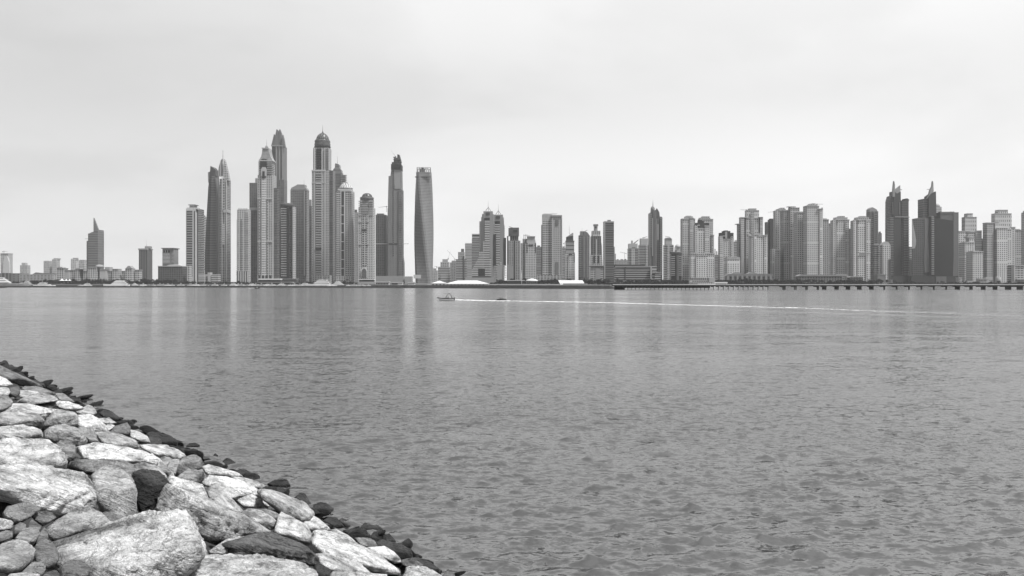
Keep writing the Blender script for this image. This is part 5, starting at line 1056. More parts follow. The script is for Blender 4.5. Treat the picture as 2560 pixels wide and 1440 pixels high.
b = jbr('tallest tower of the widest cream group, stepping up to a small square top', 1660, [(2007.5,2048,515,0,.50),(2042,2057.5,522,-2,.56)], 2033, [(2016,2044,512,516,2),(2026,2038,509,512.5,4)])
b.box('corner_turret', 2054.5, 2057.3, 519, 524, plain(.3), dz=-2.5, dep=4)
b = jbr('grey narrow tower tucked behind the right end of the widest cream group', 1880, [(2056.5,2072,549,0,.36),(2070,2081,559,4,.30)], 2066, [(2060,2068,546.8,549.5,3)])
b = jbr('single cream tower with a stepped crown, right of the widest cream group', 1720, [(2080,2123,549,0,.54),(2083,2089,550,-2,.54),(2114,2122.5,550,-2,.54)], 2101, [(2083,2119,544,550,2),(2092,2112,540.7,545,4)])
b.bars('string_course', [(2085,2121,631,632.4,-2.6,3)], plain(.6))
b = tw('apartment_tower', 'narrow grey stepped tower in the gap between two cream crowned towers', 1950, 2128)
b.box('tower_body', 2122, 2135, 571, None, FL(.3, .12, 4, 4.2, .5, .5), dep=14); b.box('upper_step', 2126, 2134, 559.5, 572, plain(.3), dz=2, dep=8)
b = jbr('second single cream tower with a stepped crown, in front of the dark domed one', 1700, [(2132,2176,549,0,.54),(2134,2141,551,-2,.54),(2166,2175.5,550,-2,.54)], 2153, [(2135,2172,544,550,2),(2145,2165,540.7,545,4)])
b.bars('string_course', [(2139,2176,631,632.4,-2.6,3)], plain(.6))
b = tw('apartment_tower', 'dark rounded top tower behind the second crowned cream tower', 1900, 2180)
b.box('tower_body', 2165.5, 2195, 529, None, FL(.24, .07, 8, 5.0, .7, .55), dep=24); b.sil('rounded_top', [(2165.5,530),(2165.8,523),(2171,519.5),(2175,517.8),(2184,521),(2191,524),(2194.5,529.5)], plain(.34), dz=1, dep=20); b.bars('corner_rib', [(2193.2,2195.6,528,694,-1,3),(2178,2179.4,530,694,-1,3)], plain(.42)); b.slabs('balconies', 2181, 2192, 532, 690, 5.2, plain(.36), over=1.2)
b = tw('apartment_tower', 'short dark tower beside the rounded top tower, left of the black twin horned one', 2050, 2199)
b.box('tower_body', 2194, 2204.5, 583, None, FL(.24, .1, 4, 4.4, .5, .5), dep=10); b.box('roof_box', 2196, 2202, 579, 583.5, GR, dz=2, dep=5)
b = tw('apartment_tower', 'low dark glass balcony tower with pale edges, lower left of the black horned tower', 1720, 2188)
b.box('tower_body', 2176.5, 2198, 612, None, FL(.26, .08, 60, 4.2, 1, .5), dep=18); b.slabs('balconies', 2192, 2198.6, 614, 694, 4.4, plain(.5)); b.box('roof_slab', 2177, 2198, 610, 612.5, plain(.4), dz=-1, dep=16)
b = tw('apartment_tower', 'bright white gridded tower with a peaked roof, left of the black horned tower', 1740, 2211)
b.box('tower_body', 2197.5, 2226, 612, None, FL(.64, .05, 4.0, 4.3, .55, .60), dep=18); b.sil('peaked_roof', [(2198,612.5),(2205,606),(2213,603.5),(2222,606),(2225,612.5)], plain(.44), dz=1, dep=12); b.box('dark_base', 2219, 2227, 648, None, DK, dz=-1, dep=8)

# ------------------------------------------------------------------ the black pair
dg = FL(.10, .05, 5, 4.3, .7, .6, .2, .2)
b = tw('horned_tower', 'black glass tower with two tall pointed fins, left one of the black pair', 1780, 2249)
b.sil('left_bay', [(2225,700),(2225.5,560),(2225.8,502),(2229,490),(2232,488),(2238,500),(2238,700)], FL(.13, .07, 60, 3.6, 1, .5, .2, .1), dz=2, dep=24)
b.sil('centre_shaft', [(2234,700),(2234.6,478),(2243,484),(2252,478.5),(2253,700)], plain(.10, .25, .5), dz=0, dep=22); b.box('right_shaft', 2251, 2273.5, 501, None, FL(.11, .065, 60, 3.8, 1, .5, .2, .1), dz=3, dep=24, chamfer=3)
b.slabs('left_balconies', 2225.2, 2234, 544, 690, 4.2, plain(.36), over=.4, dep=18, share=.3); b.slabs('right_balconies', 2253, 2273.8, 544, 690, 4.2, plain(.36), over=-1.5, dep=18, share=.3)
b.sil('tall_fin', [(2231.5,492),(2232.5,470),(2234,456),(2234.8,452.3),(2236,456),(2237,462),(2237,492)], plain(.3), dz=-1, dep=5); b.sil('slanted_fin', [(2236.5,486),(2237,478.5),(2243,470),(2250.8,463.2),(2251,478),(2243,484.5)], plain(.34), dz=1, dep=5)
b.bars('bright_belt', [(2225.5,2274,541.4,542.8,-1,24)], plain(.44)); b.sil('right_cap', [(2254,501.5),(2255,497),(2261,495.8),(2268,496.4),(2273,500),(2273,501.5)], plain(.09), dz=4, dep=16); b.bars('fin_blades', [(2231.4,2232.6,505,536,-1,2),(2248.5,2249.8,505,536,-1,2)], plain(.28)); b.bars('roof_gear', [(2250.5,2255,473.6,475,3,1.5),(2238.6,2240,471,473,3,1.5)], plain(.1))
b.box('dark_podium', 2222, 2278, 690, None, plain(.1), dz=-8, dep=10)
b = tw('angular_glass_complex', 'biggest black glass block with folded facets and a curved horn, right of the pair', 1760, 2340, cat='building')
b.box('rear_shaft', 2294.5, 2337, 499, None, FL(.16, .11, 60, 5, 1, .5, .2, .1), dz=12, dep=24); b.bars('rear_roof', [(2294.5,2333,497,499.5,12,24)], plain(.12))
b.sil('horn_shaft', [(2322,540),(2322,490),(2330,484),(2340,478.5),(2341,540)], plain(.10), dz=8, dep=20); b.sil('horn', [(2315.5,497),(2322,488),(2327,474),(2334,466),(2335.6,456),(2336.4,452.4),(2338,460),(2339.4,478.5),(2330,483.5),(2322,490)], plain(.34), dz=7, dep=6); b.bars('crane_arm', [(2316,2324,472.8,473.8,9,1.2)], plain(.12))
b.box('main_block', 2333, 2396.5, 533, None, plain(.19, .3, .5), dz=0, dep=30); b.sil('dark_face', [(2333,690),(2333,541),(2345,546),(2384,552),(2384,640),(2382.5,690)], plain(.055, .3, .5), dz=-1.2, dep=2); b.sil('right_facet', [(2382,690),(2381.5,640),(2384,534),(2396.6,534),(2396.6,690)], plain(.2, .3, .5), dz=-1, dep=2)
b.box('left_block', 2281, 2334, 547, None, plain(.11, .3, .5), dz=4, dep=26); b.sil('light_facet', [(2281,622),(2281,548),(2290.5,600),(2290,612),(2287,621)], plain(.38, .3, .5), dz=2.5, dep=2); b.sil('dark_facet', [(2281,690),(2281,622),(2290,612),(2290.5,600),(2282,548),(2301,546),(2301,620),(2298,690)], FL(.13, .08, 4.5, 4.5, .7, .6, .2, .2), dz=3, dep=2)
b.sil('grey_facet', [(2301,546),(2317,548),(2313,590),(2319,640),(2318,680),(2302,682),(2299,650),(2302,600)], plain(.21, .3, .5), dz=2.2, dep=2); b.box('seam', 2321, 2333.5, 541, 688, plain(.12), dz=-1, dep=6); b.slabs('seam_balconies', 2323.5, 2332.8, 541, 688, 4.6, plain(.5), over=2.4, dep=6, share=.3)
b.bars('roof_edge', [(2333,2396.6,530.6,533.4,-1,30),(2281,2322,545,547,3,24),(2317,2333,539.5,541.2,0,10)], plain(.22)); b.bars('roof_gear', [(2350,2372,529.4,531,6,8),(2376,2386,529,531,6,8),(2296,2310,543,545.6,6,8)], plain(.14)); b.box('podium', 2272, 2396, 690, None, plain(.085), dz=-10, dep=12); b.box('podium_panel', 2332, 2366, 691, None, plain(.2), dz=-11.5, dep=2)
b = tw('domed_block', 'pale round topped tower peeping over the roof of the biggest black glass block', 2150, 2348)
b.box('tower_body', 2340, 2354.2, 517, None, FL(.48, .3, 60, 4.4, 1, .3), dep=16); b.lathe('dome', 2347, [(508.8,1),(510,4),(513,6.4),(517.5,7.4)], plain(.46), 18, dz=9)
b = tw('apartment_tower', 'slim light tower just visible in the slit between the black pair', 1950, 2278)
b.box('tower_body', 2274.5, 2281, 617, None, FL(.42, .14, 60, 4.4, 1, .5), dep=8); b.box('dark_base', 2274, 2281, 648, None, DK, dz=-1, dep=6)

# ------------------------------------------------------------------ far right
b = jbr('stepped cream tower right of the biggest black block, with a tall square top', 1760, [(2402,2444,579,2,.50),(2396.5,2416,578,0,.54),(2440,2454.5,577,0,.48)], 2425, [(2404,2442,543,580,3),(2410,2432,534,544,5)])
b = jbr('lower front cream tower with an arched crown in front of the stepped one', 1680, [(2412,2437,606,0,.56)], 2424, [(2414,2436,594,607,2),(2419,2431,591.5,595,3)])
b = jbr('small cream block on the lower right of the stepped tower', 1640, [(2432,2458,629,0,.52)], 2445, [(2434,2448,627.5,630,2)])
b = tw('apartment_tower', 'thin black tower with toothed balconies behind the stepped cream one', 1950, 2458)
b.box('tower_body', 2452.5, 2461, 600, None, plain(.09), dep=14); b.slabs('balconies', 2456, 2462.4, 602, 690, 4.4, plain(.16)); b.box('roof_box', 2454, 2460, 596, 600.5, plain(.12), dz=2, dep=6)
b = tw('apartment_block', 'low hazy block filling the gap left of the wide shouldered tower', 2300, 2464, cat='building')
b.box('main_block', 2459, 2469, 656, None, FL(.32, .14, 5, 4.4, .5, .5), dep=10); b.box('roof_box', 2461, 2466, 653.5, 656.5, GR, dz=2, dep=5)
b = jbr('wide shouldered cream tower near the right edge, with a broad drum like top', 1740, [(2477,2529,573,0,.52),(2467.5,2484,557,3,.40),(2524,2538.5,568,3,.46),(2482,2519,570,-2,.56)], 2503, [(2478,2529,534,574,2),(2487,2520,525,535,4)])
b = jbr('grey cream tower with tall top windows, second from the right edge', 1820, [(2536,2556,575,0,.42)], 2546, [(2539,2550,573,576,2)])
b = jbr('tall cream tower cut by the right edge of the view', 1760, [(2553,2590,531,0,.50)], 2572, [(2557,2590,527,532,2)])
b = tw('office_block', 'low pale building with ribbon windows at the right edge, in front of the towers', 1500, 2545, cat='building')
b.box('main_block', 2518, 2590, 665, None, FL(.46, .07, 6, 4.2, .75, .5), dep=20); b.bars('roof_edge', [(2519,2590,662.4,665,-1,22)], plain(.42)); b.box('left_pier', 2517, 2521, 664, None, plain(.5), dz=-2, dep=8); b.box('canopy', 2522, 2590, 696, 699, plain(.55), dz=-6, dep=8)
# ------------------------------------------------------------------ far shore, harbour, pier
def sheet(name, pts, z, mat, thick=6.0):
    V = [(x, y, z) for x, y in pts]+[(x, y, z-thick) for x, y in pts]; n = len(pts)
    Fc = [tuple(range(n))]+[tuple(range(2*n-1, n-1, -1))]+[((i+1) % n, i, n+i, n+(i+1) % n) for i in range(n)]
    me = bpy.data.meshes.new(name); me.from_pydata(V, [], Fc); me.materials.append(mat); me.update()
    o = link(name, me); tag(o, kind='structure'); return o
sheet('far_shore_land', [(-9000, 1450), (-700, 1380), (-150, 1330), (200, 1330), (330, 1400), (1300, 1420), (9000, 1500), (9000, 14000), (-9000, 14000)], GZ, plain(.20, .9, .2, .4, .02))

def mound(name, path, w, h, mat, seed, label=None, kind='structure', cat=None, z0=-0.6):
    """rubble bank along a path [(X, Y)] with broken surface"""
    P = [np.array(p, float) for p in path]; L = [0]
    for i in range(len(P)-1): L.append(L[-1]+np.linalg.norm(P[i+1]-P[i]))
    n = int(L[-1]/1.3); m = 15; V = []
    ts = np.linspace(0, L[-1], n)
    c = np.stack([np.interp(ts, L, [p[k] for p in P]) for k in (0, 1)], 1)
    d = np.gradient(c, axis=0); d /= np.linalg.norm(d, axis=1)[:, None]; nr = np.stack([-d[:, 1], d[:, 0]], 1)
    s = np.linspace(-1, 1, m)
    prof = np.clip((1-np.abs(s))*2.2, 0, 1)
    end = np.clip(np.minimum(ts, L[-1]-ts)/8, 0.05, 1)
    XY = c[:, None, :]+nr[:, None, :]*s[None, :, None]*w/2
    Z = z0+(h-z0)*prof[None, :]*end[:, None]
    Q = np.stack([XY[..., 0].ravel()*.45, XY[..., 1].ravel()*.45, np.zeros(n*m)], 1)
    Z = Z+(0.75*fbm(Q, 3, seed, .65)).reshape(n, m)*np.clip(prof*1.6, 0.2, 1)[None, :]*np.where(prof >= 1, .35, 1)[None, :]
    V = np.concatenate([XY, Z[..., None]], -1).reshape(-1, 3)
    i = np.arange(n-1)[:, None]*m; j = np.arange(m-1)[None, :]
    q = np.stack([i+j, i+j+1, i+m+j+1, i+m+j], -1).reshape(-1, 4)
    me = fastmesh(name, V, q); me.materials.append(mat); o = link(name, me)
    if np.array(me.polygons[len(q)//2].normal)[2] < 0: me.flip_normals()
    tag(o, label, cat, kind=kind); return o
rub = plain(.045, .9, .2, .75, .5)
def PX(x, D): return (px(x, D), D)
mound('breakwater', [PX(-60, 985), PX(150, 965), PX(400, 955)], 13, 1.7, rub, 41)
mound('breakwater', [PX(350, 975), PX(600, 950), PX(800, 925), PX(1060, 880), PX(1160, 850)], 14, 2.0, rub, 42)
mound('breakwater', [PX(1120, 862), PX(1300, 815), PX(1450, 785), PX(1545, 775)], 16, 3.3, rub, 43)
mound('breakwater', [PX(-80, 890), PX(22, 880)], 8, 0.8, rub, 44); mound('breakwater', [PX(-30, 1010), PX(40, 1000), PX(80, 1000)], 14, 5.0, plain(.2, .9, .2, .5, .3), 45)
# quay ground carried by the breakwater
sheet('quay_ground', [PX(1062, 905), PX(1165, 868), PX(1300, 829), PX(1450, 799), PX(1530, 790), PX(1535, 900), PX(1400, 1333), PX(1075, 1333)], 3.0, plain(.22, .9, .2, .3, .05))
# harbour quays behind the marina
sheet('marina_quay', [PX(60, 1250), PX(640, 1230), PX(1075, 1180), PX(1075, 1345), PX(60, 1440)], 1.7, plain(.14, .9, .2, .3, .05))

# --- pier
b = Bld('pier', 'long low concrete pier on dark piles running from the breakwater to the right edge', 700, 2050, cat='pier')
def pier():
    D = 700; V = []; Fc = []
    xs = [1532+ (2700-1532)*i/60 for i in range(61)]
    r = [(xs[i], xs[i+1]+.02, 711.6, 715.2, 0, 9) for i in range(60)]
    b.bars('deck', r, plain(.14, .8, .2, .3, .3)); b.bars('deck_kerb', [(1532, 2700, 710.7, 712.2, -.35, .6)], plain(.62)); b.bars('rear_kerb', [(1532, 2700, 710.9, 711.6, 8.8, .5)], plain(.55))
    dkm = plain(.05, .8, .3, .4, .6)
    # bents: clusters of raking piles under a cross beam
    bents = []
    x = 1560.0
    while x < 1925: bents.append((x, 2.6, 1)); x += 9.6 if x < 1770 else 12.4
    bents += [(1932+28.2*i, 9.2-.9*i, 3) for i in range(1, 5)]
    bents += [(q, 7.0, 2) for q in (2063, 2094, 2122.5, 2151, 2181)]
    bents += [(q, 4.4, 2) for q in (2211, 2242, 2273, 2304, 2335, 2366)] + [(2397, 7, 2), (2428, 8.5, 3), (2458.5, 12, 3), (2488, 12, 3), (2521, 16, 4), (2550, 16, 4), (2584, 9, 3), (2620, 9, 3)]
    for x, w, k in bents:
        r = [(x-w/2, x+w/2, 715.0, 717.4, .4, 8)]
        n = max(1, int(round(w/2.2)))
        for q in range(n):
            xx = x-w/2+w*(q+.5)/n
            for dz in (.6, 4, 7.2): r.append((xx-.62, xx+.62, 717, 724.6, dz, .7))
        if w > 6 and w < 13 and k == 2: r.append((x-w/2+.4, x+w/2-.4, 717, 723.6, 2.0, 4.5))
        b.bars('pile_bent', r, dkm)
    b.bars('back_wall', [(1536, 1775, 714.8, 719.8, 9.5, 1.2), (1536, 1562, 719.7, 723.9, 9.6, 1.1)], dkm)
pier()

# ------------------------------------------------------------------ tents and quay buildings
def tent(lbl, x0, x1, yt, ye, yb, D, dep, group=None):
    b = Bld('marquee', lbl, D, (x0+x1)/2, cat='tent', group=group)
    zt, ze, zb = pz(yt, D+dep/2), pz(ye, D), pz(yb, D)
    a, c = px(x0, D), px(x1, D); m = dep*0.42
    V = [(a, D, ze), (c, D, ze), (c, D+dep, ze), (a, D+dep, ze), (a+m, D+dep/2, zt), (c-m, D+dep/2, zt), (a, D, zb), (c, D, zb), (c, D+dep, zb), (a, D+dep, zb)]
    b.add('roof', V[:6], [(0, 1, 5, 4), (1, 2, 5), (2, 3, 4, 5), (3, 0, 4)], WH)
    b.add('walls', V[:4]+V[6:], [(4, 5, 1, 0), (5, 6, 2, 1), (6, 7, 3, 2), (7, 4, 0, 3)], plain(.4)); n = int((x1-x0)/9)
    b.bars('door_openings', [(x0+3+9*i, x0+6.5+9*i, ye+2.2, yb, -.25, .3) for i in range(n)], plain(.12)); return b
tent('smaller white marquee, left of the two on the quay', 1078, 1114, 701.4, 708, 713.4, 905, 22)
tent('longer white marquee, right of the two on the quay', 1114, 1220, 701.2, 709, 713.6, 890, 30)
b = Bld('barrel_tent', 'long white ribbed barrel roofed tent on the quay, near the pier', 1000, 1438, cat='tent')
def barrel():
    D = 1000; V = []; Fc = []; n = 24; m = 8
    for i in range(n+1):
        x = 1408+(1469-1408)*i/n; sh = 1.0
        for j in range(m+1):
            t = math.pi*j/m; rib = .25 if i % 2 == 0 else 0
            V.append((px(x, D)-3+1.0*math.sin(t)*-3, D+7-(7+rib)*math.cos(t), 2.9+(5.6+rib)*math.sin(t)))
    for i in range(n):
        for j in range(m): k = i*(m+1)+j; Fc.append((k, k+m+1, k+m+2, k+1))
    for q in (0, n): Fc.append(tuple(q*(m+1)+j for j in range(m+1)))
    b.add('roof', V, Fc, WH); b.bars('end_frame', [(1407,1408,703.5,711,2,10)], plain(.4)); b.bars('lower_skirt', [(1408,1469,708.6,711.4,-.3,.4)], plain(.3))
barrel()
b = Bld('pavilion', 'white dome roofed pavilion with open sides beside the thin white mast', 1150, 1330, cat='pavilion')
b.lathe('roof', 1330, [(696,.5),(697,5),(699,11),(701.6,16),(702.2,16)], WH, 24, dz=8, sy=.5); b.bars('columns', [(1317+5*i,1317.6+5*i,702,710,3,.6) for i in range(6)], plain(.5)); b.bars('low_roof', [(1266,1312,700.4,702,4,14)], plain(.66)); b.bars('side_room', [(1268,1310,702,710,6,8)], plain(.18))
b = Bld('clubhouse', 'low long white roofed terrace building at the foot of the bell crowned tower', 1420, 690, cat='building')
b.bars('roof', [(646,706,696.4,699.6,0,14)], WH); b.bars('terrace', [(648,706,699.6,708,3,10)], plain(.14)); b.bars('dark_wing', [(706,746,697.5,704,2,14)], plain(.2)); b.bars('wing_roof', [(706,747,696.8,697.8,1,16)], plain(.5)); b.bars('railing', [(646,746,705,706,-1,.4)], plain(.5))
b = Bld('clubhouse', 'low dark pavilion with a white roof line under the round domed tower', 1400, 918, cat='building')
b.bars('roof', [(896,938,697.4,699.4,0,14)], WH); b.bars('glazed_front', [(898,936,699.4,704,2,10)], plain(.1)); b.bars('lower_terrace', [(894,940,704,710,-2,12)], plain(.4))
b = Bld('yacht_club_shed', 'row of low white sheds with dark openings on the quay, left of the marquees', 1250, 975, cat='building')
b.bars('shed', [(939,975,705,714,0,12),(977,1008,706,714,3,12),(1020,1036,706.5,714,2,10)], plain(.6)); b.bars('openings', [(941+4.2*i,943.8+4.2*i,707.5,711,-.3,.4) for i in range(8)]+[(979,994,708,711,2.6,.4)], plain(.08)); b.bars('roof', [(938,976,704.2,705.4,-.6,13),(976,1009,705.2,706.3,2.4,13),(1019,1037,705.6,706.8,1.4,12)], WH)
b = Bld('resort_villa', 'low tiled roof resort with two small hipped pavilions behind the right hand trees', 1480, 1872, cat='hotel')
rs_ = FL(.24, .08, 5, 4, .5, .55); b.box('main_wing', 1812, 1932, 690, None, rs_, dep=14); b.sil('main_roof', [(1808,690.4),(1816,684.5),(1926,684.5),(1936,690.4)], plain(.28), dz=-1, dep=16)
for x in (1841, 1880): b.sil('hipped_pavilion', [(x-17,685),(x-7,680.4),(x+3,680),(x+16,685)], plain(.3), dz=2, dep=12)
b.bars('bays', [(1812+12.4*i,1817+12.4*i,689,700,-2,3) for i in range(10)], plain(.3))
b = Bld('resort_villa', 'long low resort wing with a broken tiled roofline under the crowned cream towers', 1470, 2075, cat='hotel')
b.box('left_wing', 1990, 2105, 690, None, rs_, dep=14); b.box('right_wing', 2118, 2157, 693, None, rs_, dz=-3, dep=14); b.sil('left_roof', [(1986,690.3),(1996,686.4),(2060,687),(2108,686),(2112,690.3)], plain(.3), dz=-1, dep=16); b.sil('right_roof', [(2114,693.4),(2120,690.6),(2154,691),(2160,693.4)], plain(.32), dz=-4, dep=16); b.box('roof_pavilion', 2085, 2120, 684.6, 690, plain(.3), dz=3, dep=10)
b = Bld('beach_club', 'low white beach building on stilts between the cream towers and the pier', 1440, 1753, cat='building')
b.bars('upper_floor', [(1720,1784,700.5,705,0,12)], plain(.42)); b.bars('windows', [(1728+6*i,1731.5+6*i,702,704.4,-.3,.4) for i in range(9)], plain(.1)); b.bars('side_block', [(1771,1787,694,705,-3,10)], plain(.42)); b.bars('deck', [(1716,1790,705,706,-3,16)], plain(.5))
b = Bld('ferry_boat_house', 'white flat roofed floating hall beside the pier', 1150, 1800, cat='building')
b.bars('hall', [(1783,1818,708,714.6,0,9)], plain(.45)); b.bars('roof', [(1782,1819,705.2,708.2,-1,11)], WH); b.bars('windows', [(1786+6*i,1790+6*i,709,711.4,-.3,.4) for i in range(5)], plain(.1)); b.bars('pontoon', [(1746,1784,709.4,712.4,-2,6)], plain(.7))
b = Bld('water_tank', 'round pale water tank among the low sheds at the right', 1500, 2495, cat='tank')
b.lathe('tank', 2495, [(692.6,5.6),(693.2,6.2),(711,6.2)], plain(.5), 20, dz=8); b.lathe('lid', 2495, [(691.6,1),(692.6,5),(693.2,6.4)], plain(.4), 20, dz=8)
b = Bld('beach_villas', 'cluster of low white flat roofed rooms beside the water tank', 1480, 2438, cat='building')
b.bars('rooms', [(2397,2405,694,708,0,10),(2405,2440,702,709,4,8),(2440,2472,697,709,2,10),(2472,2482,692,700,8,8),(2502,2545,705,710,3,8)], plain(.46)); b.bars('windows', [(2443+5*i,2445.5+5*i,700,703,1.6,.4) for i in range(5)]+[(2399,2401,697,699,-.4,.4),(2399,2401,702,704,-.4,.4)], plain(.12)); b.bars('roofs', [(2396.5,2405.5,693.2,694.2,-.5,11),(2439.5,2472.5,696.2,697.2,1.5,11)], plain(.55))
b = Bld('beach_kiosk', 'plain square grey block at the waterside left of the black pair', 1480, 2204, cat='building')
b.bars('block', [(2194,2214,687,709,0,14),(2213,2232,699,707,3,10)], plain(.28)); b.bars('openings', [(2200,2206,704,709,-.4,.5),(2216,2228,701.5,703.5,2.6,.5)], plain(.08)); b.bars('roof', [(2193.4,2214.6,686,687.4,-.6,15)], plain(.36))
for k, x in enumerate((155, 165.5, 174)):
    b = Bld('peaked_canopy', 'white pointed sail canopy on the left quay, %s of three' % ('left', 'middle', 'right')[k], 1300, x, cat='canopy', group='white pointed canopies on the left quay')
    h = (6.4, 4.8, 4.4)[k]; b.lathe('canopy', x, [(701.4-h,.15),(701.4-h*.5,1.2),(701.6,h*.95)], WH, 8, dz=5, rot=math.pi/8); b.bars('posts', [(x-h*.8,x-h*.8+.3,701,707,3,.3),(x+h*.8,x+h*.8+.3,701,707,3,.3)], plain(.4))
b = Bld('flag_mast', 'thin tall white mast standing on the quay left of the dome roofed pavilion', 1150, 1304, cat='mast')
b.lathe('pole', 1304, [(677,.35),(704,.55),(712,.7)], WH, 10, dz=3); b.bars('mast_head', [(1302.6,1305.4,674.5,677.4,2,1.6)], plain(.5))

# ------------------------------------------------------------------ cranes
def crane(x, yb, yt, jib, D, label, luff=0.0, tail=4.0):
    b = Bld('tower_crane', label, D, x, cat='crane', group='tower cranes over the far building sites')
    b.bars('mast', [(x-.35, x+.35, yt, yb, 10, 1.2)], plain(.2)); s = 1 if jib > 0 else -1
    b.sil('jib', [(x-s*tail, yt+tail*luff*.4-.35), (x+jib, yt-abs(jib)*luff-.3), (x+jib, yt-abs(jib)*luff+.2), (x-s*tail, yt+tail*luff*.4+.55)], plain(.2), dz=10, dep=1.2)
    b.bars('counterweight', [(min(x-s*tail, x-s*(tail-1.6)), max(x-s*tail, x-s*(tail-1.6)), yt+.2, yt+1.8, 10, 1.6)], plain(.14))
    b.sil('apex', [(x-.5, yt), (x, yt-2.2), (x+.5, yt)], plain(.2), dz=10, dep=1)
crane(10, 634, 628.5, 9, 4250, 'small crane over the unfinished block at the far left edge')
crane(1121, 650, 646, 6, 2200, 'crane with its arm raised steeply, right one of the crossed pair', 3.4, 2)
crane(1136, 655, 648, -18, 2300, 'crane with a long arm leaning left, left one of the crossed pair', 1.25, 4)
crane(1082, 676, 670, 5, 3000, 'tiny crane above the low hazy block beside the twisted tower', .1, 2.5)
crane(1091, 671, 667, -6, 3000, 'second tiny crane above the low hazy block beside the twisted tower', .3, 2.5)
crane(1562, 651, 633, -12, 2450, 'crane standing in the gap above the long ribbon windowed building', .22, 4)
crane(988, 394, 391, -11, 2070, 'crane leaning left from the top of the concrete tower', 1.45, 1.5)
crane(966, 530, 516, -20, 2160, 'crane arm reaching left from the side of the concrete tower', -.12, 2)
crane(1866, 527, 524.6, -15, 1830, 'crane arm left of the tall shouldered cream tower', .02, 2)
crane(1941, 531, 528.6, -21, 1800, 'crane arm left of the widest cream group', -.1, 2)
crane(2043, 516, 510.2, 15, 1690, 'crane arm over the tallest tower of the widest cream group', -.02, 3)
crane(1411, 620, 608, 4, 2200, 'small crane beside the sail topped slim tower', .5, 3)

LM = [(0, 'the far left blocks'), (130, 'the pointed canopies'), (215, 'the middle of the resort hotel'), (262, 'the right end of the resort hotel'), (345, 'the dark square tower'), (392, 'the dark low block'), (465, 'the white edged striped tower'), (515, 'the leaning dark tower'),
      (552, 'the curved blade spire tower'), (588, 'the tower with serrated balconies'), (638, 'the bell crowned tower'), (700, 'the dark rounded banded tower'), (740, 'the sloping roofed tower'), (780, 'the tallest domed tower'), (838, 'the pyramid roofed tower'), (893, 'the arched cream tower'), (940, 'the concrete tower'),
      (1080, 'the stepped pair'), (1262, 'the boxy headed tower'), (1305, 'the lantern topped tower'), (1350, 'the broad two half tower'), (1408, 'the glass sail tower'), (1442, 'the quarter round roofed tower'), (1474, 'the clock topped tower'), (1507, 'the lone dark slab tower'),
      (1536, 'the left half of the long ribbon windowed building'), (1585, 'the right half of the long ribbon windowed building'), (1655, 'the dark round tower'), (1705, 'the matching cream towers'), (1790, 'the small black topped tower'), (1840, 'the tall shouldered tower'), (1880, 'the broad cream block'), (1925, 'the black frame tower'),
      (1955, 'the left end of the widest cream group'), (2005, 'the tallest tower of the widest cream group'), (2060, 'the right end of the widest cream group'), (2085, 'the first single crowned tower'), (2130, 'the second single crowned tower'), (2180, 'the bright gridded tower'), (2225, 'the left black tower'), (2280, 'the biggest black block'),
      (2398, 'the stepped cream tower'), (2465, 'the wide shouldered tower'), (2530, 'the right edge towers')]
def under(x):
    r = LM[0][1]
    for a, t in LM:
        if x >= a: r = t
    return r
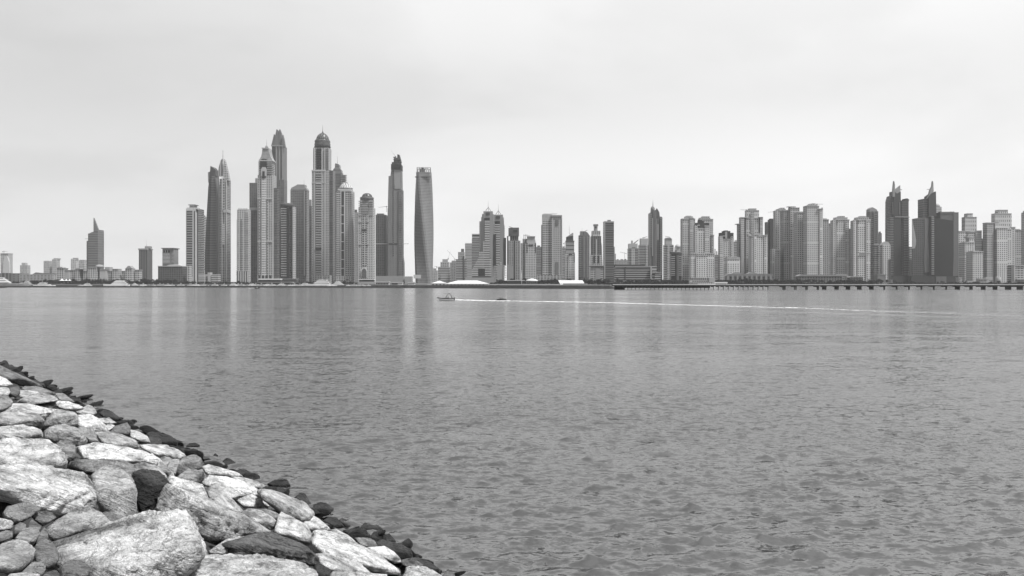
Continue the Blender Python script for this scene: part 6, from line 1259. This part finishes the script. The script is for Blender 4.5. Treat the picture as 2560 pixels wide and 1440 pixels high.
# ------------------------------------------------------------------ yachts
def yacht_proto(name, Lm, label, tiers=3, hullc=.75, cat='yacht', mastH=5.0):
    e = empty(name, (0, 0, 0), label, cat); h = Lm*.075; w = Lm*.11
    def m(part, V, Fc, mat, sm=False):
        me = bpy.data.meshes.new(part); me.from_pydata(V, [], Fc); me.materials.append(mat); me.update(); return link(part, me, e)
    # hull: raked bow (towards +X), flared sides
    st = [(-.5, .85, 0), (-.3, 1, 0), (0, 1, .02), (.25, .82, .1), (.4, .48, .22), (.5, .03, .38)]
    V = []; Fc = []
    for x, ww, up in st:
        z = h*(1+up)
        V += [(x*Lm, -ww*w, z), (x*Lm*.97, -ww*w*.75, -.3), (x*Lm*.97, ww*w*.75, -.3), (x*Lm, ww*w, z)]
    for i in range(len(st)-1):
        a = i*4; Fc += [(a, a+1, a+5, a+4), (a+1, a+2, a+6, a+5), (a+2, a+3, a+7, a+6), (a+3, a, a+4, a+7)]
    Fc += [(3, 2, 1, 0), (len(V)-4, len(V)-3, len(V)-2, len(V)-1)]
    m('hull', V, Fc, plain(hullc, .35, .5, .05))
    z = h*1.02; x0, x1, ww = -.42*Lm, .22*Lm, w*.85; th = Lm*.050
    for t in range(tiers):
        V = [(x0, -ww, z), (x1, -ww*.8, z), (x1, ww*.8, z), (x0, ww, z), (x0+th*.3, -ww*.92, z+th), (x1-th*1.6, -ww*.7, z+th), (x1-th*1.6, ww*.7, z+th), (x0+th*.3, ww*.92, z+th)]
        Fb = [(0, 1, 5, 4), (1, 2, 6, 5), (2, 3, 7, 6), (3, 0, 4, 7), (4, 5, 6, 7), (3, 2, 1, 0)]
        m('deckhouse', V, Fb, plain(.76, .35, .5, .05))
        V2 = [((a-(x0+x1)/2)*.94+(x0+x1)/2, b_*1.012, z+th*.35 if c < z+th*.5 else z+th*.75) for a, b_, c in V]
        m('window_band', V2, Fb, GL)
        V3 = [(x0-th*.9, -ww, z+th), (x1-th*.9, -ww*.8, z+th), (x1-th*.9, ww*.8, z+th), (x0-th*.9, ww, z+th)]; V3 += [(a, b_, c+th*.16) for a, b_, c in V3]
        m('deck_roof', V3, Fb, WH)
        z += th*1.16; x0 += Lm*.055; x1 -= Lm*.075; ww *= .86
    if mastH:
        xm = (x0+x1)/2; V = [(xm-.25, -.2, z), (xm+.25, -.2, z), (xm+.25, .2, z), (xm-.25, .2, z)]; V += [(a-mastH*.12, b_, z+mastH) for a, b_, c in V]
        V += [(xm-1.6, -.3, z+mastH*.5), (xm+.9, -.3, z+mastH*.5), (xm+.9, .3, z+mastH*.5), (xm-1.6, .3, z+mastH*.5)]; V += [(a, b_, c+.35) for a, b_, c in V[8:12]]
        Fb = [(0, 1, 5, 4), (1, 2, 6, 5), (2, 3, 7, 6), (3, 0, 4, 7), (4, 5, 6, 7), (3, 2, 1, 0)]
        m('mast', V, Fb+[tuple(q+8 for q in f) for f in Fb], plain(.6))
    return e
def dup(root, loc, rz, sc, label, group=None):
    r = root.copy(); COL.objects.link(r); r.location = loc; r.rotation_euler = (0, 0, rz); r.scale = (sc, sc, sc); r['label'] = label
    if group: r['group'] = group
    for c in root.children:
        q = c.copy(); COL.objects.link(q); q.parent = r
    return r
def put(root, x, D, L, rz, label, group=None, first=set()):
    base = root['len']; sc = L/base; loc = (px(x, D), D, 0.0)
    if root.name not in first:
        first.add(root.name); root.location = loc; root.rotation_euler = (0, 0, rz); root.scale = (sc, sc, sc); root['label'] = label
        if group: root['group'] = group
        return root
    return dup(root, loc, rz, sc, label, group)
A = yacht_proto('motor_yacht', 45, '-', 3, .75, mastH=6); A['len'] = 45.0
Bq = yacht_proto('motor_yacht', 45, '-', 4, .14, mastH=7); Bq['len'] = 45.0
C_ = yacht_proto('motor_boat', 16, '-', 2, .78, 'boat', 2.2); C_['len'] = 16.0
def sailboat():
    e = yacht_proto('sailing_boat', 14, '-', 1, .75, 'boat', 0); V = []; Fc = []
    for (x, r) in ((1.0, .14),):
        for z in (1, 21): V += [(x-r, -r, z), (x+r, -r, z), (x+r, r, z), (x-r, r, z)]
    Fc = [(0, 1, 5, 4), (1, 2, 6, 5), (2, 3, 7, 6), (3, 0, 4, 7), (4, 5, 6, 7)]
    me = bpy.data.meshes.new('mast'); me.from_pydata(V, [], Fc); me.materials.append(plain(.6)); link('mast', me, e)
    me = bpy.data.meshes.new('boom'); me.from_pydata([(-5, -.15, 3), (1, -.15, 3), (1, .15, 3), (-5, .15, 3), (-5, -.15, 3.5), (1, -.15, 3.5), (1, .15, 3.5), (-5, .15, 3.5)], [], [(0, 1, 5, 4), (1, 2, 6, 5), (2, 3, 7, 6), (3, 0, 4, 7), (4, 5, 6, 7), (3, 2, 1, 0)]); me.materials.append(plain(.4)); link('boom', me, e)
    e['len'] = 14.0; return e
Sb = sailboat()
for pr, x, D, L, rz, lb in [
 (A, 8, 1130, 52, 0.1, 'large white motor yacht cut by the left edge of the view'),
 (Bq, 62, 1160, 26, 2.9, 'dark hulled yacht with a white wheelhouse, second boat from the left edge'),
 (A, 101, 1150, 24, 3.0, 'white yacht with a high bridge, left of the pointed canopies'),
 (C_, 122, 1140, 18, 0.2, 'small white cruiser below the left canopy'),
 (A, 214, 1150, 18, 3.1, 'white tug like boat in front of the resort hotel'),
 (C_, 203, 1120, 10, 0.1, 'tiny white boat left of the tug like boat'),
 (A, 291, 1160, 36, 3.3, 'big white four deck yacht at the right end of the resort hotel'),
 (Bq, 341, 1150, 15, 0.1, 'white boat with a slanted mast, just right of the big four deck yacht'),
 (A, 758, 1150, 20, 3.0, 'tall white ferry with a high tower, left of the long sleek yacht'),
 (A, 797, 1140, 40, 3.1, 'long sleek white yacht moored below the tallest domed tower'),
 (Bq, 851, 1150, 25, .05, 'long dark hulled yacht below the pyramid roofed tower'),
 (A, 588, 1160, 17, .1, 'white double deck boat below the balconied cream tower'),
 (A, 665, 1150, 15, 3.1, 'white cabin yacht in front of the white roofed terrace, left one'),
 (A, 700, 1150, 17, 3.1, 'white cabin yacht in front of the white roofed terrace, right one'),
 (A, 625, 1160, 16, 2.9, 'white double deck boat left of the white roofed terrace'),
 (Sb, 509.5, 1150, 15, .1, 'sailing boat with a tall bare mast below the leaning dark tower'),
 (Sb, 816, 1150, 9, .1, 'small sailing boat with a short mast near the long sleek yacht')]:
    put(pr, x, D, L, rz, lb)
rs3 = random.Random(5); used = [509, 588, 625, 665, 700, 758]
xs3 = [x for x in list(range(362, 760, 12))+[822, 834, 868, 882, 896, 910, 924]]
for x in xs3:
    xx = x+rs3.uniform(-2.5, 2.5)
    put(C_, xx, rs3.uniform(1020, 1100), rs3.uniform(10, 17), rs3.choice([0, math.pi])+rs3.uniform(-.5, .5), 'small white motor boat moored below '+under(xx), 'small motor boats moored behind the breakwater')

# ------------------------------------------------------------------ trees on the shore
LEAF = plain(.055, .8, .2, .45, .35); BARK = plain(.12, .9, .2, .3, 1.0)
def crown_mesh(name, n, rx, ry, rz, seed, leaf=1.0, hollow=.35):
    rs = np.random.RandomState(seed); cl = rs.normal(0, 1, (max(5, n//70), 3)); cl /= np.linalg.norm(cl, axis=1)[:, None]; cl *= rs.uniform(.35, .85, (len(cl), 1))
    c = cl[rs.randint(len(cl), size=n)]+rs.normal(0, .22, (n, 3)); c *= np.array([rx, ry, rz]); c[:, 2] = np.maximum(c[:, 2], -rz*.75)
    u = rs.normal(0, 1, (n, 3)); u /= np.linalg.norm(u, axis=1)[:, None]; v = np.cross(u, rs.normal(0, 1, (n, 3))); v /= np.linalg.norm(v, axis=1)[:, None]
    s = rs.uniform(.5, 1.2, (n, 1))*leaf; V = np.stack([c-u*s, c+v*s*.6, c+u*s, c-v*s*.6], 1).reshape(-1, 3)
    return fastmesh(name, V, np.arange(4*n).reshape(-1, 4))
def trunk_mesh(h, r0):
    V = []; Fc = []; n = 6; lv = [(0, r0), (.5*h, r0*.7), (h, r0*.35)]
    for z, r in lv:
        for i in range(n): V.append((r*math.cos(i*math.pi/3)+z*.04, r*math.sin(i*math.pi/3), z))
    for j in range(2):
        for i in range(n): a, c = j*n+i, j*n+(i+1) % n; Fc.append((a, c, c+n, a+n))
    for q in range(5):
        t = q*1.26; k = len(V); z = h*.55; e = (h*.35*math.cos(t), h*.35*math.sin(t), h*.95)
        V += [(-r0*.3, 0, z), (r0*.3, 0, z), (0, r0*.4, z), e]; Fc += [(k, k+1, k+3), (k+1, k+2, k+3), (k+2, k, k+3)]
    me = bpy.data.meshes.new('trunk'); me.from_pydata(V, [], Fc); me.materials.append(BARK); return me
TP = []
for k in range(4):
    cm = crown_mesh('crown', 420, 4.6, 4.2, 3.0, 60+k, .62); cm.materials.append(LEAF); TP.append((cm, trunk_mesh(4.6, .38)))
def palm():
    V = []; Fc = []
    for q in range(13):
        a = q*2*math.pi/13; k = len(V); pr = []
        for s in range(5):
            t = s/4; r = 3.4*t; z = 8.5+1.2*math.sin(t*2.2)-1.7*t*t*1.5; wd = .45*math.sin(math.pi*(t*.9+.08))
            V += [(r*math.cos(a)-wd*math.sin(a), r*math.sin(a)+wd*math.cos(a), z-.2), (r*math.cos(a), r*math.sin(a), z), (r*math.cos(a)+wd*math.sin(a), r*math.sin(a)-wd*math.cos(a), z-.2)]
        for s in range(4): Fc += [(k+3*s, k+3*s+1, k+3*s+4, k+3*s+3), (k+3*s+1, k+3*s+2, k+3*s+5, k+3*s+4)]
    me = bpy.data.meshes.new('crown'); me.from_pydata(V, [], Fc); me.materials.append(LEAF)
    V = []; Fc = []
    for z, r in ((0, .28), (4, .2), (8.6, .17)):
        for i in range(6): V.append((r*math.cos(i*math.pi/3)+.02*z, r*math.sin(i*math.pi/3), z))
    for j in range(2):
        for i in range(6): a, c = j*6+i, j*6+(i+1) % 6; Fc.append((a, c, c+6, a+6))
    mt = bpy.data.meshes.new('trunk'); mt.from_pydata(V, [], Fc); mt.materials.append(BARK); return me, mt
PALM = palm()
def tree(x, D, sc, z, kind, label, group):
    cm, tm = PALM if kind == 'palm' else TP[rs3.randrange(4)]
    e = empty('palm_tree' if kind == 'palm' else 'shade_tree', (px(x, D), D, z), label, 'palm' if kind == 'palm' else 'tree', group); e.rotation_euler = (0, 0, rs3.uniform(0, 6)); e.scale = (sc, sc, sc*rs3.uniform(.85, 1.1))
    t = link('trunk', tm, e); c = link('crown', cm, e)
    if kind != 'palm': c.location = (0, 0, 5.4)
for a0, a1, n_, D0, zz, lab, grp in [
  (60, 470, 34, 1480, GZ, 'dark rounded tree in the row below', 'trees along the left shore'),
  (470, 930, 16, 1450, GZ, 'dark small tree at the foot of', 'trees at the foot of the tall group'),
  (1240, 1530, 26, 1330, GZ, 'dark rounded promenade tree below', 'trees behind the tents'),
  (1536, 1720, 16, 1450, GZ, 'dark rounded tree in front of', 'trees before the long low building'),
  (1790, 2210, 40, 1440, GZ, 'dark rounded beach tree below', 'trees before the resort wings'),
  (2230, 2560, 14, 1450, GZ, 'dark small beach tree below', 'trees at the right end of the beach')]:
    for i in range(n_):
        x = a0+(a1-a0)*(i+rs3.uniform(.1, .9))/n_; tree(x, D0+rs3.uniform(-20, 25), rs3.uniform(.8, 1.35)*(.7 if a0 in (470, 2230) else 1.0), zz, 'shade', lab+' '+under(x), grp)
for x in [742, 748, 812, 838, 846, 854, 868, 902, 1246, 1252, 1350, 1362, 1418, 1480, 1962, 1987, 2024, 2172, 2236]: tree(x, 1400+rs3.uniform(-20, 20), rs3.uniform(.8, 1.1), GZ, 'palm', 'slender palm by the low shore buildings below '+under(x), 'palms along the far shore')
def belt(x0, x1, D, dep, z, h, n, seed, name='shrub_belt'):
    rs = np.random.RandomState(seed); X = rs.uniform(px(x0, D), px(x1, D), n); Y = D+rs.uniform(0, dep, n)
    hh = h*(0.55+0.45*vnoise(np.stack([X*.06, Y*.05, np.zeros(n)], 1), seed)); Z = z+rs.uniform(0, 1, n)**.7*hh
    c = np.stack([X, Y, Z], 1); u = rs.normal(0, 1, (n, 3)); u /= np.linalg.norm(u, axis=1)[:, None]; v = np.cross(u, rs.normal(0, 1, (n, 3))); v /= np.linalg.norm(v, axis=1)[:, None]
    s = rs.uniform(.5, 1.1, (n, 1)); V = np.stack([c-u*s, c+v*s*.7, c+u*s, c-v*s*.7], 1).reshape(-1, 3)
    me = fastmesh(name, V, np.arange(4*n).reshape(-1, 4)); me.materials.append(LEAF); o = link(name, me); tag(o, 'dense dark shrubs and trees merging along the shore', 'shrubs', kind='stuff')
belt(20, 470, 1500, 20, GZ, 9.5, 14000, 1); belt(470, 940, 1480, 18, GZ, 5.0, 9000, 2); belt(1225, 1535, 1350, 20, GZ, 7.5, 9000, 3); belt(1535, 1725, 1470, 16, GZ, 9.0, 6000, 4); belt(1790, 2200, 1450, 18, GZ, 8.0, 12000, 5); belt(2225, 2600, 1470, 18, GZ, 4.0, 7000, 6)

# ------------------------------------------------------------------ speedboat, towed tube, distant boat, wakes
def foam_mat(base=.26, sl=.12):
    m, nt, b = newmat('wake_foam'); t = NN(nt, 'ShaderNodeTexCoord'); n = NN(nt, 'ShaderNodeTexNoise'); n.inputs['Scale'].default_value = 1.1; n.inputs['Detail'].default_value = 6; n.inputs['Roughness'].default_value = .7
    nt.links.new(t.outputs['Object'], n.inputs['Vector']); uv = NN(nt, 'ShaderNodeUVMap'); s = NN(nt, 'ShaderNodeSeparateXYZ'); nt.links.new(uv.outputs[0], s.inputs[0])
    # uv.x: 0 at the boat .. 1 at the far end; uv.y: across, 0.5 = middle
    edge = math_(nt, 'MULTIPLY', math_(nt, 'ABSOLUTE', math_(nt, 'SUBTRACT', s.outputs[1], .5)), 0.5)
    th = math_(nt, 'ADD', math_(nt, 'MULTIPLY_ADD', s.outputs[0], sl, base), edge)
    a = math_(nt, 'MULTIPLY', math_(nt, 'SUBTRACT', n.outputs['Fac'], th), 7.0, clamp=True)
    a = math_(nt, 'MULTIPLY', a, math_(nt, 'MULTIPLY_ADD', s.outputs[0], -0.55, 0.95))
    b.inputs['Base Color'].default_value = (.85, .85, .85, 1); b.inputs['Roughness'].default_value = .9; nt.links.new(a, b.inputs['Alpha']); return m
FOAM = foam_mat(); FOAM2 = foam_mat(.42, .08)
def wake(path, w0, w1, h0, h1, seed, label, n=500, mat=None):
    P = np.array(path, float); t = np.linspace(0, 1, n)**1.0; L = np.concatenate([[0], np.cumsum(np.linalg.norm(np.diff(P, axis=0), axis=1))]); L /= L[-1]
    c = np.stack([np.interp(t, L, P[:, k]) for k in (0, 1)], 1); d = np.gradient(c, axis=0); d /= np.linalg.norm(d, axis=1)[:, None]; nr = np.stack([-d[:, 1], d[:, 0]], 1)
    m = 9; s = np.linspace(-1, 1, m); w = w0+(w1-w0)*t; h = h0+(h1-h0)*t**.5
    XY = c[:, None, :]+nr[:, None, :]*s[None, :, None]*w[:, None, None]/2
    Q = np.stack([XY[..., 0].ravel()*.8, XY[..., 1].ravel()*.8, np.zeros(n*m)], 1)
    Z = .05+h[:, None]*(1-s[None, :]**2)*(.7+.6*fbm(Q, 3, seed).reshape(n, m))
    V = np.concatenate([XY, np.maximum(Z, .04)[..., None]], -1).reshape(-1, 3); i = np.arange(n-1)[:, None]*m; j = np.arange(m-1)[None, :]
    q = np.stack([i+j, i+j+1, i+m+j+1, i+m+j], -1).reshape(-1, 4); U = np.repeat(t, m); Vv = np.tile((s+1)/2, n); uvs = np.stack([U, Vv], 1)[q.ravel()]
    me = fastmesh('wake_foam', V, q, uv=uvs, smooth=True); me.materials.append(mat or FOAM); o = link('wake_foam', me); tag(o, label, 'foam', kind='stuff')
def W2(x, y): D = CH*F/(y-HZ); return (px(x, D), D)
wake([W2(1128, 750), W2(1200, 752.0), W2(1300, 753.6), W2(1500, 757), W2(1750, 764), W2(2000, 771)], 3.6, 11.0, .30, .06, 3, 'white foam trail running right from the speedboat')
wake([W2(1960, 769), W2(2200, 779), W2(2400, 786), W2(2600, 793)], 8, 12, .08, .06, 8, 'fading end of the foam trail near the right edge', 400, FOAM2)
wake([W2(1130, 750.6), W2(1260, 756), W2(1500, 765)], 2.0, 4.0, .12, .05, 5, 'thin second line of foam spreading nearer from the speedboat', 300, FOAM2)
wake([W2(1096, 750.4), W2(1128, 750.8)], .9, 1.4, .25, .22, 12, 'spray under the hull of the speedboat', 60)
wake([W2(622, 720.6), W2(662, 720.9)], 1.2, 1.2, .3, .25, 9, 'short white wake of the tiny distant motorboat', 60)

def tube(V, Fc, pts, r, n=6):
    k0 = len(V)
    for i, p in enumerate(pts):
        p = Vector(p); d = (Vector(pts[min(i+1, len(pts)-1)])-Vector(pts[max(i-1, 0)])).normalized(); u = d.orthogonal().normalized(); w = d.cross(u)
        for q in range(n): a = 2*math.pi*q/n; V.append(tuple(p+(u*math.cos(a)+w*math.sin(a))*r))
    for i in range(len(pts)-1):
        for q in range(n): a, c = k0+i*n+q, k0+i*n+(q+1) % n; Fc.append((a, c, c+n, a+n))
def part(name, V, Fc, mat, parent, loc=None, sm=False):
    me = bpy.data.meshes.new(name); me.from_pydata([tuple(v) for v in V], [], [tuple(f) for f in Fc]); me.materials.append(mat); me.update()
    if sm:
        for p in me.polygons: p.use_smooth = True
    return link(name, me, parent, loc)
def person(parent_loc, pose, shirt, label, yaw=0.0):
    """one continuous skinned body; pose: 'sit' or 'lie'"""
    if pose == 'sit': J = {'pel': (0, 0, .45), 'ch': (-.05, 0, .80), 'nk': (-.04, 0, 1.0), 'hd': (0, 0, 1.2), 'sL': (-.05, .2, .92), 'eL': (.08, .27, .68), 'hL': (.3, .2, .72), 'sR': (-.05, -.2, .92), 'eR': (.08, -.27, .68), 'hR': (.3, -.2, .72), 'kL': (.42, .12, .46), 'fL': (.46, .12, .03), 'kR': (.42, -.12, .46), 'fR': (.46, -.12, .03)}
    else: J = {'pel': (-.1, 0, .5), 'ch': (.2, 0, .75), 'nk': (.32, 0, .92), 'hd': (.42, 0, 1.08), 'sL': (.22, .2, .84), 'eL': (.48, .26, .66), 'hL': (.66, .18, .62), 'sR': (.22, -.2, .84), 'eR': (.48, -.26, .66), 'hR': (.66, -.18, .62), 'kL': (.2, .16, .42), 'fL': (-.2, .18, .36), 'kR': (.2, -.16, .42), 'fR': (-.2, -.18, .36)}
    rad = {'pel': .14, 'ch': .15, 'nk': .06, 'hd': .105, 'sL': .065, 'eL': .045, 'hL': .035, 'sR': .065, 'eR': .045, 'hR': .035, 'kL': .065, 'fL': .045, 'kR': .065, 'fR': .045}
    ks = list(J); E = [('pel','ch'),('ch','nk'),('nk','hd'),('ch','sL'),('sL','eL'),('eL','hL'),('ch','sR'),('sR','eR'),('eR','hR'),('pel','kL'),('kL','fL'),('pel','kR'),('kR','fR')]
    me = bpy.data.meshes.new('person'); me.from_pydata([J[k] for k in ks], [(ks.index(a), ks.index(c)) for a, c in E], [])
    o = link('person', me, None, parent_loc); o.rotation_euler = (0, 0, yaw)
    sk = o.modifiers.new('skin', 'SKIN'); 
    for i, k in enumerate(ks): me.skin_vertices[0].data[i].radius = (rad[k], rad[k]); 
    me.skin_vertices[0].data[0].use_root = True
    sb = o.modifiers.new('sub', 'SUBSURF'); sb.levels = 1; sb.render_levels = 1
    me.materials.append(plain(shirt, .8, .2, .1, 3)); tag(o, label, 'person'); return o

def speedboat():
    x, D = 1114, CH*F/(750.6-HZ)
    e = empty('speedboat', (px(x, D), D, 0.0), 'small open speedboat with an arched tow tower and canopy, bow to the left', 'boat'); e.rotation_euler = (0, 0, math.pi+.12)
    st = [(-3.0, .95, .75, 0), (-1.5, 1.1, .78, 0), (.3, 1.1, .85, .02), (1.8, .8, .98, .2), (2.8, .35, 1.12, .5), (3.2, .04, 1.2, .9)]
    V = []; Fc = []
    for X, w, z, kz in st: V += [(X, -w, z), (X, -w*.8, .15+kz), (X, 0, -.25+kz), (X, w*.8, .15+kz), (X, w, z)]
    for i in range(len(st)-1):
        a = 5*i
        for j in range(4): Fc.append((a+j, a+j+1, a+j+6, a+j+5))
    Fc.append((0, 4, 3, 2, 1)); part('hull', V, Fc, plain(.72, .3, .5, .05), e)
    V = []; Fc = []
    for X, w, z, kz in st: V += [(X, -w*1.015, z-.02), (X, -w*1.0, z-.34), (X, w*1.0, z-.34), (X, w*1.015, z-.02)]
    for i in range(len(st)-1): a = 4*i; Fc += [(a, a+1, a+5, a+4), (a+2, a+3, a+7, a+6)]
    part('dark_stripe', V, Fc, plain(.04, .3, .5), e)
    V = [(.3, -1.05, .84), (1.8, -.76, .97), (2.8, -.33, 1.1), (3.15, 0, 1.2), (2.8, .33, 1.1), (1.8, .76, .97), (.3, 1.05, .84)]; part('foredeck', V, [tuple(range(7))], plain(.6, .4), e)
    V = []; Fc = []
    for sgn in (-1, 1): tube(V, Fc, [(-.2, sgn*1.0, .8), (-.35, sgn*.95, 1.6), (-.9, sgn*.8, 2.25), (-1.5, sgn*.5, 2.5)], .07)
    for sgn in (-1, 1): tube(V, Fc, [(-2.5, sgn*1.0, .75), (-2.2, sgn*.95, 1.4), (-1.9, sgn*.8, 2.05), (-1.4, sgn*.5, 2.5)], .07)
    tube(V, Fc, [(-1.5, -.5, 2.5), (-1.5, .5, 2.5)], .07); part('tow_tower', V, Fc, plain(.05, .4), e)
    V = []; Fc = []; 
    for i in range(7):
        t = i/6; X = .6-2.9*t; z = 2.32+.34*math.sin(math.pi*t); V += [(X, -.85, z), (X, .85, z), (X, -.85, z+.05), (X, .85, z+.05)]
    for i in range(6): a = 4*i; Fc += [(a, a+1, a+5, a+4), (a+2, a+6, a+7, a+3), (a, a+4, a+6, a+2), (a+1, a+3, a+7, a+5)]
    part('canopy', V, Fc, plain(.08), e)
    V = [(.2, -.8, .85), (.5, -.75, .85), (.5, .75, .85), (.2, .8, .85), (-.05, -.7, 1.35), (.0, -.7, 1.35), (.0, .7, 1.35), (-.05, .7, 1.35)]; part('windscreen', V, [(0, 1, 5, 4), (1, 2, 6, 5), (2, 3, 7, 6), (3, 0, 4, 7), (4, 5, 6, 7)], plain(.1, .1, .5), e)
    V = []; Fc = []
    for y in (-.45, .45): k = len(V); V += [(-1.3, y-.3, .3), (-.7, y-.3, .3), (-.7, y+.3, .3), (-1.3, y+.3, .3), (-1.4, y-.3, 1.1), (-.7, y-.3, .75), (-.7, y+.3, .75), (-1.4, y+.3, 1.1)]; part('seat', [v for v in V[k:]], [(0, 1, 5, 4), (1, 2, 6, 5), (2, 3, 7, 6), (3, 0, 4, 7), (4, 5, 6, 7)], plain(.5), e)
    V = [(-3.5, -.25, -.1), (-3.0, -.25, -.1), (-3.0, .25, -.1), (-3.5, .25, -.1), (-3.4, -.2, 1.0), (-3.0, -.2, 1.1), (-3.0, .2, 1.1), (-3.4, .2, 1.0)]; part('outboard_motor', V, [(0, 1, 5, 4), (1, 2, 6, 5), (2, 3, 7, 6), (3, 0, 4, 7), (4, 5, 6, 7), (3, 2, 1, 0)], plain(.06), e)
    c, s = math.cos(math.pi+.12), math.sin(math.pi+.12)
    for (lx, ly, sh, lb) in ((-.95, .45, .08, 'person in dark clothes sitting at the helm of the speedboat'), (-2.3, -.3, .35, 'person in light clothes sitting at the stern of the speedboat')):
        person((px(x, D)+lx*c-ly*s, D+lx*s+ly*c, .32), 'sit', sh, lb, math.pi+.12 if lx > -2 else .12)
speedboat()
def towed():
    x, D = 1254, CH*F/(751.4-HZ)
    e = empty('towed_tube', (px(x, D), D, 0.0), 'dark inflatable ring towed behind the speedboat', 'inflatable'); V = []; Fc = []
    n, m = 18, 8
    for i in range(n):
        a = 2*math.pi*i/n
        for j in range(m): q = 2*math.pi*j/m; r = 1.15+.32*math.cos(q); V.append((1.25*r*math.cos(a), r*math.sin(a), .3+.32*math.sin(q)))
    for i in range(n):
        for j in range(m): Fc.append((i*m+j, ((i+1) % n)*m+j, ((i+1) % n)*m+(j+1) % m, i*m+(j+1) % m))
    part('ring', V, Fc, plain(.05, .5), e, sm=True); part('floor', [(-1.1, -.9, .25), (1.1, -.9, .25), (1.1, .9, .25), (-1.1, .9, .25), (-1.1, -.9, .32), (1.1, -.9, .32), (1.1, .9, .32), (-1.1, .9, .32)], [(0, 1, 5, 4), (1, 2, 6, 5), (2, 3, 7, 6), (3, 0, 4, 7), (4, 5, 6, 7), (3, 2, 1, 0)], plain(.1), e)
    V = []; Fc = []
    for y in (-.5, .5): tube(V, Fc, [(-.9, y-.15, .55), (-.9, y, .7), (-.9, y+.15, .55)], .04)
    part('handles', V, Fc, plain(.3), e)
    person((px(x, D)-.2, D-.5, .1), 'lie', .06, 'person in dark clothes kneeling on the left of the towed ring', math.pi)
    person((px(x, D)+.5, D+.35, .1), 'lie', .12, 'person in dark clothes kneeling on the right of the towed ring', math.pi)
towed()
def far_motorboat():
    D = CH*F/(721.4-HZ); e = empty('small_motorboat', (px(643, D), D, 0), 'tiny dark motorboat speeding in front of the far breakwater', 'boat'); e.rotation_euler = (0, 0, .1)
    V = [(-2.6, -.9, 0), (1.6, -.9, 0), (2.8, 0, .7), (1.6, .9, 0), (-2.6, .9, 0), (-2.6, -1, .8), (1.5, -1, .9), (3.2, 0, 1.2), (1.5, 1, .9), (-2.6, 1, .8)]
    part('hull', V, [(0, 1, 6, 5), (1, 2, 7, 6), (2, 3, 8, 7), (3, 4, 9, 8), (4, 0, 5, 9), (5, 6, 7, 8, 9)], plain(.08), e)
    part('console', [(-.5, -.4, .8), (.4, -.4, .8), (.4, .4, .8), (-.5, .4, .8), (-.4, -.35, 1.7), (.1, -.35, 1.7), (.1, .35, 1.7), (-.4, .35, 1.7)], [(0, 1, 5, 4), (1, 2, 6, 5), (2, 3, 7, 6), (3, 0, 4, 7), (4, 5, 6, 7)], plain(.5), e)
    person((px(643, D)-1.2, D, .5), 'sit', .08, 'person in dark clothes steering the tiny distant motorboat', .1)
far_motorboat()

# ------------------------------------------------------------------ haze
def haze():
    X, Y0, Y1, Z0, Z1 = 9500, -60, 14500, -8.0, 470.0
    V = [(-X, Y0, Z0), (X, Y0, Z0), (X, Y1, Z0), (-X, Y1, Z0), (-X, Y0, Z1), (X, Y0, Z1), (X, Y1, Z1), (-X, Y1, Z1)]
    me = bpy.data.meshes.new('haze'); me.from_pydata(V, [], [(0, 1, 5, 4), (1, 2, 6, 5), (2, 3, 7, 6), (3, 0, 4, 7), (4, 5, 6, 7), (3, 2, 1, 0)])
    m = bpy.data.materials.new('haze'); m.use_nodes = True; nt = m.node_tree; nt.nodes.clear()
    o_ = NN(nt, 'ShaderNodeOutputMaterial'); v = NN(nt, 'ShaderNodeVolumePrincipled'); v.inputs['Color'].default_value = (.93, .93, .93, 1); v.inputs['Density'].default_value = 3.4e-5; v.inputs['Anisotropy'].default_value = 0.1
    nt.links.new(v.outputs[0], o_.inputs['Volume']); me.materials.append(m); o = link('haze', me); tag(o, 'pale sea haze over the bay', 'haze', kind='stuff')
haze()
